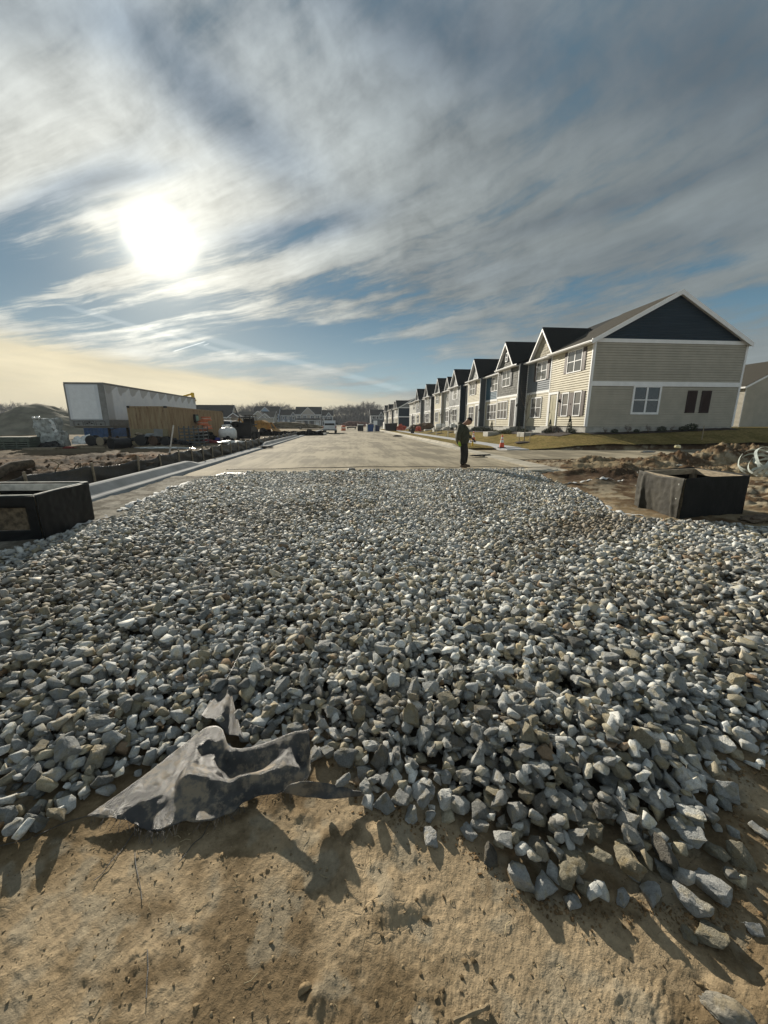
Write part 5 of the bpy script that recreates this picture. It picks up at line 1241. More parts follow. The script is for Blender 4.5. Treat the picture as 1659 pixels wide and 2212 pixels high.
# saplings
def branchy(m, p, d, L, r, depth, R, nseg=3, spread=.6, minr=.002, kids_=3, n=5):
    pts = [p]; q = p.copy(); dd = d.copy()
    for i in range(nseg):
        dd = (dd + Vector((R.gauss(0, .12), R.gauss(0, .12), R.gauss(0, .08)+.05))).normalized(); q = q+dd*L/nseg; pts.append(q.copy())
    m.tube(pts, [r*(1-.6*i/nseg) for i in range(nseg+1)], n, cap=False)
    if depth <= 0: return
    for k in range(kids_):
        f_ = R.uniform(.35, 1.0) if k else 1.0; i = min(int(f_*nseg), nseg-1); base = pts[i].lerp(pts[i+1], f_*nseg-i)
        ax_ = Vector((R.gauss(0, 1), R.gauss(0, 1), R.gauss(0, .4))).normalized(); nd = (dd + ax_*spread*R.uniform(.5, 1.1)).normalized()
        if nd.z < -.1: nd.z *= -.5
        branchy(m, base, nd, L*R.uniform(.55, .8), max(r*.5, minr), depth-1, R, nseg, spread, minr, kids_, n)
GBARK = material('grey_bark', (.16, .14, .115), rough=.9, var=.4, vscale=20, bump=.4, bscale=60)
def sapling(x, y, h, lab, seed, stakes=True):
    R = random.Random(seed); z = (hz(x, y) if x > 9.8 else .1)
    t = thing('sapling', lab, 'tree', (x, y, z), group='staked saplings on the lawns')
    MB().tube([(0, 0, -.1), (.01, 0, h*.3), (0, .02, h*.6)], [.03, .024, .018], 7).build('trunk', GBARK, t)
    m = MB()
    for k in range(9):
        z0_ = h*(.38+.05*k*.55*2*.9/1); a_ = R.uniform(0, 6.28); z0_ = min(z0_, h*.85)
        branchy(m, Vector((0, 0, z0_)), Vector((math.cos(a_)*.45, math.sin(a_)*.45, 1)).normalized(), h*.28, .010, 2, R, 3, .5, .003, 3, 4)
    branchy(m, Vector((0, .02, h*.58)), Vector((0, 0, 1)), h*.4, .016, 2, R, 3, .4, .003, 3, 4); m.build('crown', GBARK, t)
    if stakes:
        for s_ in (-.33, .36): MB().tube([(s_, .05*s_, -.1), (s_*1.15, 0, .62)], .022, 6).build('stake', WOOD, t)
    m = MB(); m.lathe([(.62, .0), (.55, .05), (.3, .085), (0, .09)], n=24); m.build('mulch_ring', MULCH, t, smooth_=True)
sapling(11.75, 24.8, 3.1, 'bare staked sapling on the lawn in front of the second townhouse', 1)
for k, (px, py, h) in enumerate(((1135, 1106, 2.9), (965, 1100, 2.5), (822, 1085, 2.6), (680, 1068, 2.3))):
    q = at_z(*s5(px, py), .12); sapling(q.x, q.y, h, ['bare sapling on the lawn just behind the worker', 'thin bare sapling in its mulch ring left of the worker', 'taller bare sapling far down the lawn', 'farthest small sapling on the lawn'][k], 5+k, k == 0)
for k, (px, py, h) in enumerate(((890, 1115, .55), (1065, 1140, .6), (440, 1062, .5))):
    q = at_z(*s5(px, py), .1); t = thing('survey_stake', ['pale survey stake on the lawn left of the worker', 'pale survey stake on the lawn just left of the worker', 'far survey stake on the lawn'][k], 'stake', (q.x, q.y, .1), group='survey stakes'); MB().box(-.03, .03, -.02, .02, -.1, h, .004).build('shaft', PALEW, t)
t = thing('survey_stake', 'thin wooden stake on the shaded lawn beside the end wall', 'stake', (21.2, 19.6 if False else 21.4, hz(21.2, 21.4)), group='survey stakes'); MB().box(-.02, .02, -.015, .015, -.1, .85, .004).build('shaft', WOOD, t)
q = at_z(*s5(540, 1085), .1); t = thing('litter_bin', 'dark post and bin on the verge far down the pavement', 'bin', (q.x, q.y, .1)); MB().lathe([(.25, 0), (.28, .5), (.2, .6), (0, .62)], n=14).build('bin', BLKR, t); MB().tube([(0, 0, .5), (0, 0, 2.6)], .05, 8).build('post', BLKR, t)

# ================================================================ clutter in the mud on the right
PLAS = material('pale_plastic', (.50, .54, .50), rough=.3, var=.3, vscale=6, spec=.6); CREAMB = material('cream_bag', (.75, .70, .45), rough=.6, var=.2)
q = at_z(1906, 1188, .1)
t = thing('strapping_roll', 'tangled roll of white green plastic straps in the mud at the right edge', 'straps', (q.x, q.y, .0)); R = random.Random(2)
for k in range(9):
    r0_ = R.uniform(.35, .62); tilt = Euler((R.uniform(.3, 1.2), R.uniform(-.5, .5), R.uniform(0, 6.28))).to_matrix(); c0 = Vector((R.uniform(-.2, .25), R.uniform(-.2, .2), .38))
    m = MB(); n = 40; V_ = []
    for i in range(n): 
        a_ = 6.283*i/n; p = c0 + tilt @ Vector((math.cos(a_)*r0_, math.sin(a_)*r0_*.8, .05*math.sin(a_*3+k))); w_ = tilt @ Vector((0, 0, .035)); V_ += [p-w_, p+w_]
    for p in V_: p.z = max(p.z, .02)
    m.add(V_, [(2*i, 2*i+1, (2*i+3) % (2*n), (2*i+2) % (2*n)) for i in range(n)]); m.build('strap', PLAS, t)
q = at_z(1858, 1142, .15)
for k, (a_, L) in enumerate(((.1, 1.6), (-.15, 1.2), (.3, .9))):
    m = MB(); m.M = Matrix.Translation((q.x-.3+k*.1, q.y+.15*k, .16+.04*k)) @ Matrix.Rotation(a_, 4, 'Z') @ Matrix.Rotation(-.06, 4, 'Y'); m.box(-.2, L, -.05, .05, -.02, .02, .003)
    tag(m.build('board', WOOD), ['longest broken board on the dirt bank at the right', 'middle board on the dirt bank at the right', 'short board crossing the others on the dirt bank'][k], 'board', 'boards on the dirt bank')
def crumple(name, loc, sz, mat, lab, cat, seed=0, group=None, sub=4, amp=.45):
    bm = bmesh.new(); bmesh.ops.create_icosphere(bm, subdivisions=sub, radius=1)
    for v in bm.verts:
        n_ = mnoise.fractal(v.co*1.7+Vector((seed*3.1, 1, 2)), 1, 2, 4); n2_ = abs(mnoise.noise(v.co*4+Vector((seed, 0, 0))))
        v.co = Vector((v.co.x*sz[0], v.co.y*sz[1], v.co.z*sz[2]))*(1+amp*n_-.3*n2_); v.co.z = max(v.co.z, -.3*sz[2])
    m = MB(); m.frombm(bm); bm.free(); o = m.build(name, mat, smooth_=False); o.location = loc; o.data.polygons.foreach_set('use_smooth', [True]*len(o.data.polygons)); o.data.set_sharp_from_angle(angle=math.radians(50))
    if lab: tag(o, lab, cat, group)
    return o
q = at_z(1694, 1118, .45); crumple('bag', (q.x, q.y, q.z), (.13, .1, .12), CREAMB, 'cream plastic bag on top of the dirt bank at the right', 'bag', 1)
q = at_z(1620, 1132, .3); crumple('fabric_scrap', (q.x, q.y, .33), (.32, .12, .06), GREYS, 'grey scrap lying on the dirt bank left of the cream bag', 'fabric', 3)
q = at_z(1698, 1168, .1); crumple('paper_scrap', (q.x, q.y, .16), (.10, .07, .03), PALEW, 'pale scrap in the mud above the right black box', 'scrap', 4)
q = at_z(1905, 1305, 0); crumple('root_clump', (q.x, q.y, .02), (.38, .2, .09), material('dead_roots', (.16, .12, .08), rough=.9, var=.5, vscale=20, bump=1, bscale=40), 'clump of dead roots beside the right black box', 'roots', 5)
q = at_z(1340, 1177, .05); crumple('sand_heap', (q.x+.2, q.y+.2, .0), (.75, .35, .10), CONC, 'pale sand heap at the corner of the right kerb', 'sand heap', 6, amp=.25)
# mounds are part of the ground; loose clods on them are stuff
def bankc(r):
    k = RMOUND[r.integers(7)]; return k[0]+r.normal()*k[2]*.8, k[1]+r.normal()*k[3]*.9
def banl(r):
    k = LMOUND[r.integers(8)]; return k[0]+r.normal()*k[2]*1.1, k[1]+r.normal()*k[3]*1.3
scatter('bank_clods', 1500, (0, 1, 0, 1), .03, .16, (.27, .19, .115), 'clods of earth on the dirt bank at the right', seed=21, along=bankc)
scatter('yard_clods', 1700, (0, 1, 0, 1), .03, .18, (.12, .075, .045), 'dark clods and roots in the earth behind the silt fence', seed=22, along=banl)

# ================================================================ left yard
STEEL = material('dark_steel', (.03, .03, .03), rough=.5, var=.3, metal=.3); GREYM = material('grey_metal', (.22, .23, .23), rough=.5, var=.2, metal=.4)
TANC = bpy.data.materials.new('rusty_tan_paint'); TANC.use_nodes = True
def _t():
    nt = TANC.node_tree; b = nt.nodes['Principled BSDF']; tc = nt.nodes.new('ShaderNodeTexCoord'); P = X(nt, tc.outputs['Object'])
    mp = nt.nodes.new('ShaderNodeMapping'); mp.inputs['Scale'].default_value = (3, 3, .35); nt.links.new(P.s, mp.inputs[0]); Q = X(nt, mp.outputs[0])
    n_ = noise(Q, 2.2, 6, .65); n2_ = noise(P, 6, 5, .6); base = mix(nt, n_.ss(.40, .62), (.36, .27, .155), (.26, .17, .09)); base = mix(nt, (n_*.6+n2_*.4).ss(.56, .66), base, (.11, .055, .03))
    nt.links.new(base.s, b.inputs['Base Color']); b.inputs['Roughness'].default_value = .7
_t()
BLUEC = material('blue_container_paint', (.035, .085, .19), rough=.5, var=.35, vscale=2)
PLY = material('osb_board', (.30, .25, .15), rough=.8, var=.4, vscale=25)
def container(lab, x, y, mat, L=12.19, doorless=True):
    t = thing('shipping_container', lab, 'container', (x, y, 0)); W_, Hh = 2.44, 2.59
    m = MB()
    for (a0c, b0c, a1c, b1c) in ((0, 0, W_, 0), (W_, 0, W_, L), (W_, L, 0, L), (0, L, 0, 0)):
        A = Vector((a0c, b0c, 0)); B_ = Vector((a1c, b1c, 0)); d = (B_-A); LL = d.length; d.normalize(); nr = Vector((d.y, -d.x, 0)); per = .28; n = int((LL-.2)/per); pts = []
        for i in range(n):
            o_ = .1+i*per
            for f_, dep in ((0, -.02), (.07, -.055), (.14, -.055), (.21, -.02)): pts.append(A+d*(o_+f_)+nr*dep)
        pts.append(B_-d*.1-nr*.02); V_ = []; 
        for p in pts: V_ += [Vector((p.x, p.y, .16)), Vector((p.x, p.y, Hh-.11))]
        m.add(V_, [(2*i, 2*i+2, 2*i+3, 2*i+1) for i in range(len(pts)-1)])
    m.build('corrugated_wall', mat, t)
    m = MB()
    for xx in (0, W_-.12):
        for yy_ in (0, L-.12): m.box(xx, xx+.12, yy_, yy_+.12, 0, Hh)
        m.box(xx+.01, xx+.11, .12, L-.12, 0, .16); m.box(xx+.01, xx+.11, .12, L-.12, Hh-.11, Hh-.01)
    for yy_ in (.01, L-.11): m.box(.12, W_-.12, yy_, yy_+.1, 0, .16); m.box(.12, W_-.12, yy_, yy_+.1, Hh-.11, Hh-.01)
    m.build('corner_frame', mat, t)
    m = MB()
    for xx in (-.01, W_-.16):
        for yy_ in (-.01, L-.17):
            for z_ in (0, Hh-.12): m.box(xx, xx+.17, yy_, yy_+.18, z_, z_+.13, .01)
    m.build('corner_casting', STEEL, t); MB().box(.1, W_-.1, .1, L-.1, Hh-.09, Hh-.05).build('roof', mat, t)
    return t
tc_ = container('long rusty tan shipping container with a board across its front', -14.2, 27.5, TANC)
MB().box(.12, 2.4, -.08, -.04, .02, 1.12, .004).build('board_patch', PLY, tc_, label='brown chipboard sheet across the lower front of the tan container')
q = at_x(489, 1046, -11.72); m = MB(); m.box(2.46, 2.6, q.y-27.5-.35, q.y-27.5+.35, q.z-.3, q.z+.3, .01); c = m.build('meter_cabinet', STEEL, tc_); MB().box(2.6, 2.62, q.y-27.5-.25, q.y-27.5+.25, q.z-.2, q.z+.2).build('cabinet_door', material('green_panel', (.20, .38, .30), rough=.5), c)
container('blue shipping container standing behind and under the raised trailer', -27.3, 44.0, BLUEC, 6.06)
# semi trailer, nose towards us
TRW = bpy.data.materials.new('chalky_white_paint'); TRW.use_nodes = True
def _tr():
    nt = TRW.node_tree; b = nt.nodes['Principled BSDF']; tc = nt.nodes.new('ShaderNodeTexCoord'); P = X(nt, tc.outputs['Object'])
    sx = nt.nodes.new('ShaderNodeSeparateXYZ'); nt.links.new(P.s, sx.inputs[0]); yy_ = X(nt, sx.outputs[1]); z_ = X(nt, sx.outputs[2])
    n_ = noise(P, 1.2, 5, .6); saw = (yy_*.62).m('FRACT'); tooth = (saw-.25).m('ABSOLUTE')*.9
    drip = (z_ + n_*.5 - 4.05 - tooth*1.0 + (saw).ss(.12, .0)*-.5 + .30).ss(-.06, .06)
    base = mix(nt, n_.ss(.35, .7), (.66, .70, .75), (.76, .79, .82)); base = mix(nt, drip*.7, base, (.34, .34, .33))
    edge = (yy_ - n_*.4).ss(.75, .55)*yy_.ss(.02, .06)
    base = mix(nt, edge*.6, base, (.33, .33, .32))
    nt.links.new(base.s, b.inputs['Base Color']); b.inputs['Roughness'].default_value = .5
_tr()
t = thing('semi_trailer', 'long white box trailer parked behind the tan container, nose end facing the camera', 'trailer', (-19.4, 30.0, 0))
L = 17.0; m = MB(); m.box(0, 2.6, 0, L, 1.72, 4.15, .03); m.build('box_body', TRW, t)
m = MB(); m.box(-.02, 2.62, -.03, L+.02, 4.15, 4.27, .02); m.box(-.02, .06, -.03, 0, 1.3, 4.15); m.box(2.2, 2.62, -.04, .0, 1.3, 4.15, .01); m.build('roof_rail', material('dull_alloy', (.25, .25, .24), rough=.6, var=.2), t)
m = MB(); m.box(-.03, 2.63, -.05, L, 1.28, 1.72, .01); m.box(0, 2.6, .3, L-.3, 1.15, 1.28); m.build('side_rail', GREYM, t)
m = MB()
for x0_ in (.25, .98, 1.72):
    m.box(x0_, x0_+.62, -.065, -.045, 1.62, 1.64); m.box(x0_, x0_+.02, -.065, -.045, 1.34, 1.62); m.box(x0_+.60, x0_+.62, -.065, -.045, 1.34, 1.62)
m.build('panel_frame', STEEL, t)
for x0_, z_ in ((1.15, 1.48), (1.30, 1.55), (1.45, 1.48), (.55, 1.42), (2.05, 1.42)): MB().lathe([(0, 0), (.05, 0), (.05, -.05), (0, -.05)], cx=x0_, cy=-.05, cz=z_, n=12, axis='y').build('coupling', STEEL, t)
MB().box(.25, 1.95, -.012, 0, 1.80, 4.05, .0).build('nose_panel', material('bright_white_panel', (.80, .83, .86), rough=.45, var=.06), t)
for xx in (.55, 1.95):
    m = MB(); m.box(xx-.08, xx+.08, 3.4, 3.56, .12, 1.15, .01); m.box(xx-.17, xx+.17, 3.3, 3.66, .0, .12, .01); m.tube([(xx, 3.5, .9), (xx, 5.0, 1.2)], .03, 6); m.build('landing_leg', STEEL, t)
def wheel(par, x, y, r, w, z=None, name='wheel', rimm=None):
    z = r if z is None else z
    o = MB().lathe([(r*.62, -w/2), (r*.94, -w/2), (r, -w*.3), (r, w*.3), (r*.94, w/2), (r*.62, w/2)], n=28, axis='x', cx=x, cy=y, cz=z).build(name, BLKR, par, smooth_=True)
    MB().lathe([(0, -w*.36), (r*.25, -w*.42), (r*.3, -w*.3), (r*.6, -w*.3), (r*.63, -w*.46), (r*.63, w*.46), (r*.6, w*.3), (r*.3, w*.3), (r*.25, w*.42), (0, w*.36)], n=20, axis='x', cx=x, cy=y, cz=z).build('rim', rimm or GREYM, o)
for yy_ in (13.4, 14.7):
    for xx in (.3, 2.3): wheel(t, xx, yy_, .5, .5)
MB().box(.4, 2.2, 12.6, 15.5, .75, 1.15, .02).build('axle_frame', STEEL, t)
# boom beyond the trailer
q = at_y(480, 985, 58); q0 = at_y(425, 1000, 58)
t = thing('boom_lift', 'yellow boom of a lift showing above the trailer roof', 'lift', (q0.x, 58, 0), wl=True)
b0_ = Vector((q0.x-3, 58, 3.6)); m = MB(); m.tube([b0_, Vector((q.x-1.0, 58, q.z-.25)), Vector((q.x-.1, 58, q.z-.0))], .13, 8); m.build('boom', YEL, t)
m = MB(); m.box(q.x-.1, q.x+.25, 57.8, 58.2, q.z-.75, q.z+.18, .05); m.box(q.x-.05, q.x+.4, 57.7, 58.3, q.z-.95, q.z-.7, .04); m.build('boom_head', YEL, t)
m = MB(); m.box(b0_.x-1.6, b0_.x+1.4, 57, 59, .7, 2.2, .1); m.build('body', YEL, t); m = MB(); m.tube([Vector((b0_.x, 58, 2.1)), b0_], .25, 8); m.build('mast', YEL, t)
for xx in (-1.1, 1.0):
    for yy_ in (56.9, 59.1):
        MB().lathe([(0, -.18), (.5, -.18), (.55, 0), (.5, .18), (0, .18)], n=20, axis='y', cx=b0_.x+xx, cy=yy_, cz=.55).build('wheel', BLKR, t)
# gravel heap
GRVM = material('grey_gravel_heap', (.24, .22, .17), spec=.05, rough=.95, var=.3, vscale=.6, bump=.8, bscale=8)
xs = np.linspace(-60, -31, 120); ys = np.linspace(50, 76, 90)
def heap(x, y):
    r_ = np.hypot((x+43.4)/1.0, (y-61)/1.05); z = 4.75 - r_*.56 - fbm(x, y, .35, 4)*1.0
    z2 = 2.4 - np.hypot((x+36.5), (y-61))*.42; z3 = 3.2-np.hypot((x+52), (y-60))*.55
    z = np.maximum(np.maximum(z, z2), z3); z = np.where(z > 3.9, 3.9+(z-3.9)*.45, z); return np.maximum(z+fbm(x, y, 1.5, 3)*.15, -.2)
o = grid_mesh('gravel_heap', xs, ys, heap, GRVM); tag(o, 'tall grey heap of fine gravel behind the yard at the left', 'heap')
# wrapped pallet, bins, bundles
WRAP = material('stretch_wrap', (.42, .44, .42), rough=.22, var=.4, vscale=5, bump=.8, bscale=9, spec=.7, bdist=.03); WRAPW = material('snowy_wrap', (.80, .80, .77), rough=.35, var=.15, vscale=8, bump=.5, bscale=20, spec=.5)
BLOCK = material('grey_blocks', (.17, .17, .15), rough=.8, var=.3, vscale=4)
t = thing('wrapped_pallet', 'tall pallet of goods in torn stretch wrap with bright plastic along its edges', 'pallet', (-18.1, 26, 0), .08)
m = MB(); m.box(-.50, .42, -.4, .5, .14, 1.74, .04); m.box(-.36, .72, -.45, .45, .14, .98, .04); m.build('load', BLOCK, t)
def wrapb(name, x0, x1, y0, y1, z0, z1, mat, seed):
    bm = bmesh.new(); bmesh.ops.create_cube(bm, size=1); bmesh.ops.subdivide_edges(bm, edges=bm.edges[:], cuts=12, use_grid_fill=True)
    for v in bm.verts:
        v.co = Vector(((x0+x1)/2+v.co.x*(x1-x0), (y0+y1)/2+v.co.y*(y1-y0), (z0+z1)/2+v.co.z*(z1-z0))); v.co += Vector((1, 1, .6))*mnoise.fractal(v.co*3.5+Vector((seed, 0, 0)), 1, 2, 3)*.07
    m = MB(); m.frombm(bm); bm.free(); return m.build(name, mat, t, smooth_=True)
wrapb('wrap', -.54, .46, -.44, .54, .12, 1.78, WRAP, 1); wrapb('wrap', -.3, .76, -.49, .49, .12, 1.0, WRAP, 2)
m = MB(); R = random.Random(8)
for k in range(26):
    u = k/25; p = Vector((-.5+u*.95, -.47, 1.80)) if k < 10 else Vector((.46+(k-10)*.012, -.47, 1.62-(k-10)*.045)) ; p += Vector((R.gauss(0, .02), R.gauss(0, .02), R.gauss(0, .015)))
    bm = bmesh.new(); bmesh.ops.create_icosphere(bm, subdivisions=2, radius=.07); 
    for v in bm.verts: v.co = p + v.co*(1+.6*mnoise.noise(v.co*12+Vector((k, 0, 0))))
    m.frombm(bm); bm.free()
m.build('torn_wrap', WRAPW, t, smooth_=True)
m = MB()
for xx in (-.5, -.05, .4): m.box(xx, xx+.1, -.45, .5, 0, .1)
m.box(-.52, .75, -.47, .52, .1, .13); m.build('pallet_base', WOOD, t)
o = crumple('plastic_tarp', (-16.4, 26.0, .35), (.55, .25, .42), WRAPW, 'pointed white plastic tarp blown up beside the wrapped pallet', 'tarp', 7)
for v in o.data.vertices: v.co.x += max(v.co.z, 0)*.7
GBIN = material('green_grey_bin', (.10, .12, .095), rough=.6, var=.3, vscale=3)
t = thing('slatted_crate', 'low green grey slatted crate in front of the gravel heap', 'crate', (-19.3, 25.0, 0), .05); m = MB(); m.box(-.98, .98, -.5, .5, .42, .72, .02); m.build('panel', GBIN, t)
m = MB()
for z_ in (.05, .18, .31): m.box(-.98, .98, -.5, .5, z_, z_+.075, .01)
for xx in (-.95, -.35, .3, .9): m.box(xx-.03, xx+.03, -.51, .51, 0, .42)
m.build('slats', GBIN, t)
t = thing('pipe_bundle', 'bundle of pale plastic wrapped pipes lying left of the slatted crate', 'pipes', (-22.2, 25.4, 0)); R = random.Random(3)
for k in range(7): MB().tube([(-2.2+R.uniform(-.1, .1), R.uniform(-.4, .4), .08+.11*(k//3)), (.9+R.uniform(-.2, .2), R.uniform(-.4, .4), .10+.11*(k//3))], .07, 12).build('pipe', [WRAPW, WRAP, GREYM][k % 3], t)
MB().box(-1.6, -1.5, -.5, .5, 0, .06).build('bearer', WOOD, t)
crumple('rubbish_heap', (-17.7, 25.3, .08), (.62, .35, .30), STEEL, 'dark heap of scraps at the foot of the wrapped pallet', 'heap', 9)
crumple('rag', (-16.6, 25.1, .05), (.4, .2, .08), material('red_rag', (.25, .05, .04), rough=.8), 'dull red rag on the ground right of the wrapped pallet', 'rag', 10)
t = thing('pallet', 'empty wooden pallet lying flat in front of the wrapped one', 'pallet', (-17.6, 24.5, 0), .1); m = MB()
for k in range(6): m.box(-.8+k*.28, -.6+k*.28, -.4, .4, .09, .11)
m.build('deck', WOOD, t); m = MB()
for yy_ in (-.4, -.05, .3): m.box(-.8, .8, yy_, yy_+.1, 0, .088)
m.build('bearers', WOOD, t)
# reels, pipes and cans on pallets in front of the containers
RUST = material('rusty_iron', (.09, .055, .035), rough=.8, var=.4, vscale=6); R = random.Random(12)
def reel(loc, r, w, rot, lab, mat):
    t = thing('cable_reel', lab, 'reel', loc, rot, 'reels and pipes in front of the containers')
    for s_ in (-1, 1): MB().lathe([(0, -.03), (r, -.03), (r, .03), (0, .03)], n=20, axis='x', cx=s_*w/2, cz=r).build('flange', mat, t)
    MB().lathe([(r*.5, -w/2), (r*.62, -w/2+.05), (r*.62, w/2-.05), (r*.5, w/2)], n=18, axis='x', cz=r).build('drum', STEEL, t)
for k, (x, y, r_, w, ro, lab, mt) in enumerate(((-15.6, 25.9, .32, .5, 1.5, 'dark cable reel standing leftmost of the yard row', STEEL), (-15.0, 25.8, .27, .42, 1.3, 'tan cable reel second from the left in the yard row', WOOD), (-14.4, 25.9, .30, .4, .2, 'rusty cable reel third in the yard row', RUST), (-12.6, 25.7, .34, .5, 1.55, 'dark reel in front of the chipboard sheet', STEEL), (-11.9, 25.8, .30, .45, 1.4, 'dark reel right of the one before the chipboard', RUST), (-11.3, 25.9, .28, .4, 1.6, 'small dark reel under the container corner', STEEL))):
    reel((x, y, .13), r_, w, ro, lab, mt)
for k, (x0_, x1_) in enumerate(((-16.1, -14.7), (-14.6, -13.3), (-12.9, -11.5), (-11.4, -10.0))):
    t = thing('pallet', ['leftmost pallet under the reels', 'second pallet of the row under the iron pipe', 'third pallet of the row under the chipboard front', 'rightmost pallet of the row by the container corner'][k], 'pallet', ((x0_+x1_)/2, 25.85, 0), 0, 'pallets in front of the containers'); w_ = (x1_-x0_)/2
    m = MB(); [m.box(-w_+i*w_*.42, -w_+i*w_*.42+.14, -.5, .5, .10, .125) for i in range(5)]; m.build('deck', WOOD, t); m = MB(); [m.box(-w_, w_, yy_, yy_+.09, 0, .1) for yy_ in (-.5, -.05, .4)]; m.build('bearers', WOOD, t)
t = thing('iron_pipe', 'wide black iron pipe lying open end towards the camera', 'pipe', (-13.9, 24.6, 0), -.5); MB().lathe([(.22, 0), (.31, 0), (.31, 1.1), (.22, 1.1), (.22, .02)], n=26, axis='y', cz=.31).build('pipe_wall', STEEL, t, smooth_=True)
MB().lathe([(.31, 0), (.36, 0), (.36, .12), (.31, .12)], n=26, axis='y', cz=.31).build('flange', STEEL, t)
for k, (x, z_, s_, sd_) in enumerate(((-13.2, .45, .4, 1), (-12.3, .72, .35, 2), (-11.0, .45, .3, 3), (-10.6, .25, .45, 4), (-10.1, .2, .35, 5), (-13.0, .8, .28, 8))):
    crumple('scrap_bundle', (x, 26.1, z_), (s_, .3, s_*.42), [STEEL, GREYS, BLKR, STEEL, BLKR, WOOD][k], ['dark bundle of scrap on the second pallet', 'grey folded sheet on top of the reels', 'black bundle leaning on the container corner', 'low black scrap pile right of the reels', 'small black bundle next to the leaning pole', 'brown sack on top of the scrap by the chipboard'][k], 'scrap', 20+k, 'scrap in front of the containers')
m = MB(); m.M = Matrix.Translation((-11.55, 25.5, .70)) @ Matrix.Rotation(.1, 4, 'Y'); m.box(-.26, .26, -.02, .02, 0, .45, .01); tag(m.build('tilted_board', GREYM), 'grey board propped upright on the reels', 'board')
crumple('plastic_sheet', (-11.1, 24.6, .04), (1.2, .3, .07), WRAPW, 'pale plastic sheet lying in front of the tan container', 'sheet', 31)
crumple('plastic_sheet', (-9.6, 24.2, .03), (.7, .2, .05), WRAP, 'small grey plastic sheet by the foot of the leaning pole', 'sheet', 32)
a_ = at_z(423, 1140, 0); b_ = at_y(434, 1063, a_.y+.2)
tag(MB().tube([a_, b_], .035, 8).build('pole', PALEW), 'thin pale pole leaning in the ground in front of the tan container', 'pole')
# plastic crib crates
t = thing('plastic_crate', 'stack of open grey plastic crates beside the tan container', 'crate', (-10.2, 27.6, 0), .05); GP = material('grey_plastic', (.12, .13, .13), spec=.1, rough=.8, var=.15)
m = MB()
for z_ in np.arange(0, 1.3, .22):
    m.box(-.75, .75, -.55, -.5, z_, z_+.06); m.box(-.75, .75, .5, .55, z_, z_+.06); m.box(-.75, -.7, -.5, .5, z_, z_+.06); m.box(.7, .75, -.5, .5, z_, z_+.06)
m.build('rails', GP, t); m = MB()
for xx in np.arange(-.75, .76, .3): m.box(xx-.02, xx+.02, -.56, -.56+.05, 0, 1.3); m.box(xx-.02, xx+.02, .5, .56, 0, 1.3)
m.build('uprights', GP, t)
# orange barricades
t = thing('barricade_stack', 'stack of faded orange traffic drums against the tan container', 'barrels', (-10.95, 32.0, .72))
for k in range(4):
    MB().lathe([(.42, 0), (.40, .08), (.36, .09), (.35, .30), (0, .30)], cx=(k % 2)*.25-.1, cz=.32*k, n=20).build('drum', ORG2, t)
    MB().lathe([(.362, .12), (.362, .20), (.3, .20)], cx=(k % 2)*.25-.1, cz=.32*k, n=20).build('stripe', material('pale_orange_stripe', (.60, .38, .28), rough=.6), t)
crumple('tarp_heap', (-10.9, 31.8, .3), (.85, .6, .55), BLKM, 'black tarpaulin heap under the orange drums', 'tarp', 41)
crumple('sack', (-10.35, 30.4, .14), (.34, .28, .22), material('dusty_red_sack', (.22, .045, .05), rough=.7), 'red sack lying left of the blue one', 'sack', 42); crumple('sack', (-9.75, 30.2, .10), (.42, .22, .15), MATS['dusty_red_sack'], 'flat red sack in front of the white tank', 'sack', 43); crumple('sack', (-9.75, 31.0, .2), (.26, .22, .22), material('blue_sack', (.03, .04, .22), rough=.6), 'bright blue sack left of the white tank', 'sack', 44)
t = thing('water_tank', 'white horizontal plastic water tank lying beside the silt fence', 'tank', (-9.9, 34.2, 0), .15)
m = MB(); n = 28; m.lathe([(0, -.72), (.30, -.70), (.46, -.60), (.52, -.45), (.52, .45), (.46, .60), (.30, .70), (0, .72)], n=n, axis='x', cz=.60); m.build('shell', WHT, t, smooth_=True)
for xx in (-.3, .3): MB().lathe([(.50, -.03), (.535, -.03), (.535, .03), (.50, .03)], axis='x', cx=xx, cz=.60, n=28).build('rib', WHT, t)
MB().lathe([(.2, 0), (.2, .08), (0, .09)], cz=1.09, n=18).build('lid', WHT, t)
m = MB(); m.box(-.5, .5, -.45, .45, 0, .14, .02); m.build('cradle', STEEL, t)
t = thing('plastic_drum', 'white plastic drum with a black ball lid behind the tank', 'drum', (-10.55, 36.2, 0)); MB().box(-.35, .35, -.3, .3, 0, 1.35, .06).build('body', WHT, t); MB().lathe([(0, 0), (.28, .05), (.36, .28), (.28, .5), (0, .58)], cx=.8, cz=1.15, n=18).build('black_drum', BLKM, t, smooth_=True)
crumple('plastic_sheet', (-8.4, 29.6, .10), (.9, .45, .16), WRAPW, 'bright white plastic sheet against the silt fence', 'sheet', 51); crumple('tarp_heap', (-8.9, 30.4, .15), (.6, .4, .3), BLKM, 'folded dark tarp behind the bright plastic sheet', 'tarp', 52)
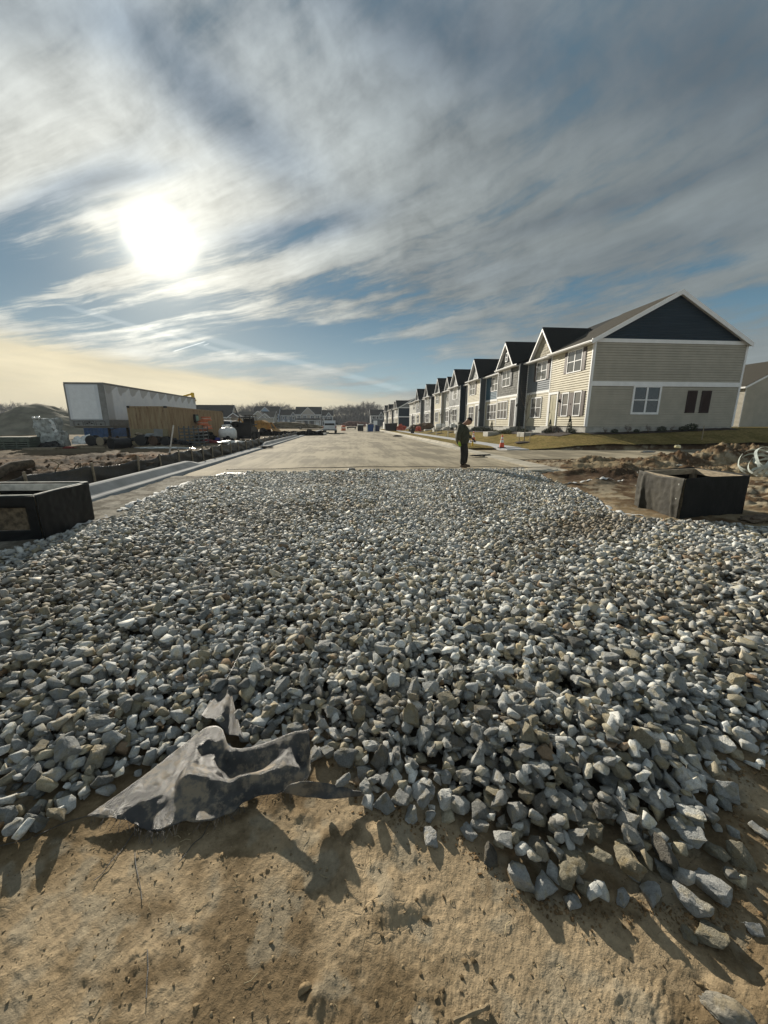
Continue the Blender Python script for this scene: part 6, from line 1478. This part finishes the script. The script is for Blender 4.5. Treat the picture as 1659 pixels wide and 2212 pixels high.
# skid steer
DK = material('black_machine_paint', (.015, .015, .016), rough=.45, var=.3); YM = material('machine_yellow', (.42, .22, .05), rough=.55, var=.35, vscale=3)
t = thing('skid_steer', 'black skid steer loader parked beyond the white tank', 'loader', (-9.1, 37.6, 0), -.15)
m = MB(); m.prism([(-.85, .35), (.9, .35), (1.05, .8), (.9, 1.15), (-.8, 1.25), (-.95, .8)], 'x', -.55, .55); m.M = Matrix.Identity(4); m.build('body', DK, t)
m = MB()
for xx in (-.52, .46):
    for yy_ in (-.45, .5): m.box(xx, xx+.07, yy_, yy_+.07, 1.1, 2.0)
m.box(-.56, .56, -.5, .62, 1.95, 2.03, .02); m.box(-.45, .45, .51, .53, 1.25, 1.9); m.build('cab', DK, t)
for s_ in (-1, 1):
    for yy_ in (-.5, .55): wheel(t, s_*.72, yy_, .36, .28)
    MB().tube([(s_*.62, .85, 1.35), (s_*.62, -.2, 1.35), (s_*.62, -1.1, .6)], .07, 6).build('lift_arm', DK, t)
m = MB(); m.prism([(-1.1, .1), (-1.7, .12), (-1.62, .2), (-1.15, .3), (-1.12, 1.55), (-1.05, 1.55)], 'x', -.86, .86); m.build('bucket', DK, t)
m = MB(); m.box(-.86, .86, -1.2, -1.12, .1, 1.5, .02); m.build('bucket_back', DK, t)
# yellow tractor loader
t = thing('backhoe', 'rusty yellow backhoe loader parked in the field behind the skid steer', 'loader', (-11.4, 52, 0), 1.3)
m = MB(); m.prism([(-1.7, .7), (1.2, .7), (1.3, 1.1), (.4, 1.75), (-1.0, 1.85), (-1.8, 1.45)], 'x', -.5, .5); m.build('body', YM, t)
m = MB(); [m.box(xx, xx+.07, yy_, yy_+.07, 1.5, 2.45) for xx in (-.5, .43) for yy_ in (.2, 1.1)]; m.box(-.55, .55, .1, 1.3, 2.42, 2.5, .02); m.build('canopy', DK, t)
for s_ in (-1, 1): wheel(t, s_*.75, .9, .68, .4); wheel(t, s_*.7, -1.2, .45, .3)
for s_ in (-1, 1): MB().tube([(s_*.45, -.3, 1.4), (s_*.5, -1.9, 1.5), (s_*.55, -2.6, .5)], .09, 6).build('loader_arm', YM, t)
m = MB(); m.prism([(-2.6, .1), (-3.2, .15), (-2.6, .8)], 'x', -.9, .9); m.build('bucket', YM, t)
MB().tube([(0, 1.3, 1.0), (0, 2.3, 2.1), (.1, 3.2, .9), (.1, 3.0, .2)], .12, 6).build('digging_arm', YM, t)
# pickups
def pickup(lab, loc, rot, col, cat='pickup truck', tail=True):
    t = thing('pickup_truck', lab, cat, loc, rot); body = material('truck_paint_'+('white' if col[0] > .5 else 'grey'), col, rough=.3, var=.08, spec=.5, coat=.3)
    W2 = .95; m = MB()
    m.prism([(-2.8, .50), (-2.85, .95), (-2.75, 1.10), (-1.45, 1.22), (-1.38, 1.22), (-1.38, .45)], 'x', -W2, W2)     # bonnet (front at -y)
    m.prism([(-1.38, .45), (-1.38, 1.22), (.75, 1.22), (.75, .45)], 'x', -W2, W2); m.build('body', body, t)
    m = MB(); m.prism([(-1.4, 1.2), (-.75, 1.80), (.55, 1.86), (.75, 1.2)], 'x', -.82, .82); m.build('cab', body, t)
    m = MB(); m.prism([(-1.33, 1.23), (-.74, 1.76), (-.70, 1.76), (-1.0, 1.23)], 'x', -.74, .74); m.build('windscreen', GLASS, t)
    for s_ in (-1, 1):
        m = MB(); m.prism([(-1.05, 1.25), (-.7, 1.72), (.45, 1.76), (.58, 1.25)], 'x', s_*.80, s_*.835); m.build('side_window', GLASS, t)
        m = MB(); m.box(s_*.95, s_*.80, .75, 2.75, .55, 1.18, .02); m.build('bed_side', body, t)
        m = MB(); m.box(s_*.62-.16, s_*.62+.16, -2.86, -2.80, .78, .95, .01); m.build('headlight', WHT, t)
        m = MB(); m.box(s_*.90-.06, s_*.90+.06, 2.74, 2.79, .75, 1.1, .01); m.build('tail_light', material('red_lamp', (.30, .03, .02), rough=.3), t)
        for yy_ in (-1.95, 1.75): wheel(t, s_*.82, yy_, .40, .26)
        m = MB(); m.box(s_*1.02-.10, s_*1.02+.10, -.95, -.82, 1.25, 1.45, .02); m.build('mirror', DK, t)
    m = MB(); m.box(-.8, .8, .76, 2.74, .55, .62); m.build('bed_floor', DK, t); m = MB(); m.box(-.94, .94, 2.72, 2.78, .6, 1.17, .01); m.build('tailgate', body, t); m = MB(); m.box(-.95, .95, 2.78, 2.95, .42, .58, .02); m.box(-.95, .95, -3.0, -2.84, .42, .6, .02); m.build('bumper', GREYM, t)
    return t
pickup('white pickup truck partly hidden behind the tan container', (-17.3, 60, 0), 1.45, (.62, .64, .66))
t = pickup('white work truck seen from behind at the left kerb', (-2.3, 60, 0), math.pi, (.55, .56, .55))
m = MB(); m.prism([(-.2, 1.2), (.4, 1.2), (.5, 2.3), (.2, 2.5)], 'x', .85, .92); m.build('upright_panel', WHT, t)
m = MB(); m.box(-.7, .7, 1.0, 2.5, 1.0, 1.45, .05); m.build('load', DK, t)
t = thing('flatbed_trailer', 'low dark flatbed trailer parked left of the work truck', 'trailer', (-5.0, 58.5, 0), 1.57); m = MB(); m.box(-.9, .9, -1.9, 1.6, .55, .68, .01); m.build('deck', WOOD, t)
for s_ in (-1, 1): wheel(t, s_*.8, .3, .32, .2)
m = MB(); m.box(-.9, .9, -1.92, -1.86, .68, .95); m.box(-.9, .9, 1.56, 1.62, .68, .95); m.tube([(0, -1.9, .6), (0, -2.9, .5)], .04, 6); m.build('rail', STEEL, t)
# silt fence return and slab
t = thing('silt_fence', 'black silt fence turning away from the kerb far up the road', 'fence', (-6.5, 48, 0)); m = MB(); n = 30
V_ = []; 
for i in range(n+1):
    u = i/n; x_ = -3.2+u*6.6 if False else -4.5+u*8.2; V_ += [(x_, .12*math.sin(u*31)+u*2.2, -.05), (x_, .12*math.sin(u*31+.5)+u*2.2, .52+.05*math.sin(u*47))]
m.add(V_, [(2*i, 2*i+2, 2*i+3, 2*i+1) for i in range(n)]); o = m.build('fence_cloth', BLKM, t); sm = o.modifiers.new('s', 'SOLIDIFY'); sm.thickness = .01
for i in range(5): MB().box(-4.5+i*2-.02, -4.5+i*2+.02, i*.55+.15, i*.55+.19, -.1, .62).build('stake', WOOD, t)
m = MB(); m.box(-4.75, -2.6, 51.5, 54.0, -.05, .14, .03); o = m.build('kerb_return', CONC_G, kind='structure')
m = MB(); m.box(-4.4, -2.4, 56, 57.5, -.05, .22, .03); tag(m.build('concrete_slab', CONC), 'pale concrete slab lying by the work truck', 'slab')
crumple('fabric_scrap', (-4.95, 24.5, .05), (.5, .22, .09), BLKM, 'black cloth heap on the left kerb halfway along the silt fence', 'fabric', 61, 'black fabric scraps on the kerbs')
crumple('fabric_scrap', (-4.2, 50.8, .12), (.55, .2, .12), BLKM, 'black cloth heap on the far end of the left kerb', 'fabric', 62, 'black fabric scraps on the kerbs')
crumple('fabric_scrap', (5.9, 44.5, .03), (.55, .3, .10), BLKM, 'dark cloth heap on the road near the right kerb', 'fabric', 63, 'black fabric scraps on the kerbs')
for k, (px, py) in enumerate(((1192, 1140), (1210, 1138))):
    q = at_z(px, py, .03); crumple('fabric_scrap', (q.x, q.y, .04), (.35, .15, .04), BLKM, ['dark scrap on the right kerb beyond the worker', 'second dark scrap on the right kerb further from the worker'][k], 'fabric', 64+k, 'black fabric scraps on the kerbs')
# far right road side: bins, skip, netting, tank
BLU = material('bin_blue', (.02, .07, .22), rough=.5, var=.2)
def s12(x, y): return 740+x*.15672, 990+y*.15672
t = thing('waste_bin', 'bright blue site bin with white panels standing in the road far ahead', 'bin', (4.35, 68.3, 0)); MB().prism([(-.45, .05), (.45, .05), (.55, 1.25), (-.5, 1.2)], 'y', -.5, .5).build('body', BLU, t); MB().box(-.75, -.5, -.5, .5, .03, 1.28, .03).build('panel', WHT, t); MB().box(.6, .78, -.5, .5, .03, 1.3, .03).build('panel', WHT, t); MB().tube([(-.4, -.4, 1.2), (0, -.4, 1.6), (.6, -.4, 1.3)], .04, 6).build('bar', WHT, t)
t = thing('waste_bin', 'dark blue bin right of the bright blue bin', 'bin', (5.55, 69, 0)); MB().prism([(-.4, .05), (.4, .05), (.45, .95), (-.4, 1.15)], 'y', -.4, .4).build('body', material('navy_bin', (.02, .035, .09), rough=.5), t); MB().box(-.42, .47, -.44, .44, .96, 1.0, .01).build('lid', BLKR, t)
t = thing('waste_bin', 'black bin with a pale top left of the bright blue bin', 'bin', (2.75, 72, 0)); MB().box(-.55, .5, -.5, .5, .05, 1.1, .04).build('body', DK, t); MB().box(-.5, .52, -.52, .5, 1.1, 1.25, .03).build('lid', WHT, t)
t = thing('low_trailer', 'low dark trailer standing in the road left of the bins', 'trailer', (1.2, 92, 0)); MB().box(-.9, 1.3, -1, 1, .35, .62, .03).build('deck', DK, t)
for s_ in (-1, 1): wheel(t, s_*.85+.2, 0, .28, .18)
t = thing('rubbish_skip', 'black rubbish skip on the right kerb beside orange netting', 'skip', (8.3, 72, 0)); MB().prism([(-1.0, .05), (.9, .05), (1.1, 1.5), (-1.2, 1.35)], 'y', -1.2, 1.2).build('body', DK, t); MB().box(-1.3, -1.1, -1.2, 1.2, .4, 1.6, .02).build('end_panel', WHT, t)
NET = material('orange_netting', (.60, .12, .07), rough=.7, var=.5, vscale=6)
crumple('safety_netting', (10.0, 70, .45), (.95, .5, .75), NET, 'crumpled orange safety netting right of the black skip', 'netting', 71); crumple('safety_netting', (11.6, 62, .4), (.5, .4, .6), NET, 'strip of orange netting on the brown dirt heap', 'netting', 72)
o = crumple('dirt_heap', (13.2, 66, .3), (2.6, 1.6, 1.3), material('brown_dirt', (.11, .075, .045), rough=.95, var=.4, vscale=4, bump=.6, bscale=10), 'brown dirt heap on the lawn far down the row', 'heap', 73, amp=.2)
t = thing('water_tank', 'small white tank lying in front of the far townhouses', 'tank', (14.2, 58, .5)); MB().lathe([(0, -.8), (.35, -.75), (.45, -.5), (.45, .5), (.35, .75), (0, .8)], n=18, axis='x', cz=.45).build('shell', WHT, t, smooth_=True); MB().lathe([(.12, 0), (.12, .1), (0, .1)], cz=.88, n=12).build('lid', WHT, t)
crumple('wrapped_bundle', (14.4, 52, 1.0), (.4, .4, .5), WRAPW, 'white wrapped bundle in front of the far townhouses', 'bundle', 74)
t = thing('traffic_drum', 'orange traffic drum at the left of the road beyond the work truck', 'drum', (-.4, 78, 0)); MB().lathe([(.45, 0), (.42, .9), (.3, 1.0), (0, 1.02)], n=18).build('body', ORG2, t); MB().lathe([(.44, .45), (.435, .65), (.3, .65)], n=18).build('stripe', WHT, t)
crumple('dirt_heap', (5, 175, .3), (7, 2.5, 1.9), material('red_dirt', (.16, .07, .05), rough=.95, var=.4, vscale=1), 'reddish heap closing the far end of the street', 'heap', 75, amp=.25)
crumple('dirt_heap', (-16, 110, .2), (9, 3, 1.5), material('field_dirt', (.14, .11, .06), rough=.95, var=.4, vscale=1), 'long low dirt ridge in the field before the twin houses', 'heap', 76, amp=.25)
# log and roots
LOGM = material('muddy_bark', (.12, .09, .06), rough=.95, var=.5, vscale=10, bump=1, bscale=25)
a_ = at_z(-20, 1196, .15); b_ = at_z(78, 1158, .42)
tag(MB().tube([Vector((a_.x, a_.y, .18)), a_.lerp(b_, .5)+Vector((0, 0, .08)), Vector((b_.x, b_.y, .42))], [.14, .15, .12], 14).build('log', LOGM, smooth_=True), 'broken muddy log lying on the earth bank behind the left box', 'log')
R = random.Random(77)
for k in range(9):
    x_ = b_.x+R.uniform(-.3, 3.0); y_ = b_.y+R.uniform(-.6, .8); z_ = gzs(x_, y_); P_ = [Vector((x_, y_, z_)) + Vector((i*.13*R.uniform(.5, 1)*R.choice((-1, 1)), R.uniform(-.1, .1), .35*math.sin(i*.8)*R.uniform(.5, 1))) for i in range(5)]
    tag(MB().tube([cr(P_, i/12) for i in range(13)], [.022*(1-i/15) for i in range(13)], 6).build('root', BARK if k % 2 else LOGM, smooth_=True), 'curling torn root sticking out of the earth behind the silt fence', 'root', 'torn roots behind the silt fence')

# ================================================================ bare trees on the horizon
TRB = material('winter_bark', (.10, .092, .085), rough=.95, var=.3)
def tree_proto(seed, h):
    R = random.Random(seed); t = thing('bare_tree', 'x', 'tree', (0, 0, 0)); m = MB(); m.tube([(0, 0, -1), (0, 0, h*.2), (R.uniform(-.3, .3), 0, h*.45)], [.26, .2, .15], 6); m.build('trunk', TRB, t)
    m = MB()
    for k in range(6):
        a_ = R.uniform(0, 6.28); z0_ = h*R.uniform(.25, .45); branchy(m, Vector((0, 0, z0_)), Vector((math.cos(a_)*.5, math.sin(a_)*.5, 1)).normalized(), h*.30, .12, 4, R, 2, .75, .05, 4 if k < 2 else 3, 3)
    branchy(m, Vector((0, 0, h*.42)), Vector((0, 0, 1)), h*.30, .14, 4, R, 2, .7, .035, 3, 3)
    zs_ = [v[2] for v in m.v]; k_ = h/max(zs_); m.v = [(v[0]*1.0, v[1], v[2]*k_) for v in m.v]
    m.build('crown', TRB, t); CH[t.name] = kids(t); return t
TP = [tree_proto(s_, 15) for s_ in range(6)]
R = random.Random(5); first = [True]*6; k = 0
xs_ = list(np.arange(-300, -60, 4.4)) + list(np.arange(-60, 24, 2.5)) + [60, 75, 90]
for x_ in xs_:
    i = R.randrange(6); y_ = 300+R.uniform(-8, 14); h_ = R.uniform(.86, 1.12)*(1 + .12*math.sin(x_*.07))
    lab = 'bare winter tree in the wood behind the twin houses' if x_ > -75 else 'bare winter tree in the wood behind the yard and trailer'
    if x_ > -5: lab = 'bare winter tree in the wood past the end of the street'
    if x_ > 50: lab = 'bare winter tree behind the townhouses'
    if first[i]: t = TP[i]; first[i] = False; t.location = (x_+R.uniform(-1, 1), y_, 0); t.rotation_euler = (0, 0, R.uniform(0, 6)); t.scale = (h_,)*3; t['label'] = lab; t['group'] = 'bare trees on the horizon'
    else: dup(TP[i], (x_+R.uniform(-1, 1), y_, 0), R.uniform(0, 6), lab, 'bare trees on the horizon', h_)
# the understorey behind them: one mass of thin stems
m = MB(); R = random.Random(6)
for i in range(6500):
    x_ = R.uniform(-320, 40); y_ = R.uniform(308, 330); h_ = R.uniform(5.5, 9.0)*(1+.18*math.sin(x_*.05)+.12*math.sin(x_*.19)); w = R.uniform(.2, .55); lx = R.gauss(0, .5)
    m.add([(x_-w, y_, -1), (x_+w, y_, -1), (x_+lx+w*.25, y_+R.uniform(-1, 1), h_), (x_+lx-w*.3, y_, h_)], [(0, 1, 2, 3)])
m.build('woodland', material('wood_mass', (.085, .088, .09), rough=1, var=.3), kind='stuff', label='dense brown grey undergrowth of the far wood')

# ================================================================ worker
def s15(x, y): return 1090+x*.12658, 1020+y*.12658
MY = 12.93
def P15(x, y, dy=0.0):
    p = at_y(*s15(x, y), MY); p.y += dy; return p
def skin(name, pts, edges, rad, mat, parent, sub=2, root=0):
    me = bpy.data.meshes.new(name); me.from_pydata([tuple(p - parent.location) for p in pts], edges, []); o = bpy.data.objects.new(name, me); COL.objects.link(o)
    s_ = o.modifiers.new('skin', 'SKIN'); s_.use_smooth_shade = True
    for i, r in enumerate(rad): me.skin_vertices[0].data[i].radius = r if isinstance(r, tuple) else (r, r)
    me.skin_vertices[0].data[root].use_root = True
    if sub: ss = o.modifiers.new('sub', 'SUBSURF'); ss.levels = sub; ss.render_levels = sub
    dg = bpy.context.evaluated_depsgraph_get(); ev = o.evaluated_get(dg); m2 = bpy.data.meshes.new_from_object(ev); 
    o.modifiers.clear(); o.data = m2; m2.materials.clear(); m2.materials.append(mat); m2.polygons.foreach_set('use_smooth', [True]*len(m2.polygons))
    o.parent = parent; return o
SKINM = material('skin', (.36, .19, .12), rough=.55, var=.1, spec=.4); JAC = material('olive_jacket', (.050, .050, .030), rough=.85, var=.35, vscale=9, bump=.5, bscale=16, bdist=.02)
PNT = material('dark_trousers', (.022, .020, .018), rough=.85, var=.3, vscale=8, bump=.5, bscale=14, bdist=.02); BOOT = material('brown_boot', (.10, .065, .04), rough=.7, var=.3, vscale=12); CAPM = material('black_knit_cap', (.016, .012, .012), rough=.95, var=.2, vscale=60, bump=.4, bscale=150); LIME = material('lime_glove', (.33, .50, .04), rough=.7, var=.25, vscale=30); GLV = material('black_glove', (.03, .022, .02), rough=.7)
feet = P15(545, 1195)
man = thing('person', 'worker in olive hooded jacket, black cap and lime glove looking down at the gravel', 'person', (feet.x, MY, .03))
N_, S__ = -.10, .10     # near / far side of the body in y
hipN, hipF = P15(528, 735, N_), P15(572, 735, S__); kneN, kneF = P15(522, 915, N_-.02), P15(610, 905, S__+.02); ankN, ankF = P15(495, 1110, N_-.02), P15(592, 1095, S__+.04)
pel = P15(548, 690); bel = P15(515, 590); che = P15(490, 440); nck = P15(555, 318); shN = P15(470, 385, -.19); shF = P15(535, 385, .19)
elN, wrN = P15(395, 520, -.30), P15(412, 640, -.24); elF, wrF = P15(640, 520, .22), P15(735, 600, .14)
hN = P15(432, 695, -.22); hF = P15(765, 632, .12)
hd0 = P15(618, 290); hd1 = P15(655, 245)
# body: one continuous figure from boots to head, hands included
pts = [pel, bel, che, nck, hd0, hd1, shN, elN, wrN, hN, shF, elF, wrF, hF, hipN, kneN, ankN, hipF, kneF, ankF]
ed = [(0, 1), (1, 2), (2, 3), (3, 4), (4, 5), (2, 6), (6, 7), (7, 8), (8, 9), (2, 10), (10, 11), (11, 12), (12, 13), (0, 14), (14, 15), (15, 16), (0, 17), (17, 18), (18, 19)]
rad = [.10, .10, .11, .060, .085, .088, .065, .045, .032, .036, .065, .045, .032, .036, .085, .055, .042, .085, .055, .042]
skin('body', pts, ed, rad, SKINM, man)
# head with face, joined in profile looking down to the right
fw = (P15(735, 330)-P15(640, 235)).normalized()       # facing direction: right and down
upv = Vector((-fw.z, 0, fw.x)); upv = upv if upv.z > 0 else -upv; lat = Vector((0, 1, 0))
hc = P15(652, 262)
bm = bmesh.new(); bmesh.ops.create_uvsphere(bm, u_segments=32, v_segments=24, radius=1)
for v in bm.verts:
    x, y, z = v.co      # x forward, y lateral, z up
    X_, Y_, Z_ = x*.098, y*.077, z*.118
    if z < -.2: X_ += (.012 if x > 0 else .02)*(-z-.2); Y_ *= 1-.32*(-z-.2); 
    if x < -.2: X_ *= 1.02
    nose = math.exp(-((y)/.13)**2-((z+.12)/.16)**2)*(x > 0); X_ += .030*nose
    lip = math.exp(-(y/.3)**2-((z+.50)/.07)**2)*(x > 0); X_ += .008*lip; chin = math.exp(-(y/.3)**2-((z+.80)/.14)**2)*(x > -.2); X_ += .026*chin
    eye = (math.exp(-((y-.38)/.16)**2-((z-.08)/.11)**2)+math.exp(-((y+.38)/.16)**2-((z-.08)/.11)**2))*(x > 0); X_ -= .012*eye
    brow = math.exp(-(y/.6)**2-((z-.26)/.08)**2)*(x > 0); X_ += .006*brow
    v.co = fw*X_ + lat*Y_ + upv*Z_ + hc - Vector(man.location)
m = MB(); m.frombm(bm); bm.free()
for s_ in (-1, 1):   # ears
    b2 = bmesh.new(); bmesh.ops.create_uvsphere(b2, u_segments=12, v_segments=8, radius=1)
    for v in b2.verts: v.co = hc - Vector(man.location) + fw*(-.008+v.co.x*.018) + lat*(s_*.078+v.co.y*.010) + upv*(-.005+v.co.z*.031)
    m.frombm(b2); b2.free()
m.build('head', SKINM, man, smooth_=True)
bm = bmesh.new(); bmesh.ops.create_uvsphere(bm, u_segments=28, v_segments=16, radius=1)
for v in list(bm.verts):
    if v.co.z < -.02 + (.26 if v.co.x > 0 else 0)*v.co.x: bm.verts.remove(v)
for v in bm.verts: v.co = hc - Vector(man.location) + fw*(v.co.x*.108-.006) + lat*v.co.y*.086 + upv*(v.co.z*.112+.022)
m = MB(); m.frombm(bm); bm.free(); m.build('cap', CAPM, man, smooth_=True)
def HP(x, y, z): return hc - Vector(man.location) + fw*x + lat*y + upv*z
m = MB(); m.add([HP(.100, -.01, .022), HP(.100, -.062, .018), HP(.094, -.064, -.012), HP(.100, -.02, -.014), HP(.094, -.01, .022), HP(.086, -.062, .018), HP(.084, -.064, -.012), HP(.092, -.02, -.014)], [(0, 1, 2, 3), (4, 5, 6, 7), (0, 4, 5, 1), (1, 5, 6, 2), (2, 6, 7, 3), (3, 7, 4, 0)])
m.add([HP(.100, .01, .022), HP(.100, .062, .018), HP(.094, .064, -.012), HP(.100, .02, -.014), HP(.094, .01, .022), HP(.086, .062, .018), HP(.084, .064, -.012), HP(.092, .02, -.014)], [(0, 1, 2, 3), (4, 5, 6, 7), (0, 4, 5, 1), (1, 5, 6, 2), (2, 6, 7, 3), (3, 7, 4, 0)])
for s_ in (-1, 1): m.tube([HP(.088, s_*.064, .010), HP(.02, s_*.080, .008)], .0035, 5)
m.tube([HP(.100, -.012, .015), HP(.104, 0, .018), HP(.100, .012, .015)], .003, 5); m.build('sunglasses', LAMP, man)
# jacket with hood and sleeves
j = [pel+Vector((-.01, 0, -.13)), bel, P15(520, 510), che, P15(545, 345), shN, elN, wrN, shF, elF, wrF, P15(500, 300)]
skin('jacket', j, [(0, 1), (1, 2), (2, 3), (3, 4), (3, 5), (5, 6), (6, 7), (3, 8), (8, 9), (9, 10)], [(.165, .15), (.165, .17), (.16, .17), (.15, .165), .085, .092, .075, .052, .088, .070, .050, .05][:11]+[.05], JAC, man) if False else skin('jacket', j[:11], [(0, 1), (1, 2), (2, 3), (3, 4), (3, 5), (5, 6), (6, 7), (3, 8), (8, 9), (9, 10)], [.215, .26, .265, .235, .120, .140, .084, .055, .098, .074, .052], JAC, man)
m = MB(); hb = P15(505, 330) - Vector(man.location)
bm = bmesh.new(); bmesh.ops.create_torus = None if False else getattr(bmesh.ops, 'create_torus', None)
V_ = []; Fc = []; nU, nV = 24, 10
for i in range(nU):
    a_ = 6.283*i/nU; c_ = hb + Vector((math.cos(a_)*.085, math.sin(a_)*.105, math.sin(a_+1.57)*-.045+.0)); rr2 = .034 + .022*(math.cos(a_) < -.2)
    for k in range(nV):
        b_ = 6.283*k/nV; V_.append(c_ + Vector((math.cos(a_), math.sin(a_), 0))*math.cos(b_)*rr2*.8 + Vector((0, 0, 1))*math.sin(b_)*rr2)
for i in range(nU):
    for k in range(nV): Fc.append((i*nV+k, i*nV+(k+1) % nV, ((i+1) % nU)*nV+(k+1) % nV, ((i+1) % nU)*nV+k))
m.add(V_, Fc); m.build('hood', JAC, man, smooth_=True)
# trousers
skin('trousers', [pel+Vector((0, 0, .02)), hipN, kneN, ankN+Vector((0, 0, -.035)), hipF, kneF, ankF+Vector((0, 0, -.035))], [(0, 1), (1, 2), (2, 3), (0, 4), (4, 5), (5, 6)], [.14, .132, .104, .086, .132, .100, .084], PNT, man)
for s_, ak, dirv in ((0, ankN, Vector((.17, -.06, 0))), (1, ankF, Vector((.20, .02, 0)))):
    g0 = Vector((ak.x, ak.y, .075)); toe = g0+dirv; skin('boot', [ak, g0+Vector((-.01, 0, 0)), g0+dirv*.55+Vector((0, 0, -.015)), toe+Vector((0, 0, -.028)), g0+Vector((-.06, 0, -.02))], [(0, 1), (1, 2), (2, 3), (1, 4)], [.052, .056, .050, .040, .045], BOOT, man)
# gloves: palm, four fingers, thumb
def glove(name, wr, palm, fdir, side, mat, curl):
    f_ = fdir.normalized(); sd_ = side.normalized(); nrm = f_.cross(sd_).normalized(); P_ = [wr, palm]; E_ = [(0, 1)]; R_ = [.034, .040]
    for k, (o_, L) in enumerate(((-.030, .070), (-.010, .080), (.010, .076), (.028, .060))):
        b0 = palm+f_*.035+sd_*o_; b1 = b0+f_*L*.5+nrm*curl*.3*L; b2_ = b1+(f_*.45+nrm*curl).normalized()*L*.5; i0 = len(P_); P_ += [b0, b1, b2_]; E_ += [(1, i0), (i0, i0+1), (i0+1, i0+2)]; R_ += [.013, .011, .009]
    t0 = palm+sd_*-.038-f_*.005; i0 = len(P_); P_ += [t0, t0+(f_*.6-sd_*.6+nrm*curl*.5).normalized()*.045]; E_ += [(1, i0), (i0, i0+1)]; R_ += [.014, .011]
    skin(name, P_, E_, R_, mat, man, 1)
glove('glove', wrN, hN, Vector((.12, 0, -1)), Vector((1, 0, .1)), LIME, .5)
glove('glove', wrF, hF, Vector((.8, -.1, -.55)), Vector((.2, 1, 0)), GLV, -.8)
t_ = P15(790, 668, .10); tool = MB().tube([P15(690, 668, .10), P15(760, 662, .10), P15(812, 674, .10)], .012, 8).build('hand_tool', LAMP); tag(tool, "dark stick held flat in the worker's outstretched black glove", 'tool')

# ================================================================ air: faint haze, closed box round the scene
m = MB(); m.box(-420, 330, -60, 620, -8, 24); hz_ = m.build('haze', MATS.get('none') or bpy.data.materials.new('haze'), kind='stuff')
hm_ = hz_.data.materials[0]; hm_.use_nodes = True; nt = hm_.node_tree; nt.nodes.clear()
pv = nt.nodes.new('ShaderNodeVolumePrincipled'); pv.inputs['Color'].default_value = (.86, .92, 1.0, 1); pv.inputs['Density'].default_value = .0003; pv.inputs['Anisotropy'].default_value = .1
oo = nt.nodes.new('ShaderNodeOutputMaterial'); nt.links.new(pv.outputs[0], oo.inputs['Volume'])
scene.cycles.volume_bounces = 0
